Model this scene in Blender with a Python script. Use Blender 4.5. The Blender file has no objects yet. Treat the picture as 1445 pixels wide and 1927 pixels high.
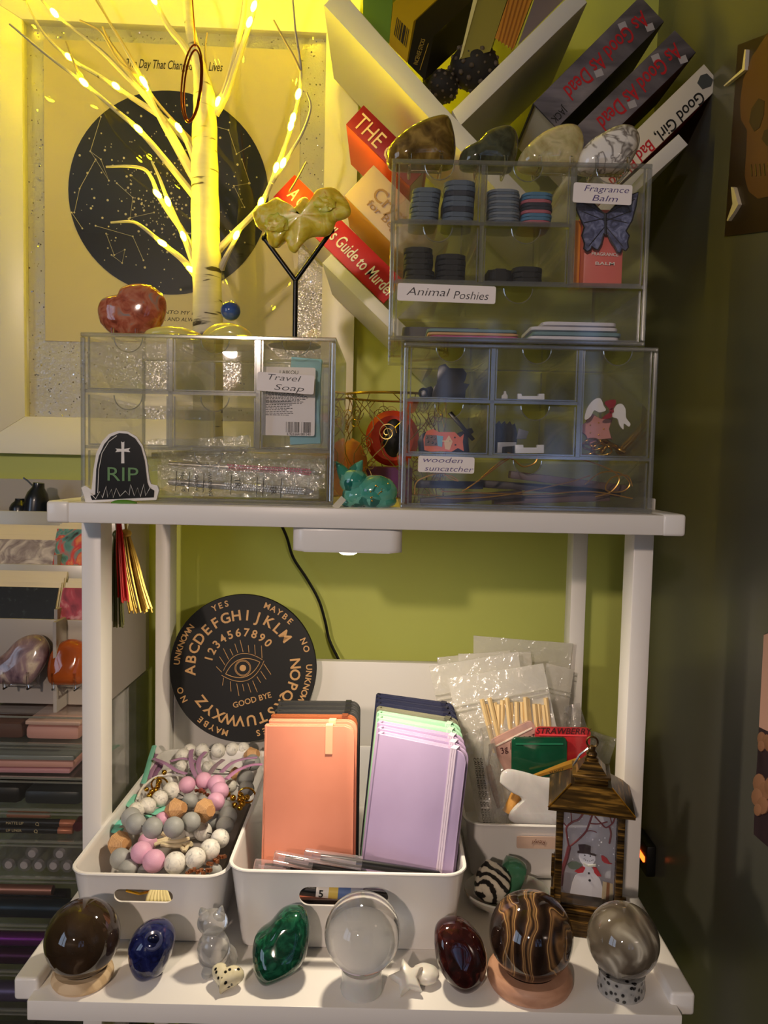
import bpy, bmesh, math, random
from mathutils import Vector as V, Matrix as M, noise as NZ
R = random.Random(7)
sc = bpy.context.scene
col = sc.collection
PI = math.pi

# ---------------------------------------------------------------- camera
EYE = V((0, 0, 1.30))
FPX = 1450.1


def cam_axes(p=.0639, r=-.0217, y=-.0019):
    cp, sp, cy, sy, cr, sr = math.cos(p), math.sin(p), math.cos(y), math.sin(y), math.cos(r), math.sin(r)
    rz = M(((cy, sy, 0), (-sy, cy, 0), (0, 0, 1)))
    f, d, x = rz @ V((0, cp, -sp)), rz @ V((0, -sp, -cp)), rz @ V((1, 0, 0))
    return cr * x + sr * d, -sr * x + cr * d, f


RX, DN, FW = cam_axes()
cd = bpy.data.cameras.new('camera')
cam = bpy.data.objects.new('camera', cd)
col.objects.link(cam)
m = M.Identity(4)
for i in range(3):
    m[i][0], m[i][1], m[i][2], m[i][3] = RX[i], -DN[i], -FW[i], EYE[i]
cam.matrix_world = m
cd.sensor_fit = 'HORIZONTAL'
cd.sensor_width = 36
cd.lens = 36 * FPX / 1445
cd.clip_start = .02
sc.camera = cam

# ---------------------------------------------------------------- light and exposure
sc.view_settings.view_transform = 'Standard'
sc.view_settings.look = 'None'
sc.view_settings.gamma = 1
sc.view_settings.use_curve_mapping = False
sc.view_settings.exposure = 0.0
sc.cycles.use_denoising = True
sc.cycles.transparent_max_bounces = 40
sc.cycles.max_bounces = 14
sc.cycles.transmission_bounces = 12
sc.cycles.sample_clamp_indirect = 4
ROOM_W, LED_W, BULB_E, WIN_E, FILL_E = 58.0, 1.40, 360.0, .35, 3.0
w = bpy.data.worlds.new('room_air')
sc.world = w
w.use_nodes = True
w.node_tree.nodes['Background'].inputs[0].default_value = (.5, .48, .55, 1)
w.node_tree.nodes['Background'].inputs[1].default_value = .035


def lamp(name, kind, loc, power, color, radius=.04, rot=(0, 0, 0), size=None, parent=None):
    l = bpy.data.lights.new(name, kind)
    l.energy = power
    l.color = color
    if kind == 'AREA':
        l.shape = 'DISK'
        l.size = size
    else:
        l.shadow_soft_size = radius
    o = bpy.data.objects.new(name, l)
    col.objects.link(o)
    o.location = loc
    o.rotation_euler = rot
    return o


ra = lamp('room_lamp_light', 'SPOT', (-.50, -1.25, 1.80), ROOM_W, (1.0, .78, .64), .04)
ra.rotation_euler = (V((.02, .75, .86)) - V((-.50, -1.25, 1.80))).to_track_quat('-Z', 'Y').to_euler()
ra.data.spot_size = math.radians(76)
ra.data.spot_blend = 1.0


# ---------------------------------------------------------------- helpers
def ray(px, py):
    return (FW * FPX + RX * (px - 722.5) + DN * (py - 963.5))


def P(px, py, Y):           # world point seen at a photo position at distance Y into the room
    d = ray(px, py)
    return EYE + d * (Y / d.y)


def F(px, py, z):           # world point seen at a photo position on the level z
    d = ray(px, py)
    return EYE + d * ((z - EYE.z) / d.z)


def S(p):                   # metres per photo pixel at a world point
    return (V(p) - EYE).dot(FW) / FPX


def lin(c):
    c = c / 255
    return c / 12.92 if c <= .04045 else ((c + .055) / 1.055) ** 2.4


def C(r, g, b):
    return (lin(r), lin(g), lin(b), 1)


def new_mat(name):
    mt = bpy.data.materials.new(name)
    mt.use_nodes = True
    nt = mt.node_tree
    return mt, nt, nt.nodes['Principled BSDF']


def setp(b, rough=.5, metal=0, coat=0, trans=0, ior=1.45, spec=.5, sheen=0, sss=0, emit=None, es=0, alpha=1):
    i = b.inputs
    i['Roughness'].default_value = rough
    i['Metallic'].default_value = metal
    i['Coat Weight'].default_value = coat
    i['Coat Roughness'].default_value = .04
    i['Transmission Weight'].default_value = trans
    i['IOR'].default_value = ior
    i['Specular IOR Level'].default_value = spec
    i['Sheen Weight'].default_value = sheen
    i['Alpha'].default_value = alpha
    if sss:
        i['Subsurface Weight'].default_value = sss
        i['Subsurface Scale'].default_value = .01
    if emit:
        i['Emission Color'].default_value = emit
        i['Emission Strength'].default_value = es


def bump(nt, b, src, strength=.3, dist=.001):
    n = nt.nodes.new('ShaderNodeBump')
    n.inputs['Strength'].default_value = strength
    n.inputs['Distance'].default_value = dist
    nt.links.new(src, n.inputs['Height'])
    nt.links.new(n.outputs[0], b.inputs['Normal'])


def mat(name, c, bmp=None, **k):
    mt, nt, b = new_mat(name)
    b.inputs['Base Color'].default_value = c
    setp(b, **k)
    if bmp:
        tc = nt.nodes.new('ShaderNodeTexCoord')
        t = nt.nodes.new('ShaderNodeTexNoise')
        t.inputs['Scale'].default_value = bmp[0]
        t.inputs['Detail'].default_value = 4
        nt.links.new(tc.outputs['Object'], t.inputs['Vector'])
        bump(nt, b, t.outputs[0], bmp[1], bmp[2] if len(bmp) > 2 else .001)
    return mt


def pat(name, stops, scale=30, kind='noise', detail=4, dist=0, stretch=(1, 1, 1), rot=(0, 0, 0), interp='LINEAR', bmp=0, band='X', **k):
    mt, nt, b = new_mat(name)
    N = nt.nodes
    tc = N.new('ShaderNodeTexCoord')
    mp = N.new('ShaderNodeMapping')
    mp.inputs['Scale'].default_value = stretch
    mp.inputs['Rotation'].default_value = rot
    nt.links.new(tc.outputs['Object'], mp.inputs[0])
    if kind == 'noise':
        t = N.new('ShaderNodeTexNoise')
        t.inputs['Detail'].default_value = detail
        t.inputs['Distortion'].default_value = dist
        out = t.outputs[0]
    elif kind == 'wave':
        t = N.new('ShaderNodeTexWave')
        t.bands_direction = band
        t.inputs['Distortion'].default_value = dist
        t.inputs['Detail'].default_value = detail
        t.inputs['Detail Scale'].default_value = 1.2
        out = t.outputs[1]
    elif kind == 'rings':
        t = N.new('ShaderNodeTexWave')
        t.wave_type = 'RINGS'
        t.rings_direction = 'SPHERICAL'
        t.inputs['Distortion'].default_value = dist
        t.inputs['Detail'].default_value = detail
        t.inputs['Detail Scale'].default_value = .8
        out = t.outputs[1]
    else:
        t = N.new('ShaderNodeTexVoronoi')
        if kind == 'edge':
            t.feature = 'DISTANCE_TO_EDGE'
        elif kind == 'cell':
            t.feature = 'F1'
        out = t.outputs[1] if kind == 'cell' else t.outputs[0]
    t.inputs['Scale'].default_value = scale
    nt.links.new(mp.outputs[0], t.inputs['Vector'])
    cr = N.new('ShaderNodeValToRGB')
    cr.color_ramp.interpolation = interp
    e = cr.color_ramp.elements
    while len(e) < len(stops):
        e.new(.5)
    for q, (p, c) in enumerate(stops):
        e[q].position = p
        e[q].color = c
    nt.links.new(out, cr.inputs[0])
    nt.links.new(cr.outputs[0], b.inputs['Base Color'])
    setp(b, **k)
    if bmp:
        bump(nt, b, out, bmp)
    return mt


def sheet(name, tint, refl=.05, milk=None, milk_f=0, rough=.04, crinkle=None, refl_g=.8):
    """thin clear plastic: passes light, with a Schlick reflection and optional milkiness"""
    mt, nt, b = new_mat(name)
    N = nt.nodes
    N.remove(b)
    L = nt.links.new
    lw = N.new('ShaderNodeLayerWeight')
    pw = N.new('ShaderNodeMath'); pw.operation = 'POWER'; pw.inputs[1].default_value = 4
    ml = N.new('ShaderNodeMath'); ml.operation = 'MULTIPLY_ADD'
    ml.inputs[1].default_value = refl_g; ml.inputs[2].default_value = refl
    L(lw.outputs['Facing'], pw.inputs[0]); L(pw.outputs[0], ml.inputs[0])
    tr = N.new('ShaderNodeBsdfTransparent'); tr.inputs[0].default_value = tint
    gl = N.new('ShaderNodeBsdfGlossy'); gl.inputs['Roughness'].default_value = rough
    gl.inputs[0].default_value = (1, 1, 1, 1)
    base = tr.outputs[0]
    if milk:
        df = N.new('ShaderNodeBsdfDiffuse'); df.inputs[0].default_value = milk
        tl = N.new('ShaderNodeBsdfTranslucent'); tl.inputs[0].default_value = milk
        m1 = N.new('ShaderNodeMixShader'); m1.inputs[0].default_value = .4
        L(df.outputs[0], m1.inputs[1]); L(tl.outputs[0], m1.inputs[2])
        m2 = N.new('ShaderNodeMixShader'); m2.inputs[0].default_value = milk_f
        L(base, m2.inputs[1]); L(m1.outputs[0], m2.inputs[2])
        base = m2.outputs[0]
    mx = N.new('ShaderNodeMixShader')
    L(ml.outputs[0], mx.inputs[0]); L(base, mx.inputs[1]); L(gl.outputs[0], mx.inputs[2])
    L(mx.outputs[0], N['Material Output'].inputs[0])
    if crinkle:
        tc = N.new('ShaderNodeTexCoord')
        t = N.new('ShaderNodeTexNoise'); t.inputs['Scale'].default_value = crinkle[0]
        t.inputs['Detail'].default_value = 3; t.inputs['Distortion'].default_value = 1
        L(tc.outputs['Object'], t.inputs['Vector'])
        bp = N.new('ShaderNodeBump'); bp.inputs['Strength'].default_value = crinkle[1]
        bp.inputs['Distance'].default_value = .004
        L(t.outputs[0], bp.inputs['Height'])
        L(bp.outputs[0], gl.inputs['Normal'])
    return mt


def MXZ(p, ang=0, yaw=0):   # a frame facing the room: local x right, y up, z towards the viewer; ang turns it anticlockwise
    return M.Translation(V(p)) @ M.Rotation(yaw, 4, 'Z') @ M.Rotation(-ang, 4, 'Y') @ M.Rotation(PI / 2, 4, 'X')


def aimed(p, d):            # a frame whose local z runs along d
    return M.Translation(V(p)) @ V(d).to_track_quat('Z', 'Y').to_matrix().to_4x4()


class G:
    def __init__(s):
        s.bm = bmesh.new()

    def box(s, c, size, rot=None, bev=0, seg=2, mi=0):
        mx = M.Translation(V(c)) @ (rot if rot is not None else M.Identity(4)) @ M.Diagonal((size[0], size[1], size[2], 1))
        r = bmesh.ops.create_cube(s.bm, size=1, matrix=mx)
        s._bev(r['verts'], bev, seg)
        return s

    def span(s, a, b, bev=0, seg=2):
        a, b = V(a), V(b)
        return s.box((a + b) / 2, [abs(b[i] - a[i]) for i in range(3)], None, bev, seg)

    def _bev(s, verts, bev, seg):
        if bev:
            ed = set()
            for v in verts:
                for e in v.link_edges:
                    ed.add(e)
            bmesh.ops.bevel(s.bm, geom=list(ed), offset=bev, segments=seg, affect='EDGES', profile=.5)

    def faces(s, vs, fs):
        bv = [s.bm.verts.new(v) for v in vs]
        for f in fs:
            try:
                s.bm.faces.new([bv[i] for i in f])
            except ValueError:
                pass
        return bv

    def prism(s, pts, h0, h1, mx=None, bev=0, seg=2):
        mx = mx or M.Identity(4)
        n = len(pts)
        ar = sum(pts[i][0] * pts[(i + 1) % n][1] - pts[(i + 1) % n][0] * pts[i][1] for i in range(n))
        if ar < 0:
            pts = pts[::-1]
        a = [mx @ V((x, y, h0)) for x, y in pts]
        b = [mx @ V((x, y, h1)) for x, y in pts]
        bv = [s.bm.verts.new(v) for v in a + b]
        lo = s.bm.faces.new(bv[:n][::-1])
        hi = s.bm.faces.new(bv[n:])
        for i in range(n):
            j = (i + 1) % n
            s.bm.faces.new((bv[i], bv[j], bv[n + j], bv[n + i]))
        if bev:
            bmesh.ops.bevel(s.bm, geom=list(set(lo.edges) | set(hi.edges)), offset=bev, segments=seg, affect='EDGES', profile=.5)
        return s

    def tube(s, pts, r, n=8, closed=False, flat=None):
        pts = [V(p) for p in pts]
        k = len(pts)
        rs = r if isinstance(r, (list, tuple)) else [r] * k
        rings = []
        up = None
        for i, p in enumerate(pts):
            if closed:
                d = pts[(i + 1) % k] - pts[i - 1]
            else:
                d = pts[min(i + 1, k - 1)] - pts[max(i - 1, 0)]
            if d.length < 1e-9:
                d = V((0, 0, 1))
            d.normalize()
            if up is None:
                up = V((0, 0, 1)) if abs(d.z) < .9 else V((0, 1, 0))
            x = up - d * up.dot(d)
            if x.length < 1e-5:
                x = V((1, 0, 0)) - d * d.x
            x.normalize()
            up = x
            y = d.cross(x)
            fl = flat or 1
            rings.append([s.bm.verts.new(p + (x * math.cos(2 * PI * q / n) * fl + y * math.sin(2 * PI * q / n)) * rs[i]) for q in range(n)])
        for i in range(k if closed else k - 1):
            a, b = rings[i], rings[(i + 1) % k]
            for q in range(n):
                s.bm.faces.new((a[q], a[(q + 1) % n], b[(q + 1) % n], b[q]))
        if not closed:
            s.bm.faces.new(rings[0][::-1])
            s.bm.faces.new(rings[-1])
        return s

    def lathe(s, prof, n=32, mx=None, closed=False):
        mx = mx or M.Identity(4)
        rings = []
        for r, z in prof:
            if r < 1e-6:
                rings.append([s.bm.verts.new(mx @ V((0, 0, z)))])
            else:
                rings.append([s.bm.verts.new(mx @ V((r * math.cos(2 * PI * q / n), r * math.sin(2 * PI * q / n), z))) for q in range(n)])
        k = len(rings)
        for i in range(k if closed else k - 1):
            a, b = rings[i], rings[(i + 1) % k]
            for q in range(n):
                q2 = (q + 1) % n
                vs = ([a[0]] if len(a) == 1 else [a[q], a[q2]]) + ([b[0]] if len(b) == 1 else [b[q2], b[q]])
                if len(vs) > 2:
                    s.bm.faces.new(vs)
        return s

    def ball(s, c, r, rot=None, sub=3, amp=0, freq=20, seed=0, fn=None):
        rr = r if isinstance(r, (list, tuple)) else (r, r, r)
        res = bmesh.ops.create_icosphere(s.bm, subdivisions=sub, radius=1)
        off = V((seed * 3.7, seed * 1.3, seed * 7.1))
        mx = M.Translation(V(c)) @ (rot if rot is not None else M.Identity(4))
        for v in res['verts']:
            p = v.co.copy()
            if fn:
                p = fn(p)
            k = 1 + (amp * NZ.noise(p * freq + off) if amp else 0)
            v.co = mx @ V((p.x * rr[0] * k, p.y * rr[1] * k, p.z * rr[2] * k))
        return s


def merge(o, g, material):     # more surface pattern on an existing part
    bm = g.bm
    bmesh.ops.recalc_face_normals(bm, faces=bm.faces)
    bm.transform(mw(o).inverted())
    o.data.materials.append(material)
    k = len(o.data.materials) - 1
    for f in bm.faces:
        f.material_index = k
    bm.from_mesh(o.data)
    bm.to_mesh(o.data)
    bm.free()


MW = {}


def mw(o):
    return MW.get(o.name, M.Identity(4))


def finish(g, name, material, parent=None, label=None, ang=38, kind=None):
    bm = g.bm
    bmesh.ops.remove_doubles(bm, verts=bm.verts, dist=1e-7)
    bmesh.ops.recalc_face_normals(bm, faces=bm.faces)
    ca = math.radians(ang)
    for f in bm.faces:
        f.smooth = True
    for e in bm.edges:
        e.smooth = not (len(e.link_faces) == 2 and e.calc_face_angle(0) > ca)
    me = bpy.data.meshes.new(name)
    if parent is not None:
        base = mw(parent)
    else:
        pts = [v.co for v in bm.verts]
        lo = V([min(p[i] for p in pts) for i in range(3)])
        hi = V([max(p[i] for p in pts) for i in range(3)])
        base = M.Translation(V(((lo.x + hi.x) / 2, (lo.y + hi.y) / 2, lo.z)))
    bm.transform(base.inverted())
    bm.to_mesh(me)
    bm.free()
    for q in (material if isinstance(material, (list, tuple)) else [material]):
        me.materials.append(q)
    o = bpy.data.objects.new(name, me)
    col.objects.link(o)
    if parent is not None:
        o.parent = parent
    else:
        o.matrix_world = base
    MW[o.name] = base
    if label:
        o['label'] = label
    if kind:
        o['kind'] = kind
    return o


def thing(name, label, cat, loc=(0, 0, 0), rz=0, group=None, mx=None):
    o = bpy.data.objects.new(name, None)
    o.empty_display_size = .01
    col.objects.link(o)
    b = mx if mx is not None else M.Translation(V(loc)) @ M.Rotation(rz, 4, 'Z')
    o.matrix_world = b
    MW[o.name] = b
    o['label'] = label
    o['category'] = cat
    if group:
        o['group'] = group
    return o


def tag(o, label, cat, group=None):
    o['label'] = label
    o['category'] = cat
    if group:
        o['group'] = group
    return o


def one(g, name, material, label, cat, group=None, ang=38):
    return tag(finish(g, name, material, None, None, ang), label, cat, group)


def struct(g, name, material):
    o = finish(g, name, material)
    o['kind'] = 'structure'
    return o


def place(me, name, parent, world, label=None):     # another object on an existing mesh
    o = bpy.data.objects.new(name, me)
    col.objects.link(o)
    if parent is not None:
        o.parent = parent
        o.matrix_basis = mw(parent).inverted() @ world
    else:
        o.matrix_world = world
    MW[o.name] = world
    if label:
        o['label'] = label
    return o


def copy_tree(o, world, label, group=None):
    c = o.copy()
    col.objects.link(c)
    c.matrix_world = world
    MW[c.name] = world
    c['label'] = label
    if group:
        c['group'] = group

    def rec(src, dst):
        for ch in list(src.children):
            d = ch.copy()
            col.objects.link(d)
            d.parent = dst
            rec(ch, d)
    rec(o, c)
    return c


def text(name, s, h, mx, material, parent, shear=0, ext=.00015, width=None, bold=0, align='CENTER', label=None, line=1):
    """lettering: h is the capital height; mx a frame with x right, y up, z out"""
    cu = bpy.data.curves.new(name, 'FONT')
    cu.body = s
    cu.size = h / .70
    cu.align_x = align
    cu.align_y = 'CENTER'
    cu.shear = shear
    cu.extrude = ext
    cu.offset = bold * h
    cu.space_line = line
    cu.resolution_u = 3
    t = bpy.data.objects.new(name + '_curve', cu)
    me = bpy.data.meshes.new_from_object(t)
    bpy.data.objects.remove(t)
    if width:
        xs = [v.co.x for v in me.vertices]
        k = width / max(1e-6, max(xs) - min(xs))
        for v in me.vertices:
            v.co.x *= k
    me.transform(mw(parent).inverted() @ mx)
    me.name = name
    me.materials.clear()
    me.materials.append(material)
    o = bpy.data.objects.new(name, me)
    col.objects.link(o)
    o.parent = parent
    MW[o.name] = mw(parent)
    if label:
        o['label'] = label
    return o


def rrect(w, h, r, n=5, x=0, y=0):
    out = []
    for cx, cy, a in ((w / 2 - r, h / 2 - r, 0), (-w / 2 + r, h / 2 - r, 90), (-w / 2 + r, -h / 2 + r, 180), (w / 2 - r, -h / 2 + r, 270)):
        for i in range(n + 1):
            t = math.radians(a + 90 * i / n)
            out.append((x + cx + r * math.cos(t), y + cy + r * math.sin(t)))
    return out


def spline(pts, n=8):      # Catmull-Rom through the points
    pts = [V(p) for p in pts]
    out = []
    for i in range(len(pts) - 1):
        p0, p1, p2, p3 = pts[max(i - 1, 0)], pts[i], pts[i + 1], pts[min(i + 2, len(pts) - 1)]
        for q in range(n):
            t = q / n
            out.append(.5 * ((2 * p1) + (p2 - p0) * t + (2 * p0 - 5 * p1 + 4 * p2 - p3) * t * t + (3 * p1 - p0 - 3 * p2 + p3) * t ** 3))
    out.append(pts[-1])
    return out


def outline(pp, Y, n=0, closed=True):   # photo outline -> (x, z) points standing at distance Y, relative to world axes
    pts = [P(a, b, Y) for a, b in pp]
    if n:
        q = spline(pts + [pts[0]], n)[:-1]
        pts = q
    return [(p.x, p.z) for p in pts]


def slab(g, pp, Y, t, n=0, bev=0):      # an upright slab with a photo outline, t thick, its front at Y
    return g.prism(outline(pp, Y, n), -Y - t, -Y, M.Rotation(PI / 2, 4, 'X'), bev)
# ================================================================= the setting
WA = math.radians(2.6)          # the back wall runs slightly askew of the rack
WHITE = mat('white_paint', C(238, 234, 228), rough=.35)
PLASTIC = mat('white_plastic', C(240, 237, 232), rough=.28, coat=.2)
green = mat('green_wall_paint', C(200, 207, 108), bmp=(220, .08), rough=.5)
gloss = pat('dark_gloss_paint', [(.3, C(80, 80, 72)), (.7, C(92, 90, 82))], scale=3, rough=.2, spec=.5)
plain = mat('plain_wall_paint', C(150, 140, 125), bmp=(150, .1), rough=.8)
XR = .393


def wy(x):
    return 1.185 + x * math.tan(WA)


g = G(); g.faces([(-1.7, wy(-1.7), 0), (XR, wy(XR), 0), (XR, wy(XR), 2.5), (-1.7, wy(-1.7), 2.5), (-1.7, wy(-1.7) + .1, 0), (XR, wy(XR) + .1, 0), (XR, wy(XR) + .1, 2.5), (-1.7, wy(-1.7) + .1, 2.5)],
                 [(0, 1, 2, 3), (5, 4, 7, 6), (0, 4, 5, 1), (3, 2, 6, 7), (0, 3, 7, 4), (1, 5, 6, 2)])
struct(g, 'wall_back', green)
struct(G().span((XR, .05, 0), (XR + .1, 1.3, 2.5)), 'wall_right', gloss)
g = G()
g.span((-1.8, -2.1, 0), (-1.7, -1.7, 2.5)); g.span((-1.8, -.35, 0), (-1.7, 1.25, 2.5)); g.span((-1.8, -1.7, 0), (-1.7, -.35, .95)); g.span((-1.8, -1.7, 2.15), (-1.7, -.35, 2.5))
struct(g, 'wall_left', plain)
g = G()
for a, b in (((-1.7, .95), (-.35, 1.0)), ((-1.7, 2.10), (-.35, 2.15)), ((-1.7, 1.0), (-1.65, 2.10)), ((-.40, 1.0), (-.35, 2.10)), ((-1.05, 1.0), (-1.0, 2.10))):
    g.span((-1.76, a[0], a[1]), (-1.69, b[0], b[1]))
struct(g, 'fill_window_frame', WHITE)  # frame of an invented side window, out of view
struct(G().span((-1.79, -1.69, .96), (-1.77, -.36, 2.14)), 'fill_window_pane', mat('cool_fill_pane', (0, 0, 0, 1), emit=(.62, .76, 1.0, 1), es=FILL_E))  # glowing pane added on the left to give cool fill light
struct(G().span((1.7, -2.1, 0), (1.8, .06, 2.5)), 'wall_far_right', plain)
struct(G().span((XR + .1, .05, 0), (1.8, .15, 2.5)), 'wall_return', plain)
struct(G().span((-1.8, -2.2, -.1), (1.8, 1.4, 0)), 'floor', pat('floor_boards', [(.3, C(90, 66, 45)), (.7, C(120, 90, 62))], scale=6, stretch=(12, 1, 1), rough=.45))
struct(G().span((-1.8, -2.2, 2.5), (1.8, 1.4, 2.6)), 'ceiling', mat('ceiling_paint', C(190, 180, 165), rough=.9))
# the wall behind the viewer, with its window
wx0, wx1, wz0, wz1 = .10, 1.0, 1.05, 2.0
g = G()
g.span((-1.8, -2.1, 0), (wx0, -2.0, 2.5)); g.span((wx1, -2.1, 0), (1.8, -2.0, 2.5))
g.span((wx0, -2.1, 0), (wx1, -2.0, wz0)); g.span((wx0, -2.1, wz1), (wx1, -2.0, 2.5))
struct(g, 'wall_front', plain)
g = G()
for a, b in (((wx0, wz0), (wx1, wz0 + .05)), ((wx0, wz1 - .05), (wx1, wz1)), ((wx0, wz0), (wx0 + .05, wz1)), ((wx1 - .05, wz0), (wx1, wz1)), ((.53, wz0), (.57, wz1)), ((wx0, 1.5), (wx1, 1.53))):
    g.span((a[0], -2.05, a[1]), (b[0], -2.0, b[1]))
win = struct(g, 'window_1', WHITE)
sky_, nt, b = new_mat('evening_sky_glass')        # uneven evening sky seen between drawn curtains
b.inputs['Base Color'].default_value = (0, 0, 0, 1)
setp(b, emit=(.42, .56, 1, 1), es=WIN_E)
tc = nt.nodes.new('ShaderNodeTexCoord'); mp = nt.nodes.new('ShaderNodeMapping'); mp.inputs['Scale'].default_value = (7, 1, 1.6)
nz = nt.nodes.new('ShaderNodeTexNoise'); nz.inputs['Scale'].default_value = 1.3; nz.inputs['Detail'].default_value = 1
rp = nt.nodes.new('ShaderNodeValToRGB'); rp.color_ramp.elements[0].position = .42; rp.color_ramp.elements[1].position = .66
rp.color_ramp.elements[0].color = (.05, .06, .09, 1); rp.color_ramp.elements[1].color = (1.3, 1.8, 3.2, 1)
nt.links.new(tc.outputs['Object'], mp.inputs[0]); nt.links.new(mp.outputs[0], nz.inputs['Vector']); nt.links.new(nz.outputs[0], rp.inputs[0]); nt.links.new(rp.outputs[0], b.inputs['Emission Color'])
struct(G().span((wx0 + .01, -2.09, wz0 + .01), (wx1 - .01, -2.06, wz1 - .01)), 'window_2', sky_)

# ================================================================= the rack
L, RR = -.3183, .2817
ZS, ZT = 1.2565, .83
rack = thing('rack', 'white two-tier rack holding clear drawers above and white bins below', 'shelf', (L, 1.1, 0))
finish(G().box(((L + RR) / 2, .91, ZS - .0095), (RR - L - .042, .38, .019), None, .0012), 'top_board', WHITE, rack)
finish(G().span((-.3005, .636, ZT - .018), (.2655, 1.095, ZT), .0012), 'lower_board', WHITE, rack).cycles.is_caustics_receiver = True
for x in (L, RR - .022):
    finish(G().span((x, .7198, 1.2577 - .0208), (x + .022, 1.1, 1.2577), .003, 3), 'side_rail', PLASTIC, rack)
    finish(G().span((x, .6493, .8406 - .0208), (x + .022, 1.1, .8406), .003, 3), 'side_rail', PLASTIC, rack)
    for y in (.8019, 1.0618):
        xx = x + (.0005 if x < 0 else .0005)
        finish(G().span((xx, y, 0), (xx + .021, y + .033, 1.269 if y < 1 else 1.2577), .0015), 'post', WHITE, rack)
finish(G().span((-.2965, 1.078, ZT), (.2595, 1.092, 1.30 - .283), .001), 'back_panel', WHITE, rack)

# ================================================================= star map in a white frame
wp = V((0, 1.185, 1.30))
wn = V((math.sin(WA), -math.cos(WA), 0))


def wl(px, py, off=0):
    d = ray(px, py)
    o = wp + wn * off
    t = (o - EYE).dot(wn) / d.dot(wn)
    return EYE + d * t


def wloc(root, px, py, off=0):
    p = mw(root).inverted() @ wl(px, py, off)
    return p.x, p.z


YEL = C(228, 214, 170)
fr = thing('picture_frame', 'white framed star map print with a glitter mat', 'picture', wl(320, 860), WA)
FMX = mw(fr) @ M.Rotation(PI / 2, 4, 'X')      # x right, y up, z out of the wall
x0, x1 = wloc(fr, 45, 400, .02)[0], wloc(fr, 608, 430, .02)[0]
z0, z1 = wloc(fr, 320, 790, .02)[1], wloc(fr, 320, 50, .02)[1]
ox0, ox1, oz0, oz1 = x0 - .085, wloc(fr, 666, 640, .02)[0], 0, z1 + .05
fw = .022
cream = mat('frame_white', C(236, 230, 214), rough=.3)
for nm, q in (('frame_rail', [(ox0, oz0), (ox1, oz0), (x1, z0), (x0, z0)]), ('frame_rail', [(ox0, oz1), (ox1, oz1), (x1, z1), (x0, z1)]),
              ('frame_stile', [(ox0, oz0), (x0, z0), (x0, z1), (ox0, oz1)]), ('frame_stile', [(ox1, oz0), (x1, z0), (x1, z1), (ox1, oz1)])):
    finish(G().prism(q, .0, fw, FMX, .001), nm, cream, fr)
glit, nt, b = new_mat('silver_glitter')
tc = nt.nodes.new('ShaderNodeTexCoord'); vo = nt.nodes.new('ShaderNodeTexVoronoi'); vo.inputs['Scale'].default_value = 620
nt.links.new(tc.outputs['Object'], vo.inputs['Vector'])
b.inputs['Base Color'].default_value = C(214, 210, 204)
sx = nt.nodes.new('ShaderNodeSeparateColor'); nt.links.new(vo.outputs[1], sx.inputs[0])
cr = nt.nodes.new('ShaderNodeValToRGB'); cr.color_ramp.elements[0].position = .72; cr.color_ramp.elements[1].position = .95
nt.links.new(sx.outputs[0], cr.inputs[0]); nt.links.new(cr.outputs[0], b.inputs['Metallic'])
b.inputs['Roughness'].default_value = .28
bpn = nt.nodes.new('ShaderNodeBump'); bpn.inputs['Strength'].default_value = .9; bpn.inputs['Distance'].default_value = .0015
nt.links.new(sx.outputs[1], bpn.inputs['Height']); nt.links.new(bpn.outputs[0], b.inputs['Normal'])
gm = finish(G().prism([(x0, z0), (x1, z0), (x1, z1), (x0, z1)], .001, .006, FMX), 'glitter_mat', glit, fr)
g = G()
for i in range(2400):           # loose mirror flakes lying at all angles in the glitter
    x, y = R.uniform(x0, x1), R.uniform(z0, z1)
    r_ = R.uniform(.0006, .0013)
    mx_ = FMX @ M.Translation((x, y, .0064)) @ M.Rotation(R.gauss(0, .45), 4, 'X') @ M.Rotation(R.gauss(0, .45), 4, 'Y')
    g.faces([mx_ @ V((r_ * math.cos(q * PI / 3), r_ * math.sin(q * PI / 3), 0)) for q in range(6)], [range(6)])
merge(gm, g, mat('glitter_flake', C(235, 230, 225), rough=.12, metal=1))
a0, a1 = wloc(fr, 84, 400, .007)[0], wloc(fr, 562, 420, .007)[0]
b0, b1 = wloc(fr, 320, 648, .007)[1], wloc(fr, 320, 84, .007)[1]
finish(G().prism([(a0, b0), (a1, b0), (a1, b1), (a0, b1)], .006, .0075, FMX), 'print_paper', mat('print_paper', YEL, rough=.6), fr)
cx, cz = wloc(fr, 318, 364, .008)
rx = abs(wloc(fr, 507, 364, .008)[0] - wloc(fr, 130, 364, .008)[0]) / 2
rz = abs(wloc(fr, 318, 172, .008)[1] - wloc(fr, 318, 556, .008)[1]) / 2
disc = finish(G().prism([(cx + rx * math.cos(t * PI / 36), cz + rz * math.sin(t * PI / 36)) for t in range(72)], .0075, .0082, FMX), 'sky_disc', mat('night_ink', C(24, 26, 34), rough=.4), fr)
g = G(); h = G()
gold = mat('star_ink', C(235, 222, 180), rough=.5)


def dot(gg, x, y, r, z=.0087, n=8):
    gg.prism([(x + r * math.cos(2 * PI * q / n), y + r * math.sin(2 * PI * q / n)) for q in range(n)], .008, z, FMX)


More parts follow.
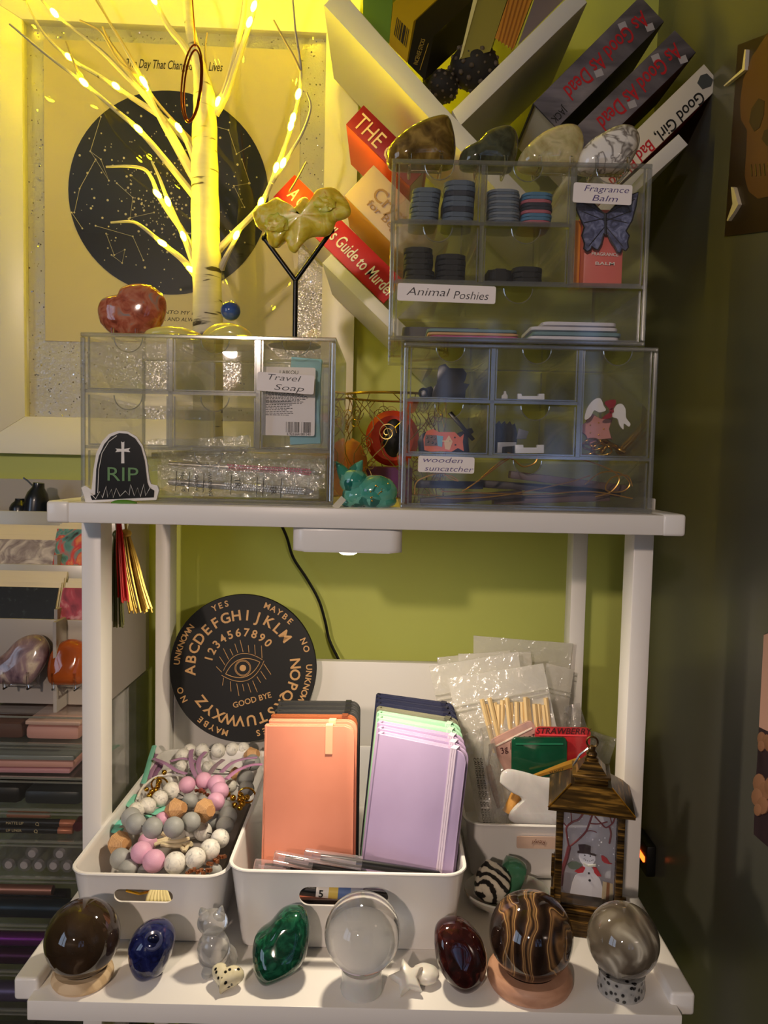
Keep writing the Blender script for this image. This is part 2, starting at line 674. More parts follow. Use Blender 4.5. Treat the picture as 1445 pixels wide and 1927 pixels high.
for i in range(330):
    a, rr = R.uniform(0, 2 * PI), math.sqrt(R.random()) * .97
    x, y = rr * math.cos(a), rr * math.sin(a)
    if R.random() < .55:
        x, y = R.gauss(-.1, .26), R.gauss(-.1, .24)
    if x * x + y * y < .93:
        dot(g, cx + x * rx, cz + y * rz, R.choice([.0006, .0008, .0008, .0012, .0017]))
merge(disc, g, gold)
for pts in ([(190, 220), (170, 285), (180, 300), (150, 355), (140, 400)], [(170, 285), (190, 300), (205, 340), (180, 300)], [(395, 235), (430, 245), (445, 290), (470, 275)], [(200, 440), (215, 480), (235, 470), (230, 495), (210, 480)], [(180, 425), (250, 445), (270, 490)], [(455, 300), (470, 345), (440, 350), (460, 390)], [(220, 345), (250, 372), (245, 410), (290, 400)], [(135, 400), (155, 430)]):
    q = [wloc(fr, a, b, .008) for a, b in pts]
    h.tube([FMX @ V((a, b, .0084)) for a, b in q], .00035, 5)
    for a, b in q:
        dot(h, a, b, .0013)
merge(disc, h, gold)
ink = mat('dark_ink', C(40, 36, 28), rough=.6)
text('title_lettering', 'The Day That Changed Our Lives', .0125, FMX @ M.Translation((wloc(fr, 327, 123, .008)[0], wloc(fr, 327, 123, .008)[1], .0076)), ink, fr, shear=.3, bold=.01, width=abs(wloc(fr, 418, 120)[0] - wloc(fr, 238, 120)[0]))
for y, s_ in ((588, 'BACK INTO MY LIFE'), (601, 'FOREVER AND ALWAYS')):
    p = wloc(fr, 325, y, .008)
    text('small_lettering', s_, .0055, FMX @ M.Translation((p[0], p[1], .0076)), ink, fr, shear=.2, width=.088)
pane = sheet('picture_glass', (.97, .97, .97, 1), .045, rough=.02)
finish(G().prism([(x0, z0), (x1, z0), (x1, z1), (x0, z1)], .013, .015, FMX), 'glass_pane', pane, fr)

# ================================================================= corner shelf above, boards set on the diagonal
YC = .97
cs = thing('corner_shelf', 'white wall shelf of diagonal boards holding books and boxes', 'shelf', P(850, 240, 1.18))
shw = mat('shelf_white', C(225, 222, 215), rough=.4)


def board(q, y0=YC, y1=1.175, name='board', par=None, material=None):
    pts = outline(q, y0)
    return finish(G().prism(pts, -y1, -y0, M.Rotation(PI / 2, 4, 'X'), .001), name, material or shw, par or cs)


board([(609, 9), (640, -22), (826, 191), (1062, 437), (1040, 470), (791, 204)], y1=1.15)
board([(866, 237), (851, 208), (1085, -22), (1105, 4)])
board([(1277, 252), (1295, 272), (1085, 462), (1068, 440)])
board([(623, 478), (606, 495), (806, 690), (824, 673)], y1=1.152)

MX90 = M.Rotation(PI / 2, 4, 'X')


def book(quad, depth, spine_c, cover_c, label, y0=.985, group='books on the diagonal shelf', pages=True, rough=.45):
    """quad: photo corners of the spine (end a, end a other side, far end other side, far end)"""
    p = outline(quad, y0)
    c = V((sum(q[0] for q in p) / 4, y0, sum(q[1] for q in p) / 4))
    t = thing('book', label, 'book', c, 0, group)
    sm = spine_c if not isinstance(spine_c, tuple) else mat('book_spine', spine_c, rough=rough)
    cm = mat('book_cover', cover_c, rough=rough)
    a, b, c2, d = [V((q[0], q[1])) for q in p]
    # thickness direction a->b
    th = (b - a).normalized(); T = (b - a).length; ln = (d - a).normalized(); Ln = (d - a).length
    def rect(u0, u1, v0, v1):
        return [tuple(a + th * u + ln * v) for u, v in ((u0, v0), (u1, v0), (u1, v1), (u0, v1))]
    finish(G().prism(rect(0, T, 0, Ln), -y0 - .004, -y0, MX90, .0012), 'spine', sm, t)
    finish(G().prism(rect(0, .002, 0, Ln), -y0 - depth, -y0 - .003, MX90), 'cover', cm, t)
    finish(G().prism(rect(T - .002, T, 0, Ln), -y0 - depth, -y0 - .003, MX90), 'cover', cm, t)
    finish(G().prism(rect(.0021, T - .0021, .003, Ln - .003), -y0 - depth + .004, -y0 - .004, MX90), 'pages', PAGES, t)
    return t


PAGES = pat('page_block', [(.3, C(226, 214, 186)), (.7, C(240, 230, 205))], kind='wave', scale=300, band='DIAGONAL', rough=.8)


def px_text(s, a, b, hpx, Y, material, parent, shear=0, bold=.01, name='lettering', width=True, off=.0004):
    """lettering running from photo point a to b, its capital height hpx photo pixels"""
    pa, pb = P(a[0], a[1], Y), P(b[0], b[1], Y)
    d = pb - pa
    ang = math.atan2(d.z, d.x)
    k = S(pa)
    c = (pa + pb) / 2
    c.y = Y - off
    return text(name, s, hpx * k, MXZ(c, ang), material, parent, shear, width=d.length if width else None, bold=bold)


WTXT = mat('white_print', C(245, 238, 225), rough=.5)
BTXT = mat('black_print', C(18, 18, 20), rough=.5)
RTXT = mat('red_print', C(190, 30, 42), rough=.5)
bk = book([(684, 197), (651, 233), (771, 351), (804, 315)], .13, C(140, 22, 30), C(232, 92, 30), 'dark red spined book with an orange cover and big cream capitals')
px_text('THE C', (672, 225), (742, 296), 31, .985, mat('cream_print', C(235, 205, 170), rough=.5), bk, bold=-.005)
for i in range(2):
    q = outline([(680 + i * 16, 282 + i * 12), (668 + i * 14, 330 + i * 8)], 1.03)
bk = book([(703, 310), (648, 368), (790, 512), (845, 454)], .13, C(200, 175, 162), C(215, 160, 100), 'thick pale pink book with thin gold lettering below the dark red one')
gl_ink = mat('gold_print', C(165, 128, 84), rough=.4)
px_text('Crystals', (706, 360), (790, 445), 26, .985, gl_ink, bk)
px_text('for Beginners', (693, 380), (790, 478), 14, .985, gl_ink, bk)
bk = book([(554, 328), (514, 370), (722, 572), (762, 530)], .13, C(205, 38, 40), C(228, 214, 196), 'bright red book with white script lettering lying lowest on the left board')
px_text("A Good Girl's Guide to Murder", (546, 360), (738, 553), 24, .985, WTXT, bk, shear=.15, bold=.015)
crack = pat('grey_plank_print', [(.25, C(48, 45, 52)), (.5, C(100, 94, 102)), (.75, C(140, 132, 138))], scale=9, detail=8, dist=1.2, stretch=(1, 1, 3), rough=.5)
for (q, lab, k) in (([(1205, -8), (1250, 40), (1048, 242), (1003, 194)], 'grey book with red brush lettering lying directly under the upper right board', 0),
                    ([(1270, 56), (1310, 98), (1108, 296), (1068, 254)], 'grey book with red brush lettering lying on top of the white one', 1)):
    bk = book(q, .14, crack, C(60, 56, 66), lab)
    a, b, c, d = [V(v) for v in q]
    mid0 = (a + b) / 2; mid1 = (c + d) / 2; u = (mid1 - mid0)
    px_text('As Good As Dead', tuple(mid0 + u * .06), tuple(mid0 + u * .80), 30, .985, RTXT, bk, shear=.15, bold=.012)
    if k == 0:
        px_text('JACK', tuple(mid0 + u * .88 + V((14, 10))), tuple(mid0 + u * 1.0 + V((14, 10))), 14, .985, BTXT, bk, bold=0)
    g = G()
    for f_, w_ in ((.1, 15), (.55, 10), (.22, -12)):
        c0 = mid0 + u * f_ + V((w_, w_))
        slab(g, [tuple(c0 + V(e)) for e in ((-9, -3), (5, -9), (10, 4), (-4, 9))], .9845, .0006)
    merge(bk.children[0], g, mat('torn_print', C(176, 170, 176), rough=.6))
bk = book([(1325, 120), (1358, 159), (1150, 362), (1117, 323)], .13, C(222, 214, 200), C(160, 24, 34), 'white book with black and red script lettering lying lowest on the right')
px_text('Good Girl,', (1322, 178), (1237, 259), 22, .985, BTXT, bk, shear=.15, bold=.012)
px_text('Bad Blood', (1228, 268), (1150, 345), 22, .985, RTXT, bk, shear=.15, bold=.012)
g = G(); slab(g, [(1318, 142), (1330, 138), (1342, 150), (1338, 162), (1322, 168), (1312, 156)], .9845, .0006); finish(g, 'smudge_print', mat('smudge_ink', C(70, 74, 74), rough=.7), bk)


def hexa(near, Y0, off, Y1, mt, parent, name):
    a = [P(x, y, Y0) for x, y in near]
    b = [P(x + off[0], y + off[1], Y1) for x, y in near]
    g = G()
    g.faces(a + b, [(0, 1, 2, 3), (7, 6, 5, 4), (0, 4, 5, 1), (1, 5, 6, 2), (2, 6, 7, 3), (3, 7, 4, 0)])
    return finish(g, name, mt, parent)


def carton(near, off, c, label, Y0=.99, Y1=1.11, rough=.35):
    t = thing('incense_box', label, 'box', P(near[3][0], near[3][1], Y0), 0, 'boxes standing in the upper notch of the shelf')
    hexa(near, Y0, off, Y1, mat('carton_' + label.split()[0], c, rough=rough), t, 'carton')
    return t


bx = carton([(683, -40), (742, -40), (732, 83), (683, 35)], (40, -60), C(120, 160, 50), 'plain leaf green box at the left end of the row of boxes')
bx = carton([(740, 5), (778, 40), (765, 118), (732, 84)], (150, -140), C(222, 184, 30), 'yellow box with a barcode panel on its end')
g = G()
for i in range(16):
    if R.random() < .75:
        x = 746 + i * 1.45; dy = (x - 746) * 1.03
        slab(g, [(x + 1, 32 + dy), (x + 1.9, 33 + dy), (x - 4, 66 + dy), (x - 5, 65 + dy)], .9885, .0006)
finish(g, 'barcode', ink, bx)
bx = carton([(783, 38), (816, 68), (799, 151), (767, 119)], (150, -140), C(30, 26, 16), 'black box with gold lettering on its end', rough=.3)
gi = mat('gold_foil', C(225, 190, 90), rough=.25, metal=.7)
px_text('INCENSE STICKS', (782, 122), (797, 74), 8, .989, gi, bx)
g = G(); g.tube([P(790, 132, .9885), P(806, 82, .9885)], .0005, 6); finish(g, 'gold_line', gi, bx)
bx = carton([(900, -25), (962, -25), (922, 97), (864, 112)], (5, -8), C(150, 140, 60), 'olive box with a bright cream edge right of the black box', Y1=1.025)
g = G(); slab(g, [(864, 112), (869, 106), (905, -25), (896, -25)], .9885, .001); finish(g, 'cream_edge', mat('cream_card', C(232, 222, 150), rough=.5), bx)
bx = carton([(964, -25), (1010, -25), (966, 92), (931, 72)], (5, -8), C(205, 140, 50), 'orange striped box near the right board', Y1=1.025)
g = G()
for i in range(5):
    slab(g, [(963 + i * 9, -25), (965 + i * 9, -25), (939 + i * 6, 78 + i * 4), (937 + i * 6, 77 + i * 4)], .9885, .0006)
finish(g, 'stripe_print', mat('amber_ink', C(160, 96, 30), rough=.5), bx)
bx = carton([(1014, -25), (1085, -25), (1016, 44), (974, 86)], (5, -8), C(120, 108, 112), 'dull mauve box lying against the right board', Y1=1.025)

urch = pat('urchin_shell', [(.0, C(110, 94, 78)), (.28, C(66, 57, 48)), (.6, C(40, 37, 34))], scale=9, kind='cell' if False else 'voronoi', rough=.7, bmp=.4)
for (px, py, r, lab) in ((892, 127, 46, 'larger dark sea urchin shell leaning on the right board'), (828, 164, 34, 'smaller dark sea urchin shell in the corner of the notch')):
    c = P(px, py, 1.02); rr = r * S(c)
    t = thing('sea_urchin_shell', lab, 'shell', c - V((0, 0, rr)), 0, 'sea urchin shells')
    finish(G().ball(c, (rr, rr, rr * .85), sub=4), 'shell', urch, t)
    g = G(); n = 70
    for i in range(n):
        z = 1 - 2 * (i + .5) / n; a = i * 2.4; q = math.sqrt(1 - z * z)
        d = V((q * math.cos(a), q * math.sin(a), z))
        g.ball(c + V((d.x * rr, d.y * rr, d.z * rr * .85)), rr * R.choice([.06, .09, .12]), sub=1)
    finish(g, 'knobs', pat('urchin_knob', [(.3, C(74, 64, 54)), (.7, C(112, 98, 82))], scale=60, rough=.6), t, ang=80)
# ================================================================= lit birch tree
YT = .975
bark = pat('birch_bark', [(.0, C(40, 34, 26)), (.30, C(60, 52, 42)), (.36, C(196, 190, 176)), (1, C(212, 206, 194))], scale=26, detail=3, dist=.5, stretch=(1, 1, 6), rough=.6, bmp=.15)
bark2 = pat('birch_paper', [(.0, C(60, 52, 42)), (.27, C(90, 80, 66)), (.33, C(194, 186, 170)), (1, C(208, 200, 186))], scale=45, detail=2, stretch=(1, 1, 1), rough=.6)
tw = mat('twig_cover', C(190, 170, 120), rough=.5)
bulbm = mat('warm_bulb', C(255, 210, 60), emit=(1.0, .75, .004, 1), es=BULB_E * .72)
bulbm2 = mat('added_crown_bulb', C(255, 210, 60), emit=(1.0, .75, .004, 1), es=BULB_E * 2.4)  # stronger bulbs, added only in the unseen right part of the crown
base = P(392, 935, YT); base.z = ZS
tree = thing('birch_tree', 'lit white birch tree with bare branches behind the left clear box', 'tree', base)
tr = [(392, 935, 28), (391, 800, 28), (391, 600, 27), (387, 430, 26), (385, 300, 24), (385, 190, 20), (378, 140, 14), (366, 90, 10), (356, 40, 9), (350, -40, 8)]
pts = [P(a, b, YT) for a, b, r in tr]; pts[0].z = ZS + .001
rad = [r * S(pts[0]) for a, b, r in tr]
g = G()
sp = spline(pts, 6)
rr = [rad[min(i // 6, len(rad) - 1)] + (rad[min(i // 6 + 1, len(rad) - 1)] - rad[min(i // 6, len(rad) - 1)]) * ((i % 6) / 6) for i in range(len(sp))]
rr = [r * (1 + .03 * math.sin(i * 1.7)) for i, r in enumerate(rr)]
g.tube(sp, rr, 20)
finish(g, 'trunk', bark, tree)
finish(G().lathe([(0, 0), (.055, 0), (.058, .004), (.05, .010), (.02, .014), (0, .014)], 32, M.Translation(V((base.x, base.y, ZS)))), 'foot_plate', bark2, tree)
bme = bpy.data.meshes.new('light_bulb')
bb = bmesh.new(); bmesh.ops.create_icosphere(bb, subdivisions=2, radius=1); bb.to_mesh(bme); bb.free()
for q in bme.polygons:
    q.use_smooth = True
bme.materials.append(bulbm)
bme2 = bme.copy()
bme2.materials.clear()
bme2.materials.append(bulbm2)


def branch(pp, r0, r1, bulbs=(), dy=0.0, k=6, y0=YT, par=None):
    n = len(pp)
    pts = [P(a, b, y0 + dy * i / max(1, n - 1)) for i, (a, b) in enumerate(pp)]
    sp = spline(pts, k)
    m_ = len(sp)
    g = G()
    bare = int(m_ * .72)
    rs = [r0 + (r1 - r0) * (i / (m_ - 1)) ** .7 for i in range(m_)]
    g.tube(sp, rs, 8)
    o = finish(g, 'branch', bark2 if r0 > .0024 else tw, tree)
    for bxy in bulbs:
        # nearest spline point in the photo
        best = min(sp, key=lambda p: (722.5 + FPX * (p - EYE).dot(RX) / (p - EYE).dot(FW) - bxy[0]) ** 2 + (963.5 + FPX * (p - EYE).dot(DN) / (p - EYE).dot(FW) - bxy[1]) ** 2)
        q = best + V((0, -.004, 0))
        d = aimed(q, (sp[-1] - sp[0]).normalized()) @ M.Diagonal((.0034, .0034, .0065, 1))
        place(bme2 if bxy[1] < -20 and bxy[0] > 480 else bme, 'light_bulb', o, d)
    return o


b1, b2 = .0050, .0011
branch([(378, 385), (310, 300), (262, 245), (215, 205), (160, 158), (90, 105), (18, 45)], b1, b2, [(265, 248), (160, 165)], -.05)
branch([(375, 355), (330, 275), (300, 220), (275, 165), (235, 90), (205, 40), (178, -10)], b1, b2, [(274, 168)], -.03)
branch([(368, 280), (310, 225), (250, 185), (190, 145), (132, 110), (80, 60), (45, -5)], b1, b2, [(133, 112), (222, 160)], .03)
branch([(365, 330), (300, 215), (215, 120), (165, 75), (105, 28), (70, -10)], b1, b2, [(106, 30)], -.04)
branch([(366, 300), (350, 262), (335, 240), (318, 225)], .005, .002, [(340, 243)], -.03)
branch([(372, 520), (350, 455), (330, 410), (315, 375), (300, 335), (285, 303)], .0052, b2, [(316, 380), (358, 442)], -.04)
branch([(366, 515), (345, 490), (318, 468), (296, 450), (265, 425), (245, 417), (208, 419)], .0052, b2, [(306, 461), (350, 516)], -.05)
branch([(368, 480), (340, 430), (315, 395), (298, 367), (285, 335), (270, 318), (240, 313), (199, 314)], .005, b2, [(297, 366)], -.05)
branch([(400, 210), (418, 183), (433, 140), (445, 90), (456, 40), (462, -10)], b1, .003, [(402, 185)], -.02)
branch([(405, 215), (425, 180), (445, 120), (462, 70), (472, 40), (482, 5), (492, -10)], b1, .002, [(470, 47), (474, 12)], -.04)
branch([(412, 470), (440, 440), (470, 410), (492, 383), (512, 340), (538, 270), (552, 225), (562, 180), (566, 130), (556, 60), (550, -10)], b1, b2, [(490, 383), (546, 240), (553, 225), (562, 182), (525, 320)], -.05)
branch([(416, 505), (425, 485), (438, 460), (452, 432)], .005, .002, [(447, 445)], -.03)
branch([(512, 345), (545, 290), (568, 252), (582, 215), (584, 195), (577, 174)], .0025, .0011, [(530, 312)], -.02, y0=YT - .03)
branch([(566, 135), (552, 105), (535, 75), (515, 38)], .0018, .001, [], 0, y0=YT - .04)
branch([(366, 120), (345, 85), (320, 55), (300, 20), (284, -10)], b1, .003, [(291, 4)], -.02)
branch([(275, 170), (245, 135), (220, 110), (190, 60), (150, 38)], .002, .001, [], -.01, y0=YT - .02)
branch([(160, 160), (140, 120), (124, 78)], .002, .001, [], 0, y0=YT - .03)
branch([(268, 158), (230, 110), (205, 75), (193, 50)], .002, .001, [], 0, y0=YT - .02)
branch([(365, 268), (290, 185), (240, 95), (180, 0)], .0022, .001, [(249, 160)], -.04)
branch([(388, 130), (386, 90), (390, 62)], .0016, .001, [])
branch([(545, 360), (560, 335), (576, 305)], .0013, .001, [], 0, y0=YT - .03)

# the unseen crown above the picture's upper edge, bulbs added to light the wall
for (pp, bl, dy) in (([(182, -8), (150, -70), (110, -150), (60, -220)], [(150, -72), (112, -150), (66, -214)], .10), ([(45, -5), (10, -60), (-60, -120)], [(12, -60), (-50, -112)], .08), ([(350, -38), (330, -120), (270, -220), (240, -290)], [(332, -118), (275, -214), (245, -284)], .10),
                     ([(350, -38), (390, -130), (450, -230), (470, -300)], [(388, -128), (445, -224), (468, -292)], .10), ([(488, -8), (520, -80), (580, -160), (620, -220)], [(520, -80), (575, -154), (615, -214)], .10), ([(550, -8), (600, -60), (650, -90), (690, -140)], [(596, -56), (648, -90), (686, -136)], .08), ([(70, -10), (20, -20), (-60, 0), (-110, -40)], [(20, -20), (-60, 0), (-104, -36)], .06)):
    branch(pp, .004, .0012, bl, dy)

copper = mat('copper_wire', C(190, 98, 50), rough=.28, metal=1)
t = thing('copper_ring', 'oval copper ring hanging from the tree trunk', 'ornament', P(352, 232, YT - .05))
g = G()
for q, (rx_, ry_) in enumerate(((19, 73), (15, 66))):
    g.tube([P(361 + q + rx_ * math.cos(a * PI / 20) + 6 * math.sin(a * PI / 20), 157 - ry_ * math.sin(a * PI / 20) + q * 3, YT - .045) for a in range(40)], .0011, 6, closed=True)
finish(g, 'ring', copper, t)
finish(G().tube([P(367, 88, YT - .045), P(365, 40, YT - .03), P(362, 0, YT - .025), P(361, -30, YT - .02)], .0008, 6), 'hanger_wire', copper, t)

# ================================================================= clear drawer boxes
ACR = sheet('clear_acrylic', (.985, .985, .985, 1), .022, rough=.03)
ACD = sheet('clear_acrylic_drawer', (.98, .982, .982, 1), .026, (.78, .78, .82, 1), .022, rough=.04)
ACE = sheet('clear_acrylic_edge', (.80, .81, .82, 1), .17, (.85, .86, .9, 1), .10, rough=.12)


def walls(g, x0, x1, y0, y1, z0, z1, t, front=True, top=False):
    if front:
        g.span((x0, y0, z0), (x1, y0 + t, z1))
    g.span((x0, y1 - t, z0), (x1, y1, z1))
    g.span((x0, y0 + t, z0), (x0 + t, y1 - t, z1)); g.span((x1 - t, y0 + t, z0), (x1, y1 - t, z1))
    g.span((x0 + t, y0 + t, z0), (x1 - t, y1 - t, z0 + t))
    if top:
        g.span((x0 + t, y0 + t, z1 - t), (x1 - t, y1 - t, z1))


def ring(g, x0, x1, z0, z1, y0, y1, wd, r=.0008):
    g.span((x0, y0, z0), (x1, y1, z0 + wd), r); g.span((x0, y0, z1 - wd), (x1, y1, z1), r)
    g.span((x0, y0, z0 + wd), (x0 + wd, y1, z1 - wd), r); g.span((x1 - wd, y0, z0 + wd), (x1, y1, z1 - wd), r)


CELLS = [(.022, .345, .665, .985), (.36, .69, .665, .985), (.022, .345, .335, .645), (.36, .69, .335, .645), (.705, .982, .335, .985), (.022, .982, .02, .315)]


def organizer(label, x0, x1, z0, z1, y0, dep):
    t = thing('drawer_box', label, 'drawer box', ((x0 + x1) / 2, y0 + dep / 2, z0), 0, 'clear drawer boxes on the rack')
    W_, H_ = x1 - x0, z1 - z0
    y1 = y0 + dep
    k = .0022
    g = G()
    g.span((x0, y1 - k, z0), (x1, y1, z1))
    g.span((x0, y0, z0), (x0 + k, y1 - k, z1)); g.span((x1 - k, y0, z0), (x1, y1 - k, z1))
    g.span((x0 + k, y0, z0), (x1 - k, y1 - k, z0 + k)); g.span((x0 + k, y0, z1 - k), (x1 - k, y1 - k, z1))
    g.span((x0 + k, y0 + .002, z0 + .323 * H_), (x1 - k, y1 - k, z0 + .323 * H_ + .0016))
    g.span((x0 + k, y0 + .002, z0 + .652 * H_), (x0 + .697 * W_, y1 - k, z0 + .652 * H_ + .0016))
    for f in (.3525, .697):
        g.span((x0 + f * W_ - .0008, y0 + .002, z0 + .33 * H_), (x0 + f * W_ + .0008, y1 - k, z1 - k))
    cas = finish(g, 'casing', ACR, t)
    g = G()
    ring(g, x0, x1, z0, z1, y0 - .0015, y0 + .0025, .0042, .0012)
    ring(g, x0, x1, z0, z1, y1 - .003, y1 + .0005, .003, .001)
    for zz in (.323, .652):
        g.span((x0 + .004, y0 - .0005, z0 + zz * H_ - .001), (x0 + (.697 if zz > .5 else .99) * W_, y0 + .0015, z0 + zz * H_ + .002))
    for f in (.3525, .697):
        g.span((x0 + f * W_ - .002, y0 - .0005, z0 + .33 * H_), (x0 + f * W_ + .002, y0 + .0015, z1 - .004))
    merge(cas, g, ACE)
    cells = []
    for (a, b, c, d) in CELLS:
        X0, X1, Z0, Z1 = x0 + a * W_ + .001, x0 + b * W_ - .001, z0 + c * H_ + .0005, z0 + d * H_ - .0015
        cells.append((X0, X1, Z0, Z1))
        Y0, Y1 = y0 + .002, y1 - .012
        tk = .0016
        g = G()
        r = .0135
        cxx = (X0 + X1) / 2
        notch = [(cxx + r * math.cos(math.radians(q)), Z1 + r * math.sin(math.radians(q))) for q in range(180, 361, 15)]
        g.prism([(X0, Z0), (X1, Z0), (X1, Z1)] + notch[::-1] + [(X0, Z1)], -Y0 - tk, -Y0, MX90)
        walls(g, X0, X1, Y0 + tk, Y1, Z0, Z1 - .002, tk, front=False)
        dr = finish(g, 'drawer', ACD, t)
        g = G()
        e = .0013
        g.span((X0, Y0 - .0006, Z0), (X0 + e, Y0 + .002, Z1)); g.span((X1 - e, Y0 - .0006, Z0), (X1, Y0 + .002, Z1))
        g.span((X0 + e, Y0 - .0006, Z0), (X1 - e, Y0 + .002, Z0 + e))
        g.span((X0, Y1 - .002, Z0), (X0 + e, Y1, Z1 - .002)); g.span((X1 - e, Y1 - .002, Z0), (X1, Y1, Z1 - .002))
        g.tube([V((p[0], Y0 + .0004, p[1])) for p in notch], .0006, 6)
        merge(dr, g, ACE)
    return t, cells


YB = .735
LBX = (P(152, 780, YB).x, P(630, 780, YB).x, ZS + .0005, P(390, 630, YB).z)
RBX = (P(757, 800, YB).x, P(1233, 800, YB).x, ZS + .0005, P(1000, 649, YB).z)
TBX = (P(734, 460, YB).x, P(1220, 460, YB).x, RBX[3] + .0008, P(980, 305, YB).z)
DEP = .185
lbox, LC = organizer('clear drawer box on the left of the rack, its small drawers empty', *LBX, YB, DEP)
rbox, RC = organizer('clear drawer box on the right of the rack, under another one', *RBX, YB, DEP)
tbox, TC = organizer('topmost clear drawer box of the right stack, four stones on its lid', *TBX, YB - .002, DEP)

# ---- written stickers (they belong to the drawers)
STK = mat('sticker_paper', C(238, 230, 226), rough=.55)
PEN = mat('purple_pen', C(70, 50, 120), rough=.5)
PEN2 = mat('black_pen', C(50, 46, 50), rough=.5)


def sticker(q, lines, parent, pen, Y, h, ang=0):
    a, b = q
    pa, pb = P(a[0], a[1], Y), P(b[0], b[1], Y)
    c = (pa + pb) / 2
    w_, h_ = abs(pb.x - pa.x), abs(pb.z - pa.z)
    F_ = MXZ(c, ang)
    s = finish(G().prism(rrect(w_, h_, .002), 0, .0006, F_), 'sticker', STK, parent, 'white sticker with handwriting')
    k = S(c)
    for ln, dx, dy, wd in lines:
        text('handwriting', ln, h * k, F_ @ M.Translation((dx * k, dy * k, .0007)), pen, s, shear=.25, width=wd * k, bold=-.012, ext=.0001)
    return s


def drawer(t, i):
    return [c for c in t.children if c.name.split('.')[0] == 'drawer'][i]


sticker(((484, 702), (591, 740)), [('Travel', -6, 9, 62), ('Soap', 6, -9, 56)], drawer(lbox, 4), PEN2, YB - .0005, 11, -.05)
sticker(((1079, 345), (1188, 385)), [('Fragrance', 6, 8, 84), ('Balm', 4, -9, 48)], drawer(tbox, 4), PEN, YB - .003, 11, -.03)
sticker(((748, 534), (932, 571)), [('Animal', -36, 1, 82), ('Poshies', 45, -3, 66)], drawer(tbox, 5), PEN2, YB - .0025, 15, -.015)
sticker(((787, 858), (892, 891)), [('wooden', -8, 8, 74), ('suncatcher', 4, -8, 92)], drawer(rbox, 5), PEN, YB - .0005, 10, -.01)
# ================================================================= stones and things on the upper shelf
def pillow(g, pp, Y, thick, n=5, lev=6, pw=.55, base_z=None, tilt=0):
    """a rounded pebble with a photo outline, Y is the middle of its depth"""
    pts = spline([P(a, b, Y) for a, b in pp] + [P(pp[0][0], pp[0][1], Y)], n)[:-1]
    if base_z is not None:
        dz = base_z - min(p.z for p in pts)
        pts = [p + V((0, 0, dz)) for p in pts]
    c = sum(pts, V()) / len(pts)
    prof = []
    k = len(pts)
    rings = []
    for i in range(-lev, lev + 1):
        ph = PI / 2 * i / lev
        s_ = max(0.0, math.cos(ph)) ** pw
        y = thick / 2 * math.sin(ph)
        if abs(i) == lev:
            rings.append([g.bm.verts.new(V((c.x, Y + y, c.z)))])
        else:
            rings.append([g.bm.verts.new(V((c.x + (p.x - c.x) * s_, Y + y + tilt * (p.z - c.z), c.z + (p.z - c.z) * s_))) for p in pts])
    for i in range(len(rings) - 1):
        a, b = rings[i], rings[i + 1]
        for q in range(k):
            q2 = (q + 1) % k
            vs = ([a[0]] if len(a) == 1 else [a[q], a[q2]]) + ([b[0]] if len(b) == 1 else [b[q2], b[q]])
            g.bm.faces.new(vs)
    return g


def easel(c, w_, h_, d_, material, parent, name='clear_stand'):
    """a small clear bracket: two bent side legs and a cross lip"""
    g = G()
    for s_ in (-1, 1):
        x = c.x + s_ * w_ / 2
        g.tube([V((x, c.y - d_, c.z + h_)), V((x, c.y - d_, c.z + .002)), V((x, c.y + d_ * .6, c.z + .002)), V((x, c.y + d_, c.z + h_ * 1.2))], .0016, 8)
    g.tube([V((c.x - w_ / 2, c.y - d_ * .3, c.z + .002)), V((c.x + w_ / 2, c.y - d_ * .3, c.z + .002))], .0016, 8)
    return finish(g, name, material, parent)


GLASS = mat('clear_stand_plastic', (1, 1, 1, 1), rough=.05, trans=1, ior=1.4)


def stone(label, cat, pp, Y, thick, material, bz=None, stand=None, name='polished_stone', n=5, tilt=0, group=None):
    z = bz
    pts = [P(a, b, Y) for a, b in pp]
    cx = sum(p.x for p in pts) / len(pts)
    t = thing(name, label, cat, (cx, Y, (z if z is not None else min(p.z for p in pts))), 0, group)
    lift = (.004 if stand else 0)
    finish(pillow(G(), pp, Y, thick, n, base_z=None if z is None else z + lift, tilt=tilt), 'stone', material, t, ang=70)
    if stand:
        easel(V((cx, Y, z)), stand[0], stand[1], thick * .55, GLASS, t)
    return t


zt_ = LBX[3]
jasper = pat('red_jasper', [(.3, C(120, 58, 42)), (.46, C(172, 92, 68)), (.58, C(190, 120, 92)), (.68, C(150, 134, 128))], scale=62, dist=1.6, rough=.08, coat=.4)
stone('reddish brown heart shaped stone on a clear stand beside the birch trunk', 'stone', [(190, 575), (185, 550), (193, 530), (212, 523), (224, 520), (232, 507), (255, 500), (285, 503), (308, 522), (313, 545), (305, 575), (285, 597), (262, 604), (232, 602), (208, 593)], .80, .034, jasper, zt_, (.024, .012), 'heart_stone')
limes = mat('pale_yellow_calcite', C(214, 208, 120), rough=.15, sss=.4, coat=.3, bmp=(60, .15))
stone('flat pale yellow stone lying at the left foot of the birch trunk', 'stone', [(272, 618), (278, 605), (300, 598), (335, 597), (365, 602), (383, 612), (380, 622), (320, 624)], .79, .05, limes, zt_)
stone('pale yellow stone right of the trunk carrying the small blue ball', 'stone', [(380, 610), (385, 592), (405, 578), (430, 574), (455, 582), (468, 600), (470, 625), (385, 625)], .845, .036, limes, zt_)
stone('pale yellow stone with ridged edge in front of the small blue ball', 'stone', [(392, 625), (398, 610), (420, 600), (440, 595), (455, 597), (470, 608), (480, 622), (478, 630), (395, 630)], .79, .03, limes, zt_)
blue = pat('blue_marble', [(.35, C(40, 66, 130)), (.65, C(70, 100, 170))], scale=40, rough=.12, coat=.5)
c = P(434, 585, .82); r = 18.5 * S(c)
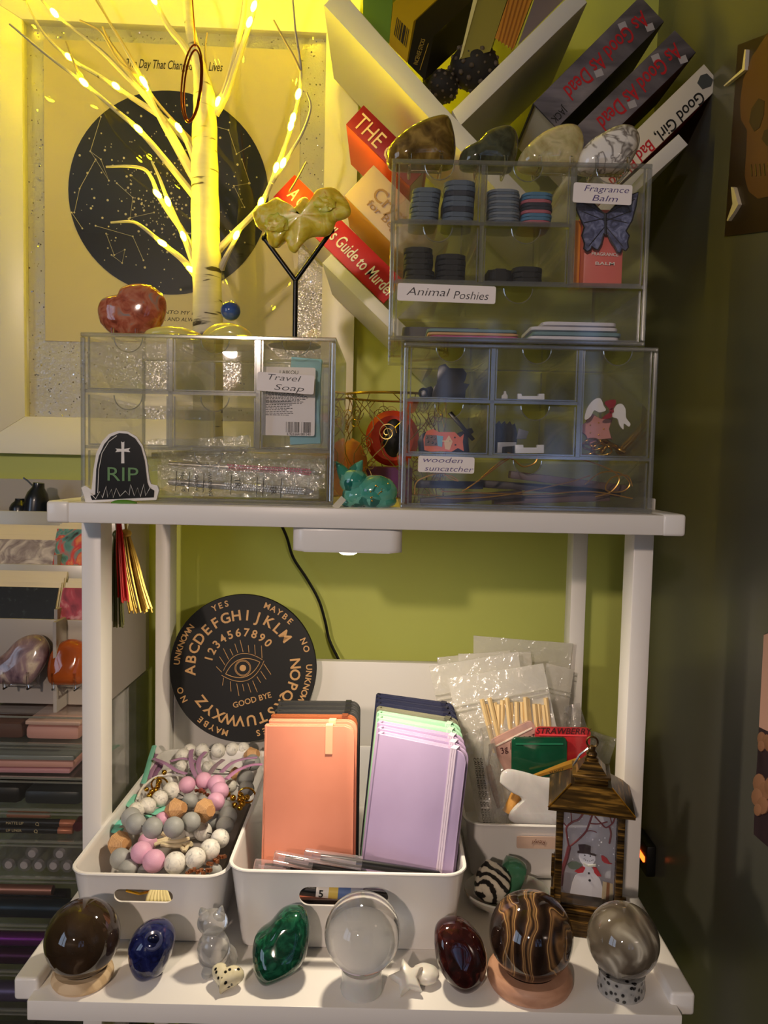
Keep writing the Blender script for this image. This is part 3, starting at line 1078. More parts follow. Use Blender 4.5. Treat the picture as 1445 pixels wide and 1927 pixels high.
one(G().ball(c, r, sub=4), 'marble', blue, 'small blue marble ball resting on the pale yellow stones', 'marble')

# black forked stand with a raw yellow stone
blk = mat('black_metal', C(14, 13, 12), rough=.28, metal=.3)
YS = .80
b0 = P(555, 628, YS); b0.z = zt_
t = thing('forked_stand', 'black metal forked stand on the left clear box', 'stand', b0)
finish(G().lathe([(0, 0), (.026, 0), (.027, .001), (.026, .0025), (0, .003)], 32, M.Translation(b0)), 'foot', blk, t)
finish(G().tube([b0 + V((0, 0, .002)), P(556, 530, YS)], .0026, 10), 'post', blk, t)
for arm, pr in ((((556, 528), (497, 448)), ((497, 448), (509, 424))), (((556, 528), (624, 434)), ((624, 434), (578, 405)))):
    finish(G().tube([P(*arm[0], YS), P(arm[0][0] * .5 + arm[1][0] * .5, arm[0][1] * .5 + arm[1][1] * .5, YS), P(*arm[1], YS)], .0023, 10), 'arm', blk, t)
    finish(G().tube([P(*pr[0], YS), P(*pr[1], YS - .022)], .0018, 10), 'prong', blk, t)
    finish(G().ball(P(*pr[0], YS), .0032, sub=2), 'joint', blk, t)
citr = pat('raw_yellow_stone', [(.3, C(206, 180, 40)), (.5, C(236, 214, 72)), (.65, C(244, 230, 124)), (.74, C(226, 160, 56))], scale=60, dist=2, rough=.3, sss=.4, bmp=.4, coat=.3)
t = thing('raw_stone', 'frilly raw yellow stone resting in the black forked stand', 'stone', P(560, 470, YS - .005))
pp = [(475, 402), (492, 384), (520, 376), (535, 378), (541, 390), (533, 402), (548, 398), (560, 385), (572, 374), (590, 386), (594, 372), (600, 358), (618, 351), (640, 362), (655, 385), (661, 402), (648, 411), (632, 418), (622, 440), (598, 447), (580, 449), (566, 462), (556, 474), (546, 470), (536, 456), (520, 466), (506, 458), (497, 440), (483, 425)]
g = G(); pillow(g, pp, YS - .012, .024, 3, lev=5)
for v in g.bm.verts:
    v.co += V((NZ.noise(v.co * 60), NZ.noise(v.co * 60 + V((9, 3, 1))) * 1.6, NZ.noise(v.co * 60 + V((3, 9, 4))))) * .0032
finish(g, 'stone', citr, t, ang=70)
g = G()
for fx, fy, r_ in ((520, 420, 22), (610, 385, 20)):
    p = P(fx, fy, YS - .022); g.ball(p, (r_ * S(p), .0035, r_ * S(p) * .8), sub=3, amp=.35, freq=3, seed=fx)
merge(t.children[0], g, citr)

# the four stones on the topmost box
zt2 = TBX[3]
q1 = pat('smoky_olive_quartz', [(.3, C(70, 52, 22)), (.5, C(120, 96, 44)), (.7, C(168, 140, 72))], scale=60, dist=1, rough=.08, sss=.3, coat=.5)
q2 = pat('dark_green_quartz', [(.3, C(48, 50, 36)), (.6, C(84, 86, 64)), (.8, C(60, 66, 60))], scale=70, dist=1, rough=.1, sss=.2, coat=.5)
q3 = pat('pale_citrine', [(.3, C(180, 168, 110)), (.55, C(232, 222, 170)), (.75, C(150, 132, 96))], scale=50, dist=1, rough=.06, trans=.3, sss=.3, coat=.5)
q4 = pat('white_howlite', [(.0, C(238, 234, 226)), (.44, C(232, 228, 220)), (.49, C(120, 112, 106)), (.53, C(230, 226, 218)), (1, C(240, 236, 228))], scale=42, dist=.8, detail=3, rough=.12, coat=.4)
YQ = .775
stone('olive brown polished stone leftmost on the topmost clear box', 'stone', [(727, 278), (731, 252), (752, 228), (782, 208), (815, 195), (843, 192), (853, 215), (858, 245), (856, 272), (848, 290), (800, 294), (740, 293)], YQ, .036, q1, zt2, (.03, .014))
stone('dark green polished stone second from left on the topmost clear box', 'stone', [(863, 280), (870, 262), (895, 248), (915, 228), (940, 218), (962, 217), (974, 235), (974, 262), (966, 290), (955, 303), (900, 300), (868, 297)], YQ, .034, q2, zt2, (.026, .014))
stone('clear yellowish polished stone third from left on the topmost clear box', 'stone', [(973, 292), (980, 270), (1002, 245), (1030, 226), (1062, 216), (1088, 220), (1098, 245), (1092, 275), (1078, 298), (1040, 307), (985, 304)], YQ, .036, q3, zt2, (.03, .014))
stone('white grey-veined polished stone rightmost on the topmost clear box', 'stone', [(1084, 300), (1086, 280), (1105, 255), (1130, 238), (1162, 223), (1188, 224), (1202, 242), (1200, 265), (1186, 292), (1168, 312), (1120, 314), (1090, 312)], YQ, .036, q4, zt2, (.03, .014))

# RIP gravestone standee with a lump of green putty
t = thing('gravestone_figure', 'flat black gravestone figure with RIP lettering leaning on the left box', 'ornament', (P(228, 940, .727).x, .727, ZS))
yb = .7295
wht = mat('standee_white', C(236, 232, 226), rough=.3, coat=.5)
bkk = mat('standee_black', C(10, 10, 12), rough=.25, coat=.3)
lift = ZS - P(200, 943, yb).z


def flat(g, pp, Y, t_, n=0, dz=0):
    pts = [(x, z + dz) for x, z in outline(pp, Y, n)]
    return g.prism(pts, -Y - t_, -Y, MX90, 0)


finish(flat(G(), [(161, 943), (158, 930), (153, 915), (160, 911), (172, 919), (176, 880), (181, 850), (192, 828), (205, 814), (222, 808), (240, 809), (257, 819), (268, 835), (276, 862), (281, 900), (284, 908), (296, 911), (299, 920), (294, 938)], yb - .0012, .003, 0, lift), 'outline_board', wht, t)
finish(flat(G(), [(173, 938), (170, 930), (179, 928), (181, 880), (186, 855), (196, 833), (208, 819), (224, 812), (239, 813), (254, 822), (265, 838), (272, 864), (277, 905), (281, 915), (290, 920), (289, 933)], yb - .002, .001, 0, lift), 'gravestone', bkk, t)
g = G()
flat(g, [(228, 828), (231, 830), (234, 828), (233.5, 842), (245, 840), (242, 844), (245, 848), (233.5, 847), (234, 869), (228, 869), (228.5, 847), (217, 848), (220, 844), (217, 841), (228.5, 842)], yb - .0026, .0008, 0, lift)
finish(g, 'cross', wht, t)
g = G()
z_ = [(170, 925), (180, 936), (188, 922), (193, 934), (200, 912), (203, 933), (210, 918), (213, 934), (219, 916), (226, 931), (236, 921), (243, 929), (246, 909), (253, 930), (259, 915), (264, 932), (271, 908), (274, 930), (283, 914)]
g.tube([P(a, b, yb - .0025) + V((0, 0, lift)) for a, b in z_], .0005, 6)
g.tube([P(a, b, yb - .0025) + V((0, 0, lift)) for a, b in ((184, 925), (186, 880), (192, 850), (205, 828), (220, 817))], .0004, 6)
finish(g, 'grass_outline', wht, t)
gtx = mat('grave_green', C(96, 140, 84), rough=.5)
text('lettering', 'RIP', 26 * S(P(230, 890, yb)), MXZ(P(230, 891, yb - .0028) + V((0, 0, lift))), gtx, t, width=58 * S(P(230, 890, yb)), bold=.0)
pt = V((P(234, 943, .7245).x, .7238, ZS))
one(G().ball(pt, (.0125, .0032, .0035), sub=3), 'putty_lump', mat('green_putty', C(86, 140, 36), rough=.6), 'small green putty lump at the foot of the gravestone figure', 'putty')
p = P(637, 944, .735)
one(G().box((p.x + .001, .729, ZS + .0045), (.013, .002, .006), M.Rotation(-.85, 4, 'Y')), 'plastic_strip', mat('clear_strip', C(220, 214, 196), rough=.2, alpha=.7), 'small pale plastic strip leaning at the corner of the left clear box', 'strip')

# travel soap pack standing in the tall drawer of the left box
X0, X1, Z0, Z1 = LC[4]
fz = Z0 + .0018
sh = sheet('blister_plastic', (.95, .96, .96, 1), .05, (.9, .93, .95, 1), .10)
t = thing('soap_sheets_pack', 'clear pack of pale blue soap sheets with a printed white label', 'soap pack', ((X0 + X1) / 2, .752, fz))
k = S(P(550, 750, .745))
cxp = P(550, 750, .746).x
finish(G().prism(rrect(112 * k, 165 * k, .007), -.018, 0, MXZ((cxp, .7465, fz + 82.5 * k)), .002), 'blister', sh, t)
finish(G().prism(rrect(100 * k, 128 * k, .002), 0, .0006, MXZ((P(543, 752, .7458).x, .7458, fz + 86 * k))), 'paper_label', STK, t)
g = G()
for i in range(9):
    g.box((cxp + 22 * k, .751 + i * .0014, fz + (52 + 40 * (i % 3)) * k), (58 * k, .0011, (100 - 8 * (i % 3)) * k * .9), M.Rotation(.06 * ((i % 3) - 1), 4, 'Y'), .0004)
finish(g, 'soap_sheets', mat('pale_blue_soap', C(150, 205, 215), rough=.5), t, kind='stuff')
F_ = MXZ((P(543, 752, .745).x, .7451, fz + 86 * k))
text('brand_lettering', 'LAIKOU', 7 * k, F_ @ M.Translation((0, 54 * k, .0001)), ink, t, bold=-.01)
g = G()
for i in range(22):
    y = (28 if i < 13 else 12) - (i * 2.6 if i < 13 else (i - 13) * 3.2 + 12)
    wl_ = R.uniform(.75, 1) * (86 if i < 13 else 52)
    x = -43
    while x < -43 + wl_:
        d = R.uniform(2, 7)
        g.box(F_ @ V(((x + d / 2) * k, (y) * k, 0)), (d * k, .0002, 1.2 * k)); x += d + 1.4
for i in range(26):
    if R.random() < .72:
        g.box(F_ @ V(((-4 + i * 1.85) * k, -48 * k, 0)), (R.choice([.7, 1.2]) * k, .0002, 20 * k))
finish(g, 'small_print', ink, t, kind='stuff')
text('number_lettering', '6 921664 081540', 4.5 * k, F_ @ M.Translation((20 * k, -61 * k, .0001)), ink, t)

# wrapped glitter pens lying in the wide drawer of the left box
X0, X1, Z0, Z1 = LC[5]
fz = Z0 + .0018
crk = sheet('crinkled_wrap', (.95, .95, .93, 1), .15, (.88, .86, .83, 1), .16, .12, (140, 1.0), refl_g=.5)
rose = mat('pink_rhinestone', C(226, 70, 130), rough=.12, coat=.6)
silv = mat('silver_rhinestone', C(232, 230, 226), rough=.12, metal=.3)
for i, (a, b, y, zz, gem, lab) in enumerate((((300, 872), (612, 890), .775, 34, rose, 'clear wrapped pen with pink rhinestones in the wide drawer'), ((300, 905), (600, 926), .752, 12, silv, 'clear wrapped pen with silver rhinestones at the front of the wide drawer'), ((275, 858), (470, 850), .80, 52, silv, 'clear wrapped pen at the upper back of the wide drawer'))):
    pa, pb = P(*a, y), P(*b, y)
    pa.z = max(pa.z, fz + .005); pb.z = max(pb.z, fz + .005)
    t = thing('wrapped_pen', lab, 'pen', (pa + pb) / 2 - V((0, 0, .005)), 0, 'wrapped pens in the left box')
    d = (pb - pa)
    finish(G().tube([pa + d * .06, pa + d * .5, pa + d * .92, pa + d * .97], [.0035, .0042, .004, .001], 10), 'pen_barrel', mat('pen_silver', C(150, 146, 140), rough=.3, metal=.6), t)
    g = G()
    for q in range(34):
        for s_ in range(3):
            g.ball(pa + d * (.42 + .5 * (q + .5 * (s_ % 2)) / 34) + V((0, -.0042, (s_ - 1) * .0024)), .0012, sub=1)
    finish(g, 'rhinestones', gem, t, ang=10, kind='stuff')
    g = G()
    W2 = .016
    n = 16; rows = []
    for q in range(n + 1):
        p = pa + d * (q / n)
        rows.append([p + V((0, -.0055 + .002 * NZ.noise(p * 90), W2 + .003 * NZ.noise(p * 70))), p + V((0, -.0075 + .0015 * NZ.noise(p * 110), 0)), p + V((0, -.0055, -min(W2, p.z - fz - .001) )), p + V((0, .0065, -min(W2, p.z - fz - .001))), p + V((0, .0065, W2))])
    vs = [v for r_ in rows for v in r_]
    g.faces(vs, [(q * 5 + s_, q * 5 + (s_ + 1) % 5, (q + 1) * 5 + (s_ + 1) % 5, (q + 1) * 5 + s_) for q in range(n) for s_ in range(5)])
    finish(g, 'plastic_wrap', crk, t, ang=60)
    if i == 1:
        ang = math.atan2(d.z, d.x)
        for s_, fx, fz_, hh, rot in (('TR', .50, .004, .0052, -1.57), ('ER', .72, -.001, .0050, -1.57), ('No. 81 0', .16, .001, .0036, -1.57), ('Original', .25, .001, .0034, -1.57), ('WARNING', .33, .001, .0034, -1.57)):
            text('print', s_, hh, MXZ(pa + d * fx + V((0, -.0092, fz_)), ang + rot * .93), ink, t)
        g = G()
        for fx in (.12, .20, .29, .46, .62, .66, .77):
            p = pa + d * fx + V((0, -.009, 0)); g.tube([p + V((.0005, 0, .011)), p + V((-.0005, 0, -.008))], .0003, 4)
        finish(g, 'print_lines', ink, t, kind='stuff')

# ================================================================= contents of the right boxes
fabr = [mat('badge_slate', C(84, 98, 112), rough=.6), mat('badge_navy', C(40, 46, 58), rough=.6), mat('badge_black', C(26, 26, 24), rough=.7), mat('badge_pink', C(176, 96, 106), rough=.6), mat('badge_blue', C(72, 120, 150), rough=.6), mat('badge_grey', C(120, 128, 134), rough=.6)]


def badge_mesh(w_, d_, h_, mt, name='badge'):
    g = G(); g.prism(rrect(w_, d_, min(w_, d_) * .3), 0, h_ * .93, None, h_ * .22, 2)
    bm = g.bm
    me = bpy.data.meshes.new(name)
    bmesh.ops.recalc_face_normals(bm, faces=bm.faces)
    bm.to_mesh(me); bm.free(); me.materials.append(mt)
    return me


def badges(cell, x0, x1, n, ytop, Y, mats, label, d_=.045, group=None, name='badge', cat='badge', slant=0):
    X0, X1, Z0, Z1 = cell
    z = Z0 + .0019
    pa, pb = P(x0, ytop, Y), P(x1, ytop, Y)
    h_ = (pa.z - z) / n
    w_ = pb.x - pa.x
    ms = {}
    for i in range(n):
        mt = mats[i % len(mats)]
        if mt.name not in ms:
            ms[mt.name] = badge_mesh(w_, d_, h_, mt, name)
        o = place(ms[mt.name], name, None, M.Translation(((pa.x + pb.x) / 2 + R.uniform(-.0008, .0008) + slant * i, Y + d_ / 2, z + i * h_)) @ M.Rotation(R.uniform(-.05, .05), 4, 'Z'))
        tag(o, label, cat, group or label)


f = fabr
yq = YB + .006
badges(TC[0], 772, 826, 7, 351, yq, [f[0]], 'flat slate blue badge in the left stack of the top left drawer', slant=.0003)
badges(TC[0], 834, 893, 8, 337, yq, [f[0], f[0], f[1]], 'flat slate blue badge in the taller right stack of the top left drawer', slant=.0003)
badges(TC[1], 921, 981, 12, 354, yq, [f[0], f[5]], 'flat slate badge in the tall left stack of the top middle drawer')
badges(TC[1], 985, 1043, 9, 360, yq, [f[3], f[4], f[4], f[3], f[1], f[1]], 'flat coloured badge in the right stack of the top middle drawer')
badges(TC[2], 762, 817, 6, 463, yq, [f[2]], 'flat black badge in the left stack of the second drawer down')
badges(TC[2], 822, 877, 5, 476, yq, [f[2]], 'flat black badge in the right stack of the second drawer down')
badges(TC[3], 918, 963, 1, 503, yq, [f[2]], 'single flat black badge at the left of the lower middle drawer')
badges(TC[3], 968, 1024, 3, 500, yq, [f[2]], 'flat black badge in the low right stack of the lower middle drawer')
pads = [mat('pad_grey', C(92, 88, 90), rough=.7), mat('pad_lilac', C(110, 104, 130), rough=.7), mat('pad_teal', C(110, 140, 146), rough=.6), mat('pad_orange', C(206, 160, 110), rough=.6), mat('pad_magenta', C(190, 90, 130), rough=.6), mat('pad_white', C(214, 210, 214), rough=.5)]
X0, X1, Z0, Z1 = TC[5]
zf = Z0 + .0019
for i, (a, b, zz, h_, mt, lab, y) in enumerate(((758, 905, 14, .010, pads[0], 'thick dark grey sticky note pad under the Animal sticker', .79), (758, 900, 0, .0065, pads[1], 'lilac edged sticky note pad at the bottom left', .79), (810, 978, 0, .0018, pads[4], 'magenta sticky sheet at the bottom of the curved stack', .742), (806, 978, 5, .0022, pads[3], 'orange sticky sheet in the curved stack', .742), (805, 975, 11, .0026, pads[2], 'teal sticky sheet on top of the curved stack', .742), (998, 1168, 0, .0032, pads[5], 'white card lowest in the right stack of the wide drawer', .742), (1004, 1172, 9, .0032, pads[2], 'grey green card in the right stack of the wide drawer', .744), (1000, 1165, 19, .0032, pads[5], 'white card second from top in the right stack of the wide drawer', .746), (1022, 1162, 29, .0032, pads[5], 'white card on top of the right stack of the wide drawer', .748))):
    pa, pb = P(a, 600, y), P(b, 600, y)
    k = S(pa)
    g = G(); g.prism(rrect(pb.x - pa.x, .06, .006), 0, h_, M.Translation(((pa.x + pb.x) / 2, y + .03, zf + zz * k)), .0006)
    one(g, 'note_pad', mt, lab, 'note pad', 'paper pads in the wide drawer of the top box')

# fragrance balm and its butterfly
X0, X1, Z0, Z1 = TC[4]
fz = Z0 + .0019
pc = P(1138, 450, .75); k = S(pc)
t = thing('balm_box', 'coral fragrance balm box with a dark blue butterfly on its front', 'balm', (pc.x, .752, fz))
coral = pat('coral_card', [(.3, C(226, 120, 96)), (.7, C(232, 104, 110))], scale=12, rough=.4)
finish(G().box((pc.x, .765, fz + 72 * k), (74 * k, .025, 144 * k), None, .0015), 'carton', coral, t)
finish(G().box((pc.x - 44 * k, .776, fz + 66 * k), (14 * k, .02, 132 * k), None, .0015), 'amber_tube', mat('amber_side', C(226, 150, 50), rough=.3), t)
bl = [(899, 405), (900, 440), (912, 480), (935, 535), (946, 560), (936, 595), (948, 628), (944, 650), (958, 662), (972, 655), (978, 640), (992, 652), (1004, 655), (1018, 630), (1029, 585)]
br = [(1044, 585), (1060, 620), (1078, 645), (1086, 665), (1100, 668), (1106, 650), (1122, 660), (1134, 645), (1130, 620), (1138, 595), (1124, 575), (1150, 530), (1166, 470), (1176, 410)]
top = [(1120, 430), (1075, 470), (1052, 495), (1036, 505), (1018, 490), (990, 462), (950, 425)]
pp = [(680 + .443 * a, 180 + .443 * b) for a, b in bl + br + top]
wing = pat('butterfly_wing', [(.25, C(34, 34, 52)), (.5, C(82, 88, 124)), (.7, C(136, 142, 176))], scale=110, detail=5, dist=1.5, rough=.5)
finish(slab(G(), pp, .7475, .0014, 0), 'butterfly', wing, t)
g = G()
g.tube([P(680 + .443 * a, 180 + .443 * b, .7470) for a, b in bl + br + top], .0007, 5, closed=True)
for a in ((1036, 505, 915, 440), (1036, 520, 945, 540), (1036, 505, 1160, 440), (1036, 520, 1128, 540), (1030, 560, 965, 640), (1042, 560, 1110, 640), (1032, 530, 935, 490), (1042, 530, 1145, 490)):
    g.tube([P(680 + .443 * a[0], 180 + .443 * a[1], .7471), P(680 + .443 * a[2], 180 + .443 * a[3], .7471)], .0004, 5)
g.tube([P(680 + .443 * 1036, 180 + .443 * 500, .7465), P(680 + .443 * 1037, 180 + .443 * 590, .7465)], .0012, 6)
merge(t.children[2], g, mat('butterfly_ink', C(14, 12, 22), rough=.5))
px_text('FRAGRANCE', (1113, 478), (1163, 480), 6, .7515, WTXT, t)
px_text('BALM', (1120, 496), (1156, 497), 6, .7515, WTXT, t)

# lower right box
blkp = mat('black_acrylic', C(15, 15, 17), rough=.3)
whp = mat('white_acrylic', C(222, 222, 224), rough=.3)


def cut(label, pp, Y, t_, mt, cat='shape', name='cutout_shape', cell=None, group=None):
    g = G()
    pts = outline(pp, Y)
    dz = 0
    if cell:
        dz = cell[2] + .0019 - min(p[1] for p in pts)
    g.prism([(x, z + dz) for x, z in pts], -Y - t_, -Y, MX90, .0003)
    return one(g, name, mt, label, cat, group)


cut('black cutout with two rounded ears in the top left drawer', [(812, 733), (816, 712), (824, 704), (823, 690), (826, 672), (838, 667), (846, 676), (860, 676), (872, 676), (879, 686), (876, 698), (872, 704), (884, 706), (876, 718), (876, 733)], .76, .003, blkp, cell=RC[0])
cut('black cutout leaning behind in the top left drawer', [(790, 733), (795, 712), (812, 706), (818, 716), (815, 733)], .785, .003, blkp, cell=RC[0])
g = G(); p = P(797, 722, .765); p.z = RC[0][2] + .0075; g.tube([p + V((.0038 * math.cos(a * PI / 10), 0, .0042 * math.sin(a * PI / 10))) for a in range(20)], .0013, 8, closed=True)
one(g, 'ring_piece', blkp, 'small black ring standing left of the eared cutout', 'ring')
cut('small white peg in the upper middle drawer', [(944, 733), (945, 724), (949, 722), (949, 716), (953, 716), (953, 722), (956, 724), (956, 733)], .76, .004, whp, cell=RC[1])
cut('white notched base in the upper middle drawer', [(975, 738), (975, 726), (982, 726), (982, 731), (1014, 731), (1014, 726), (1025, 726), (1025, 738)], .755, .006, whp, cell=RC[1])
cut('dark grey flat piece behind the white base in the upper middle drawer', [(955, 733), (958, 727), (974, 728), (974, 733)], .78, .003, blkp, cell=RC[1])
fox = mat('fox_orange', C(226, 112, 78), rough=.35)
t = thing('fox_figure', 'orange fox figure with a brown dotted cup lying in the lower left small drawer', 'figure', (P(835, 838, .752).x, .752, RC[2][2] + .0019))
dz = RC[2][2] + .0019 - P(835, 839, .752).z


def ff(pp, y, t_, n=0):
    return flat(G(), pp, y, t_, n, dz)


finish(ff([(799, 836), (797, 815), (803, 800), (815, 796), (826, 802), (838, 802), (856, 802), (866, 812), (873, 806), (871, 820), (873, 838), (862, 832), (850, 839), (828, 838), (812, 839)], .752, .003, 0), 'body', fox, t)
finish(ff([(836, 822), (845, 808), (852, 820), (846, 836), (838, 834)], .7515, .001, 0), 'face', mat('fox_cream', C(236, 196, 150), rough=.4), t)
cupo = finish(ff([(799, 828), (801, 807), (822, 808), (824, 828)], .7513, .001), 'cup', mat('cup_brown', C(120, 92, 88), rough=.4), t)
g = G()
for a, b in ((804, 812), (812, 811), (818, 815), (806, 820), (814, 822), (820, 824)):
    p = P(a, b, .7508) + V((0, 0, dz)); g.ball(p, (.0011, .0004, .0011), sub=1)
merge(cupo, g, blkp)
finish(ff([(824, 828), (822, 808), (834, 810), (832, 830)], .7512, .001), 'cup_lid', mat('cup_blue', C(120, 176, 200), rough=.4), t)
finish(ff([(832, 820), (832, 818), (847, 818), (847, 821)], .7508, .0006), 'straw', mat('straw_cream', C(236, 210, 160), rough=.4), t)
g = G()
for a, b in ((846, 819), (856, 812), (857, 826)):
    g.ball(P(a, b, .7512) + V((0, 0, dz)), (.0010, .0005, .0008), sub=1)
finish(g, 'eyes_and_nose', blkp, t)
cut('black stick piece standing aslant behind the fox', [(843, 778), (850, 774), (894, 826), (888, 830)], .775, .003, blkp, 'stick', 'stick_piece')
cut('black forked piece lying behind the fox', [(838, 836), (845, 812), (862, 800), (880, 792), (888, 790), (892, 798), (880, 808), (884, 836)], .785, .003, blkp, cell=RC[2])
cut('black lobed piece left behind the fox', [(788, 838), (786, 818), (792, 806), (802, 800), (806, 838)], .785, .003, blkp, cell=RC[2])
for i in range(4):
    x = 925 + i * 10
    cut('dark comb-like cutout standing in the row in the lower middle drawer', [(x, 842), (x - 1, 786), (x + 5, 780), (x + 9, 788), (x + 14, 784), (x + 17, 794), (x + 19, 808), (x + 16, 842)], .79 + i * .008, .003, mat('slate_acrylic', C(36, 40, 46), rough=.35), cell=RC[3], group='comb-like cutouts')
cut('grey notched frame piece in the lower middle drawer', [(936, 842), (937, 822), (972, 822), (972, 829), (945, 830), (945, 842)], .752, .004, mat('grey_acrylic', C(160, 162, 166), rough=.35), cell=RC[3])
cut('white notched base in the lower middle drawer', [(970, 842), (970, 826), (985, 826), (985, 832), (1011, 832), (1011, 826), (1024, 826), (1024, 842)], .748, .005, whp, cell=RC[3])
cut('grey square plate leaning in the lower middle drawer', [(972, 826), (976, 806), (995, 812), (990, 826)], .77, .003, mat('plate_grey', C(110, 112, 118), rough=.35))

# winged bow, pink star and gold bits in the tall drawer
enam = mat('white_enamel', C(238, 234, 228), rough=.15, coat=.6)
redn = mat('red_enamel', C(150, 22, 32), rough=.2, coat=.6)
goldm = mat('gold_metal', C(206, 158, 72), rough=.22, metal=1)
t = thing('winged_charm', 'white winged charm with a dark red bow in the tall drawer', 'charm', P(1145, 800, .752))
finish(slab(G(), [(1136, 764), (1130, 750), (1118, 752), (1106, 766), (1100, 785), (1103, 790), (1112, 783), (1118, 772), (1128, 776), (1140, 772)], .752, .0022, 3), 'wing', enam, t)
finish(slab(G(), [(1155, 770), (1160, 762), (1170, 760), (1177, 770), (1178, 786), (1186, 797), (1183, 803), (1174, 797), (1173, 808), (1166, 800), (1162, 788), (1152, 784)], .752, .0022, 3), 'wing', enam, t)
for q in ([(1150, 772), (1138, 760), (1142, 754), (1158, 752), (1158, 762)], [(1150, 774), (1138, 782), (1133, 788), (1144, 788), (1152, 784)], [(1147, 770), (1153, 768), (1155, 775), (1148, 778)]):
    finish(slab(G(), q, .7505, .0026, 2), 'bow_loop' if q[0][0] == 1150 else 'bow_knot', redn, t)
star = []
for i in range(10):
    a = PI / 2 + .3 + i * PI / 5; r = 40 if i % 2 == 0 else 21
    star.append((1122 + r * math.cos(a), 807 - r * math.sin(a) * .85))
t = thing('star_charm', 'dusty pink star charm behind the winged charm', 'charm', (P(1122, 840, .765).x, .766, P(1122, 841, .765).z))
so = finish(slab(G(), star, .765, .004, 0, .0012), 'star', mat('dusty_pink', C(206, 142, 132), rough=.35), t)
g = G()
for a in range(5):
    g.ball(P(1122 + 14 * math.cos(a * 1.256), 807 - 12 * math.sin(a * 1.256), .7645), .0009, sub=1)
merge(so, g, goldm)
X0, X1, Z0, Z1 = RC[4]
for i in range(7):
    x = 1100 + (i * 37) % 95; y = .76 + (i % 3) * .03
    p = P(x, 840, y); p.z = Z0 + .0075 + (i % 2) * .005
    g = G()
    if i % 3 == 0:
        g.tube([p + V((.010 * math.cos(a * PI / 8), .004 * math.sin(a * PI / 4), .0055 * math.sin(a * PI / 8))) for a in range(16)], .0011, 6, closed=True)
    elif i % 3 == 1:
        g.tube(spline([p + V((-.012, 0, -.003)), p + V((-.004, 0, .006)), p + V((.006, .004, .002)), p + V((.013, 0, -.002))], 5), [.0025] * 16, 8)
    else:
        g.ball(p, (.0085, .006, .006), sub=2, amp=.3, freq=2, seed=i)
    one(g, 'gold_finding', goldm, 'small gold metal finding lying at the bottom of the tall drawer', 'metal finding', 'gold findings in the tall drawer', ang=60)

# wooden suncatchers and their gold cords in the wide drawer
X0, X1, Z0, Z1 = RC[5]
fz = Z0 + .0019
woods = [mat('walnut_dark', C(58, 48, 50), rough=.5), mat('walnut_mid', C(96, 74, 66), rough=.5), mat('walnut_blue', C(44, 46, 66), rough=.5)]
for i, (a, b, y, zz, lab) in enumerate(((792, 985, .745, 2, 'dark wooden suncatcher slat at the front left of the wide drawer'), (930, 1150, .76, 2, 'dark wooden suncatcher slat at the front right of the wide drawer'), (780, 910, .79, 22, 'dark bluish suncatcher slat at the back left under the sticker'), (900, 1170, .80, 18, 'brown wooden suncatcher slat at the back of the wide drawer'), (960, 1180, .775, 34, 'long brown suncatcher slat lying on top in the wide drawer'))):
    pa, pb = P(a, 900, y), P(b, 900, y); k = S(pa)
    g = G(); g.box(((pa.x + pb.x) / 2, y + .008, fz + (zz + 8) * k), (pb.x - pa.x, .016, 14 * k), M.Rotation(.05 * (i - 2), 4, 'Y'), .001)
    one(g, 'suncatcher', woods[i % 3], lab, 'suncatcher', 'wooden suncatchers in the wide drawer')
gcord = mat('gold_cord', C(196, 150, 78), rough=.3, metal=.8)
for i, q in enumerate(([(780, 930), (786, 905), (830, 890), (846, 900), (862, 905), (850, 896), (835, 894)], [(905, 900), (940, 870), (965, 858), (940, 875), (900, 905), (870, 925)], [(1100, 912), (1130, 890), (1165, 890), (1185, 910), (1170, 925), (1140, 922), (1150, 900), (1180, 895), (1190, 915)], [(955, 852), (985, 860), (1010, 858), (1005, 872), (985, 878), (970, 868), (955, 858)], [(830, 925), (920, 928), (1010, 930), (1110, 925), (1190, 938)], [(1010, 860), (1080, 862), (1140, 880), (1165, 900), (1150, 925), (1120, 935)], [(820, 937), (880, 938), (960, 930), (1060, 910), (1110, 895)])):
    yy = .7425 + .002 * (i % 3)
    pts = [P(a, b, yy + (.0 if a > 0 else 0)) for a, b in q]
    for p in pts:
        p.z = max(p.z, fz + .002)
    one(G().tube(spline(pts, 6), .0007, 5), 'cord', gcord, ['gold cord looped under the handwritten sticker', 'gold cord rising to the notch of the wide drawer', 'tangled gold cord coil at the right of the wide drawer', 'gold cord knotted in the notch of the wide drawer', 'gold cord lying flat along the front of the wide drawer', 'gold cord arching over the right slats', 'gold cord crossing from lower left to right'][i], 'cord', 'gold cords in the wide drawer')

# ================================================================= between the boxes
t = thing('resin_cat', 'turquoise resin cat with gold flecks lying between the clear boxes', 'figurine', (P(700, 958, .742).x, .745, ZS))
turq = pat('turquoise_chips', [(.1, C(22, 92, 84)), (.4, C(48, 140, 124)), (.75, C(110, 186, 168))], scale=120, kind='cell', rough=.12, coat=.7, trans=.1, bmp=.2)
yc = .752


def blob(px, py, rx_, ry_, rz_, y=yc):
    p = P(px, py, y); k = S(p); return p, (rx_ * k, ry_ * k, rz_ * k)


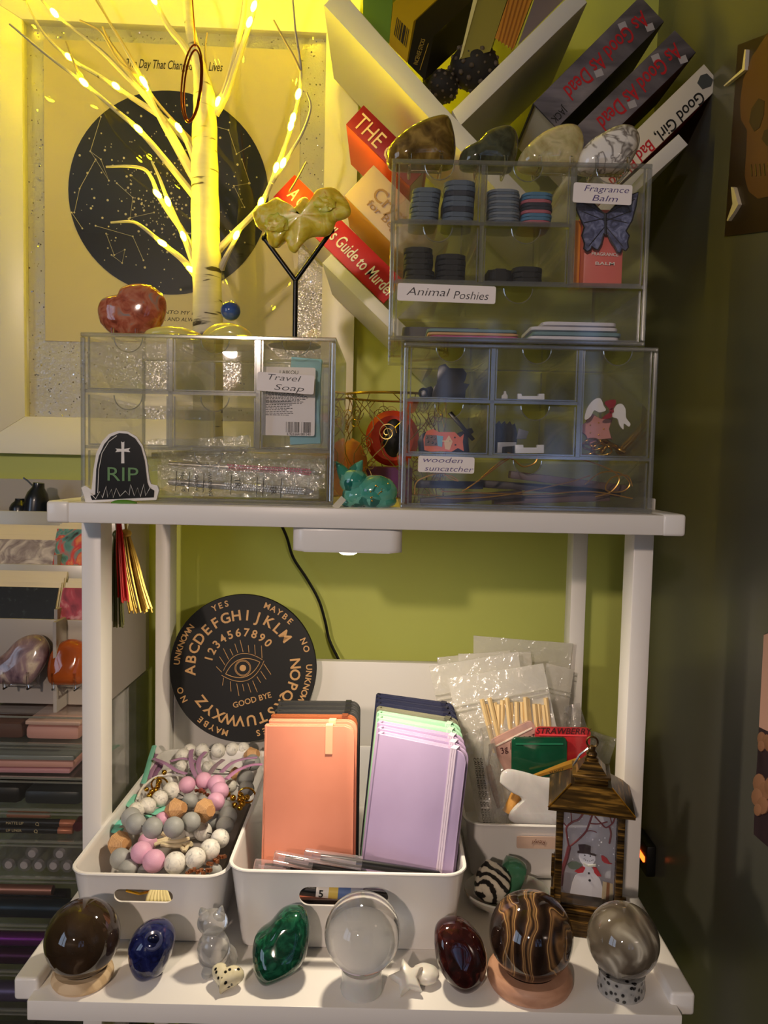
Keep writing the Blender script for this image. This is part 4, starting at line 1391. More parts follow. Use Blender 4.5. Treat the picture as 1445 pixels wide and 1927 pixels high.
g = G()
for a in ((706, 926, 42, 34, 32), (672, 934, 28, 28, 24), (666, 906, 27, 26, 25), (658, 948, 20, 26, 10), (720, 946, 26, 26, 14)):
    p, r = blob(*a); p.z = max(p.z, ZS + r[2] * .9); g.ball(p, r, sub=4, amp=.05, freq=5, seed=a[0])
body = finish(g, 'body', turq, t, ang=70)
for (a, b) in (((632, 868), (650, 895)), ((682, 866), (668, 888))):
    pa, pb = P(*a, yc), P(*b, yc)
    finish(G().tube([pb, pb * .5 + pa * .5, pa], [.0075, .0048, .0006], 10), 'ear', turq, t)
g = G()
for i in range(22):
    q = R.choice([(706, 926, 40), (668, 908, 25)]); a = R.uniform(0, 6.28); r = q[2] * R.uniform(.1, .8)
    p = P(q[0] + r * math.cos(a), q[1] + r * math.sin(a) * .75, yc); p.y = yc - math.sqrt(max(0, (q[2] ** 2 - r * r))) * S(p) * .83
    g.ball(p, R.uniform(.0006, .0013), sub=1)
finish(g, 'gold_flecks', goldm, t, kind='stuff')
# gold wire basket with its contents
yb0 = .925
t = thing('wire_basket', 'gold scrolled wire basket standing between the clear boxes', 'basket', (P(735, 930, yb0).x, yb0 + .05, ZS))
gw = mat('gold_wire', C(196, 166, 96), rough=.25, metal=1)
cxb = P(740, 800, yb0 + .05).x
top_z = P(700, 740, yb0 + .02).z
rb = .068
cy = yb0 + .069


def cyl(a, z):
    return V((cxb + rb * math.sin(a), cy - rb * math.cos(a), z))


for z_, nm in ((top_z, 'rim_wire'), (ZS + .0012, 'foot_wire')):
    finish(G().tube([cyl(a * PI / 24, z_) for a in range(48)], .0016 if z_ > ZS + .01 else .0012, 8, closed=True), nm, gw, t)
g = G(); rnd = random.Random(3)
for i in range(46):
    a0 = rnd.uniform(-PI, PI); z0_ = rnd.uniform(ZS + .012, top_z - .01)
    pts = []
    turns = rnd.uniform(1.2, 2.4); s_ = rnd.choice([-1, 1]); rr_ = rnd.uniform(.006, .013)
    for q in range(26):
        f_ = q / 25; th = s_ * f_ * turns * 2 * PI; r_ = rr_ * (1 - f_ * .8)
        pts.append(cyl(a0 + (r_ * math.cos(th)) / rb, min(top_z, max(ZS + .002, z0_ + r_ * math.sin(th)))))
    g.tube(pts, .00055, 5)
for i in range(22):
    a0 = i * 2 * PI / 22; pts = [cyl(a0 + .22 * math.sin(q * .8 + i), ZS + .001 + (top_z - ZS - .001) * q / 12) for q in range(13)]
    g.tube(pts, .0006, 5)
finish(g, 'scrollwork', gw, t, kind='stuff')
orng = pat('orange_glaze', [(.3, C(190, 44, 22)), (.7, C(226, 78, 36))], scale=20, rough=.25, coat=.3)
p = P(738, 825, 1.0); k = S(p)
zb = P(738, 878, 1.0).z
t = thing('orange_ornament', 'round orange ornament with a dark oval centre inside the wire basket', 'ornament', (p.x, p.y, zb))
finish(G().lathe([(0, -.010), (40 * k, -.010), (50 * k, -.004), (50 * k, .004), (40 * k, .012), (24 * k, .012), (22 * k, .008), (0, .008)], 40, M.Translation(p) @ M.Rotation(PI / 2, 4, 'X') @ M.Diagonal((1, 1.04, 1, 1))), 'disc', orng, t)
finish(G().lathe([(0, 0), (23 * k, 0), (23 * k, .012), (21 * k, .0128), (0, .0132)], 32, M.Translation(p + V((.002, 0, 0))) @ M.Rotation(PI / 2, 4, 'X') @ M.Diagonal((.9, 1.55, 1, 1))), 'dark_centre', blkp, t)
pz = P(735, 880, 1.0)
one(G().span((pz.x - 48 * k, .972, ZS + .0002), (pz.x + 40 * k, 1.03, zb - .0002), .003), 'purple_box', pat('purple_fabric', [(.3, C(66, 26, 84)), (.7, C(104, 46, 120))], scale=40, rough=.6), 'purple box under the round orange ornament', 'box')
one(G().lathe([(0, 0), (.021, 0), (.023, .02), (.019, .05), (.010, .068), (0, .074)], 24, M.Translation(V((P(662, 880, .985).x, .985, ZS)))), 'salt_lump', pat('peach_salt', [(.3, C(190, 110, 76)), (.7, C(222, 156, 116))], scale=30, rough=.35, sss=.3, bmp=.3), 'peach coloured cone of rock salt seen behind the turquoise cat', 'stone')
# ================================================================= lamp, cable and tassels under the upper shelf
zb = ZS - .019
pA, pB = P(549, 1015, .728), P(757, 1015, .728)
cxl = (pA.x + pB.x) / 2
hz = P(652, 1040, .728).z
t = thing('shelf_light', 'white square stick-on light under the upper shelf, switched on', 'lamp', (cxl, .786, zb))
LY = .786
g = G(); g.prism(rrect(pB.x - pA.x, .118, .012), hz, zb - .0005, M.Translation((cxl, LY, 0)), .003, 3)
finish(g, 'housing', PLASTIC, t)
lensm = mat('lit_lens', C(255, 240, 215), emit=(1, .83, .60, 1), es=14)
lc = V((P(655, 1042, .752).x, .752, hz))
finish(G().lathe([(0, -.0052), (.006, -.0045), (.0095, -.0024), (.012, 0), (0, .0005)], 28, M.Translation(lc)), 'lens', lensm, t)
beam = lamp('shelf_light_beam', 'AREA', lc - V((0, 0, .0065)), LED_W, (1, .84, .62), size=.03)
beam.data.cycles.is_caustics_light = True

cab = spline([P(528, 985, 1.14), P(540, 1012, 1.15), P(552, 1050, 1.155), P(578, 1090, 1.155), P(600, 1130, 1.155), P(612, 1170, 1.155), P(620, 1205, 1.155), P(640, 1248, 1.14), P(655, 1290, 1.13)], 6)
one(G().tube(cab, .0022, 8), 'power_cable', mat('black_rubber', C(14, 14, 15), rough=.4), 'black power cable hanging down the green wall behind the rack', 'cable')


def tassel(label, x, ytop, yknot, ybot, wpx, mt, Y, lean=0, nst=34):
    t = thing('bookmark_tassel', label, 'tassel', P(x, ytop, Y), 0)
    k = S(P(x, yknot, Y))
    finish(G().tube([P(x, ytop, Y), P(x + 1, (ytop + yknot) / 2, Y), P(x, yknot, Y)], .0014, 6), 'cord', mt, t)
    finish(G().ball(P(x, yknot, Y), (wpx * .26 * k, wpx * .26 * k, 9 * k), sub=2), 'knot', mt, t)
    g = G(); rn = random.Random(int(x))
    for i in range(nst):
        a = rn.uniform(-1, 1); b = rn.uniform(-1, 1); yb_ = ybot + rn.uniform(-7, 7)
        p0 = P(x + a * wpx * .16, yknot + 2, Y + b * .003)
        p1 = P(x + lean * .25 + a * wpx * .36, yknot + (yb_ - yknot) * .35, Y + b * .006)
        p2 = P(x + lean * .62 + a * wpx * .42, yknot + (yb_ - yknot) * .7, Y + b * .007)
        p3 = P(x + lean + a * wpx * .5, yb_, Y + b * .008)
        g.tube(spline([p0, p1, p2, p3], 3), .00095, 4)
    finish(g, 'fringe', mt, t, kind='stuff')


tassel('olive green metallic thread tassel hanging leftmost under the upper shelf', 219, 985, 1006, 1176, 30, mat('olive_thread', C(112, 112, 66), rough=.35, metal=.3), .862)
tassel('gold thread tassel hanging rightmost and fanning out under the upper shelf', 236, 985, 1004, 1148, 46, mat('gold_thread', C(212, 176, 76), rough=.3, metal=.4), .872, lean=28, nst=50)
tassel('bright red thread tassel hanging between the green and gold ones', 224, 980, 984, 1128, 20, mat('red_thread', C(214, 34, 34), rough=.45), .858, lean=8)

# ================================================================= spirit board
YSB = 1.045
pc = P(457, 1257, YSB); k = S(pc)
tl = .10
bmx = MXZ(pc) @ M.Rotation(-tl, 4, 'X')
rB = 138.5 * k
t = thing('spirit_board', 'round black talking board with gold letters leaning at the back', 'board', pc - V((0, 0, rB)))
blkb = mat('matte_black_board', C(20, 19, 19), rough=.6)
finish(G().lathe([(0, 0), (rB - .0008, 0), (rB, -.0012), (rB, -.005), (rB - .0008, -.006), (0, -.006)], 96, bmx), 'disc', blkb, t)
gld = mat('engraved_gold', C(206, 160, 106), rough=.45)


def arc_text(s, rad_px, a0, a1, hpx, name, flip=False, bold=.028):
    """letters set round the centre from clock angle a0 to a1 (degrees from the top, clockwise), tops outwards"""
    n = len(s)
    g = bpy.data.meshes.new(name)
    bm = bmesh.new()
    for i, ch in enumerate(s):
        if ch == ' ':
            continue
        a = math.radians(a0 + (a1 - a0) * (i / (n - 1) if n > 1 else .5))
        cu = bpy.data.curves.new('c', 'FONT'); cu.body = ch; cu.size = hpx * k / .7; cu.align_x = 'CENTER'; cu.align_y = 'CENTER'
        cu.extrude = .0002; cu.offset = bold * hpx * k; cu.resolution_u = 3
        o = bpy.data.objects.new('c', cu); me = bpy.data.meshes.new_from_object(o); bpy.data.objects.remove(o)
        me.transform(M.Translation((rad_px * k * math.sin(a), rad_px * k * math.cos(a), .0003)) @ M.Rotation(-a, 4, 'Z'))
        bm.from_mesh(me); bpy.data.meshes.remove(me)
    bm.transform(mw(t).inverted() @ bmx); bm.to_mesh(g); bm.free()
    g.materials.append(gld)
    o = bpy.data.objects.new(name, g); col.objects.link(o); o.parent = t; MW[o.name] = mw(t)


arc_text('ABCDEFGHIJKLM', 98, -94, 52, 19, 'alphabet_lettering')
arc_text('NOPQRSTUVWXYZ', 98, 84, 230, 19, 'alphabet_lettering')
arc_text('1234567890', 66, -76, 44, 15, 'number_lettering')
arc_text('YES', 124, -27, -16, 11, 'answer_lettering'); arc_text('MAYBE', 124, 20, 44, 11, 'answer_lettering')
arc_text('NO', 124, 65, 72, 11, 'answer_lettering'); arc_text('UNKNOWN', 124, 88, 122, 11, 'answer_lettering')
arc_text('UNKNOWN', 124, -86, -54, 11, 'answer_lettering'); arc_text('NO', 124, -119, -111, 11, 'answer_lettering')
arc_text('MAYBE', 124, 194, 218, 11, 'answer_lettering'); arc_text('YES', 124, 153, 165, 11, 'answer_lettering')
text('goodbye_lettering', 'GOOD BYE', 10.5 * k, bmx @ M.Translation((19 * k, -60 * k, .0003)) @ M.Rotation(.30, 4, 'Z'), gld, t, bold=.012, width=74 * k)
g = G()
er = bmx @ M.Rotation(.35, 4, 'Z')


def eye_pt(x, y):
    return er @ V((x * k, y * k, .0006))


for s_ in (1, -1):
    g.tube([eye_pt(x - 34, s_ * (17 * (1 - ((x - 34) / 34) ** 2))) for x in range(0, 69, 4)], .0005, 5)
    g.tube([eye_pt(x - 42, s_ * (27 * (1 - ((x - 42) / 42) ** 2)) * (1 if s_ > 0 else .9)) for x in range(0 if s_ < 0 else 6, 85, 4)], .0004, 5)
    for i in range(9):
        x = -40 + i * 10; y0_ = 27 * max(0, 1 - (x / 42) ** 2) + 3
        ln = (13 + (i % 3) * 5)
        g.tube([eye_pt(x, s_ * y0_), eye_pt(x * 1.16, s_ * (y0_ + ln))], .00045, 5)
for r_ in (15, 13):
    g.tube([eye_pt(r_ * math.cos(a * PI / 14), r_ * math.sin(a * PI / 14)) for a in range(28)], .0004, 5, closed=True)
g.prism([(6 * math.cos(a * PI / 10) * k, 6 * math.sin(a * PI / 10) * k) for a in range(20)], 0, .0006, bmx)
finish(g, 'eye_engraving', gld, t, kind='stuff')

# ================================================================= white bins
BINW = mat('bin_plastic', C(238, 235, 232), rough=.22, coat=.3)


def bin_(label, x0, x1, y0, y1, z1, taper, slot=None):
    cx_, cy_ = (x0 + x1) / 2, (y0 + y1) / 2
    w_, d_ = x1 - x0, y1 - y0
    t = thing('storage_bin', label, 'bin', (cx_, cy_, ZT), 0, 'white storage bins on the lower shelf')
    tk = .0022

    def rg(ins, z):
        return [V((x, y, z)) for x, y in rrect(w_ - 2 * ins, d_ - 2 * ins, max(.004, .022 - ins), 6, cx_, cy_)]
    rings = [rg(taper + .003, ZT + .0003), rg(taper, ZT + .003), rg(.0025, z1 - .006), rg(.0008, z1 - .0022), rg(0, z1 - .001), rg(.0006, z1), rg(.0035, z1), rg(.0042, z1 - .0012), rg(.0025 + tk, z1 - .006), rg(taper + tk, ZT + .005)]
    g = G()
    bv = [[g.bm.verts.new(v) for v in r] for r in rings]
    n = len(bv[0])
    for i in range(len(bv) - 1):
        for q in range(n):
            g.bm.faces.new((bv[i][q], bv[i][(q + 1) % n], bv[i + 1][(q + 1) % n], bv[i + 1][q]))
    g.bm.faces.new(bv[0][::-1]); g.bm.faces.new(bv[-1])
    o = finish(g, 'tub', BINW, t)
    if slot:
        (a, b), (c, d) = slot
        ys = y0 + taper * .4
        pa, pb = P(a, b, ys), P(c, d, ys)
        h = G(); h.prism(rrect(pb.x - pa.x, pa.z - pb.z, (pa.z - pb.z) / 2 * .98, 8, (pa.x + pb.x) / 2, (pa.z + pb.z) / 2), -y0 - .035, -y0 + .03, MX90)
        bm = h.bm; bmesh.ops.recalc_face_normals(bm, faces=bm.faces)
        cm = bpy.data.meshes.new('slot_cut'); bm.transform(mw(t).inverted()); bm.to_mesh(cm); bm.free()
        co = bpy.data.objects.new('slot_cut', cm); col.objects.link(co); co.parent = t
        md = o.modifiers.new('slot', 'BOOLEAN'); md.object = co; md.operation = 'DIFFERENCE'; md.solver = 'EXACT'
        dg = bpy.context.evaluated_depsgraph_get()
        me = bpy.data.meshes.new_from_object(o.evaluated_get(dg))
        o.modifiers.clear(); o.data = me; me.name = 'tub'
        bpy.data.objects.remove(co)
    return t


zl = 1.30 - .396
lx0, lx1, ly0 = F(122, 1643, zl).x, F(425, 1655, zl).x, F(300, 1648, zl).y
bin_('narrow white bin on the left heaped with bead bracelets', lx0, lx1, ly0, 1.03, zl, .012, ((214, 1672), (325, 1701)))
zm = 1.30 - .386
mx0, mx1, my0 = F(420, 1640, zm).x, F(882, 1645, zm).x, F(650, 1643, zm).y
bin_('wide white bin in the middle holding notebooks', mx0 + .001, mx1, my0, 1.03, zm, .013, ((563, 1667), (730, 1709)))
zr = 1.30 - .4017
rx0, ry0 = F(875, 1553, zr).x, F(960, 1553, zr).y
bin_('white bin on the right packed with small bags and sachets', rx0, .2585, ry0, 1.06, zr, .010)
# pale tag with upside-down writing on the right bin
pt = P(1012, 1585, ry0 + .002)
k = S(pt)
t = thing('name_tag', 'pale pink tag with upside-down handwriting stuck on the right bin', 'tag', pt + V((0, 0, -.007)))
finish(G().prism(rrect(80 * k, 23 * k, .002), .0006, .0022, MXZ(V((pt.x, ry0 + .003, pt.z)))), 'tag_plate', mat('pale_pink_tag', C(206, 176, 158), rough=.35), t)
text('handwriting', 'Renyl', 8 * k, MXZ(V((pt.x + .001, ry0 + .0002, pt.z + .001))) @ M.Rotation(PI, 4, 'Z'), mat('tag_ink', C(110, 70, 56), rough=.5), t, shear=.2, bold=-.01)

# ================================================================= bead bracelets in the left bin
bead_m = {'p': pat('pink_silicone', [(.3, C(216, 160, 188)), (.7, C(226, 174, 200))], scale=20, rough=.5),
          'g': pat('grey_silicone', [(.3, C(150, 152, 150)), (.7, C(164, 165, 162))], scale=20, rough=.5),
          'w': pat('white_marbled_silicone', [(.30, C(176, 174, 170)), (.42, C(220, 217, 208)), (.6, C(234, 230, 220))], scale=1.6, dist=1.8, rough=.45),
          'o': pat('bead_wood', [(.3, C(188, 140, 92)), (.7, C(216, 172, 122))], kind='wave', scale=3, dist=3, band='Z', rough=.55)}
bead_me = {}
for q in 'pgw':
    b_ = bmesh.new(); bmesh.ops.create_icosphere(b_, subdivisions=4, radius=1)
    me = bpy.data.meshes.new({'p': 'pink_bead', 'g': 'grey_bead', 'w': 'marbled_bead'}[q])
    for f_ in b_.faces:
        f_.smooth = True
    b_.to_mesh(me); b_.free(); me.materials.append(bead_m[q]); bead_me[q] = me
b_ = bmesh.new()       # faceted wooden bead: a truncated double cone with flat facets
bmesh.ops.create_icosphere(b_, subdivisions=1, radius=1)
bmesh.ops.delete(b_, geom=b_.verts[:], context='VERTS')
rg_ = [(.45, .95, 0), (1.0, .0, .39), (.45, -.95, 0)]
vs = []
for r_, z_, off in rg_:
    vs.append([b_.verts.new((r_ * math.cos(a * PI / 4 * 1.0 + off), r_ * math.sin(a * PI / 4 + off), z_)) for a in range(8)])
for i in range(2):
    for a in range(8):
        b_.faces.new((vs[i][a], vs[i][(a + 1) % 8], vs[i + 1][a])) if i == 0 else b_.faces.new((vs[1][a], vs[2][(a + 1) % 8], vs[2][a]))
        b_.faces.new((vs[0][(a + 1) % 8], vs[1][(a + 1) % 8], vs[1][a])) if i == 0 else b_.faces.new((vs[1][a], vs[1][(a + 1) % 8], vs[2][(a + 1) % 8]))
b_.faces.new(vs[0][::-1]); b_.faces.new(vs[2])
bmesh.ops.recalc_face_normals(b_, faces=b_.faces)
me = bpy.data.meshes.new('wooden_bead'); b_.to_mesh(me); b_.free(); me.materials.append(bead_m['o']); bead_me['o'] = me
hole = mat('bead_cord', C(20, 20, 20), rough=.6)


def zz(x, y):
    return 100 + x * .2907, 1360 + y * .2907


BN = {'p': 'pink_bead', 'g': 'grey_bead', 'w': 'marbled_bead', 'o': 'wooden_bead'}


def bracelet(label, beads, z):
    first = F(*zz(beads[0][0], beads[0][1]), z)
    t = thing('bead_bracelet', label, 'bracelet', (first.x, first.y, z - .015), 0, 'bead bracelets in the left bin')
    pts = []
    for (x, y, r, kd, dz) in beads:
        p = F(*zz(x, y), z + dz); k_ = S(p) * .2907 * r
        rot = M.Rotation(R.uniform(0, 6), 4, V((R.uniform(-1, 1), R.uniform(-1, 1), R.uniform(-1, 1))).normalized()) if kd != 'o' else M.Rotation(1.2, 4, 'Y') @ M.Rotation(R.uniform(.2, .8), 4, 'X')
        place(bead_me[kd], BN[kd], t, M.Translation(p) @ rot @ M.Scale(k_, 4))
        pts.append(p)
    finish(G().tube(spline(pts, 3), .0006, 6), 'cord', hole, t)
    return t


zB = zl - .004
bracelet('bracelet of grey, pink and white beads at the front of the left bin', [(430, 785, 84, 'o', 0), (435, 880, 66, 'g', -.004), (490, 950, 64, 'g', -.010), (572, 840, 69, 'p', .004), (652, 895, 72, 'p', 0), (790, 908, 70, 'w', 0), (920, 876, 66, 'w', .003), (1015, 820, 65, 'w', .004), (1080, 750, 60, 'w', .004), (970, 705, 58, 'w', -.006), (905, 700, 50, 'w', -.012)], zB - .006)
bracelet('bracelet with two faceted wooden beads and a pink arc lying on top of the heap', [(505, 615, 64, 'g', -.004), (535, 655, 66, 'g', .002), (645, 682, 66, 'g', .004), (780, 677, 66, 'g', .004), (892, 642, 62, 'g', .002), (980, 568, 78, 'o', .004), (1052, 510, 58, 'p', 0), (1080, 442, 58, 'p', 0), (1058, 395, 57, 'p', 0), (975, 376, 55, 'p', 0), (868, 402, 53, 'p', 0)], zB + .012)
bracelet('bracelet with a white arc and a wooden bead under the top one', [(795, 560, 72, 'o', .004), (885, 510, 52, 'g', 0), (765, 442, 58, 'w', .002), (690, 492, 52, 'w', .002), (608, 542, 57, 'w', 0), (540, 572, 56, 'w', -.002), (708, 628, 48, 'p', -.006), (610, 775, 62, 'p', -.016)], zB + .004)
bracelet('bracelet of small white beads along the back of the left bin', [(800, 300, 44, 'g', -.012), (840, 215, 48, 'w', 0), (885, 182, 45, 'w', .002), (965, 180, 45, 'w', .004), (1068, 180, 47, 'w', .004), (1160, 172, 45, 'w', .004), (1230, 168, 42, 'w', .004), (1285, 208, 52, 'o', .002), (1290, 258, 52, 'g', -.004), (1245, 360, 56, 'g', -.006)], zB)
bracelet('bracelet of grey beads along the right wall of the left bin', [(1250, 430, 52, 'g', -.006), (1150, 410, 40, 'w', -.010), (1115, 548, 46, 'g', -.004), (1130, 606, 60, 'g', -.004), (1112, 665, 56, 'g', -.008), (1045, 640, 50, 'g', -.014)], zB)
bracelet('bracelet of dull grey beads at the bottom front of the left bin', [(590, 968, 46, 'g', 0), (700, 985, 50, 'g', -.004), (870, 960, 55, 'g', -.002), (1050, 960, 44, 'g', 0), (960, 985, 45, 'g', -.006)], zB - .018)
bracelet('bracelet of grey and white beads under the lilac straps', [(830, 290, 44, 'w', 0), (760, 370, 52, 'w', -.004), (740, 340, 42, 'w', -.012), (900, 330, 40, 'g', -.012), (1180, 330, 44, 'o', -.010), (1000, 290, 40, 'w', -.008)], zB - .004)


def strap(label, pts, z, wd, mt, cat='strap', name='leather_strap', fl=.3, dz=None):
    q = [F(*zz(a, b), z + (dz[i] if dz else 0)) for i, (a, b) in enumerate(pts)]
    return one(G().tube(spline(q, 6), wd, 8, flat=fl), name, mt, label, cat, 'straps and ribbons in the left bin')


lil = mat('lilac_suede', C(178, 136, 172), rough=.7)
tq = mat('mint_ribbon', C(130, 208, 184), rough=.45)
strap('lilac suede strap running from the left corner to the centre of the heap', [(650, 232), (730, 265), (800, 310), (860, 330)], zB + .008, .0032, lil)
strap('lilac suede strap standing up in the middle of the heap', [(900, 165), (890, 210), (900, 290), (930, 355)], zB + .006, .0030, lil)
strap('lilac suede strap curling right of the middle', [(985, 190), (950, 230), (940, 290), (960, 340)], zB + .008, .0030, lil)
strap('grey-lilac strap right of the curled one', [(1100, 240), (1050, 280), (1020, 320), (1000, 345)], zB + .008, .0034, mat('grey_lilac_suede', C(150, 128, 142), rough=.7))
strap('lilac strap sweeping to the back right corner', [(1320, 225), (1230, 235), (1150, 265), (1090, 320)], zB + .010, .0032, lil)
strap('pinkish lilac strap lying over the right rim', [(1355, 270), (1280, 275), (1190, 310), (1120, 365)], zB + .012, .0032, mat('pink_lilac_suede', C(206, 146, 190), rough=.6))
strap('lilac strap along the left wall of the bin', [(668, 205), (665, 260), (640, 310), (620, 360)], zB + .002, .0030, lil)
strap('lilac strap bundle behind the left strap', [(700, 250), (690, 290), (665, 320), (650, 350)], zB, .0036, mat('dark_lilac_suede', C(146, 106, 142), rough=.7))
strap('lilac strap crossing under the bead row', [(760, 250), (830, 232), (890, 240), (940, 262)], zB + .003, .0030, lil)
strap('mint green ribbon standing at the back left of the bin', [(655, 150), (630, 230), (605, 320), (585, 390)], zB + .004, .0032, tq)
strap('mint green ribbon left of the gold bells', [(540, 470), (505, 500), (500, 530), (560, 560)], zB - .002, .005, tq)
strap('mint green ribbon between the grey and white beads', [(600, 610), (640, 590), (690, 565), (730, 550)], zB - .004, .005, tq)
strap('turquoise ribbon against the left wall below the grey beads', [(455, 640), (410, 660), (385, 690), (440, 700)], zB - .008, .006, mat('turquoise_ribbon', C(110, 200, 186), rough=.45))
strap('white elastic loop arching over the gold bells', [(545, 490), (580, 420), (660, 355), (760, 335), (850, 345)], zB + .002, .0016, mat('white_elastic', C(230, 224, 216), rough=.6), 'loop', 'elastic_loop', 1)
ivory = mat('ivory_cord', C(222, 206, 170), rough=.5)
for i, q in enumerate(([(650, 790), (720, 770), (800, 770), (880, 750)], [(670, 770), (740, 745), (700, 715), (760, 740)], [(700, 790), (780, 800), (850, 790), (890, 780)], [(830, 800), (850, 830), (880, 780), (895, 790)])):
    strap('ivory suede cord in the hollow of the front bracelet, %s' % ['lowest', 'topmost and curled', 'nearest the marbled beads', 'at its right end'][i], q, zB - .012, .0022, ivory, 'cord', 'suede_cord', 1)
bell = mat('gold_bell', C(214, 164, 60), rough=.16, metal=1)
for i, (x, y, lab) in enumerate(((640, 430, 'cluster of shiny gold bells at the left of the heap'), (1205, 500, 'cluster of shiny gold bells by the right wall of the bin'))):
    p = F(*zz(x, y), zB + .002)
    t = thing('bell_cluster', lab, 'charm', p - V((0, 0, .012)))
    for q in range(11):
        d = V((R.gauss(0, .0075), R.gauss(0, .008), R.gauss(0, .004)))
        finish(G().ball(p + d, R.uniform(.0028, .0042), sub=2), 'bell', bell, t)
    finish(G().tube([p + V((.010 * math.cos(a * PI / 9) + .008, .004, .009 * math.sin(a * PI / 9) + .004)) for a in range(18)], .0011, 6, closed=True), 'clasp_ring', bell, t)
ros = mat('rose_gold', C(196, 132, 96), rough=.25, metal=1)
for i, (x, y) in enumerate(((1035, 900), (1080, 865), (985, 965), (900, 970), (950, 440), (975, 455))):
    p = F(*zz(x, y), zB - (.008 if y > 800 else -.006))
    g = G()
    for q in range(4):
        g.box(p + V(((q - 1.5) * .003, R.uniform(-.003, .003), R.uniform(-.002, .002))), (.0035, .004, .003), M.Rotation(R.uniform(0, 3), 4, 'Z'), .0004)
    one(g, 'metal_charm', ros, 'small rose gold metal charm tucked among the beads', 'charm', 'rose gold charms among the beads')
yel = mat('pale_yellow_cord', C(222, 208, 150), rough=.5)
for i in range(7):
    x = 283 + i * 5
    q = [P(x + 4 - (i - 3) * 2, 1664, ly0 + .035), P(x, 1680, ly0 + .028), P(x + (i - 3) * 2.2, 1700, ly0 + .022), P(x + (i - 3) * 3, 1712, ly0 + .022)]
    one(G().tube(spline(q, 4), .0022, 6), 'tassel_cord', yel, 'pale yellow cord fanning out behind the handle slot of the left bin', 'cord', 'pale yellow cords behind the handle slot')
one(G().tube([P(238, 1676, ly0 + .04), P(262, 1682, ly0 + .035), P(284, 1678, ly0 + .04)], .0014, 6), 'clasp_wire', bell, 'gold clasp wire seen through the handle slot of the left bin', 'clasp')
one(G().span((lx0 + .022, ly0 + .05, ZT + .006), (lx1 - .022, .98, zB - .040), .008), 'cloth_pouch', mat('grey_pouch', C(140, 132, 128), rough=.8), 'grey cloth pouch under the bracelets in the left bin', 'pouch')

# ================================================================= notebooks
pagem = mat('notebook_pages', C(232, 226, 208), rough=.8)


def notebook(label, mx_, w_, h_, th, c, strapc, mode, group):
    t = thing('notebook', label, 'notebook', group=group, mx=mx_)
    cm = pat('cover_' + label.split()[0], [(.3, C(*[max(0, q - 5) for q in c])), (.7, C(*[min(255, q + 5) for q in c]))], scale=14, rough=.55, bmp=.03)
    # local: x width, y thickness (front cover at 0), z up
    def shape(ins, x0=0):
        r = .010
        out = [(x0, ins), (x0, h_ - ins)]
        for cx_, cz_, a in ((w_ - ins - r, h_ - ins - r, 90), (w_ - ins - r, ins + r, 0)):
            for i in range(6):
                th_ = math.radians(a - 18 * i)
                out.append((cx_ + r * math.cos(th_), cz_ + r * math.sin(th_)))
        return out
    tm = mx_ @ MX90
    finish(G().prism(shape(0), -.002, 0, tm, .0006), 'cover', cm, t)
    finish(G().prism(shape(0), -th, -th + .002, tm, .0006), 'cover', cm, t)
    finish(G().prism(rrect(.0035, th, .001, 3, .00175, th / 2), 0, h_, mx_, 0), 'spine', cm, t)
    finish(G().prism(shape(.0035, .0036), -th + .0021, -.0021, tm), 'page_block', pagem, t)
    sm = mat('strap_' + label.split()[0], C(*strapc), rough=.6)
    if mode == 'band':
        x = w_ * .83
        g = G()
        for q in range(3):
            g.span((x + q * .0022 - .0008, -.0009, -.0005), (x + q * .0022 + .0011, .0002, h_ + .0005))
        g.span((x - .0008, -.0009, h_ + .0001), (x + .0055, th + .0009, h_ + .001))
        g.span((x - .0008, th, -.0005), (x + .0055, th + .001, h_ + .001))
        for v in g.bm.verts:
            v.co = mx_ @ v.co
        finish(g, 'elastic_band', sm, t)
    else:
        x = w_ * .68
        for z0_, z1_, over in ((h_ - .028, h_ + .0008, 1), (.018, .031, 0)):
            g = G(); g.span((x, -.0009, z0_), (x + .0075, .0002, z1_))
            if over:
                g.span((x, .0, h_), (x + .0075, th + .0008, h_ + .001))
            for v in g.bm.verts:
                v.co = mx_ @ v.co
            finish(g, 'elastic_band', sm, t)
    return t


zfl = ZT + .0055
NBW, NBT = .0935, .0134
lft = [('peach notebook standing frontmost on the left side of the middle bin', (236, 150, 120), (240, 190, 150)),
       ('peach notebook directly behind the frontmost peach one', (233, 146, 116), (240, 190, 150)),
       ('brown notebook behind the two peach ones', (150, 82, 44), (120, 62, 34)),
       ('black notebook nearest the brown one', (44, 44, 44), (26, 26, 26)), ('black notebook in the middle of the three black ones', (40, 40, 40), (26, 26, 26)), ('black notebook at the very back of the left row', (42, 42, 42), (26, 26, 26))]
rgt = [('lilac notebook standing frontmost on the right side, its band facing out', (186, 165, 203), (222, 206, 226)),
       ('lilac notebook second from the front on the right', (184, 160, 200), (222, 206, 226)), ('lilac notebook third from the front on the right', (186, 162, 202), (222, 206, 226)),
       ('mint green notebook behind the lilac ones', (166, 214, 182), (196, 230, 208)), ('mint green notebook next to the grey-green one', (160, 210, 176), (196, 230, 208)),
       ('grey-green notebook between mint and navy', (122, 122, 102), (100, 100, 84)),
       ('navy notebook nearest the grey-green one', (32, 36, 64), (24, 28, 60)), ('navy notebook in the middle of the three navy ones', (30, 34, 62), (24, 28, 60)), ('navy notebook at the very back of the right row', (32, 36, 66), (24, 28, 60))]
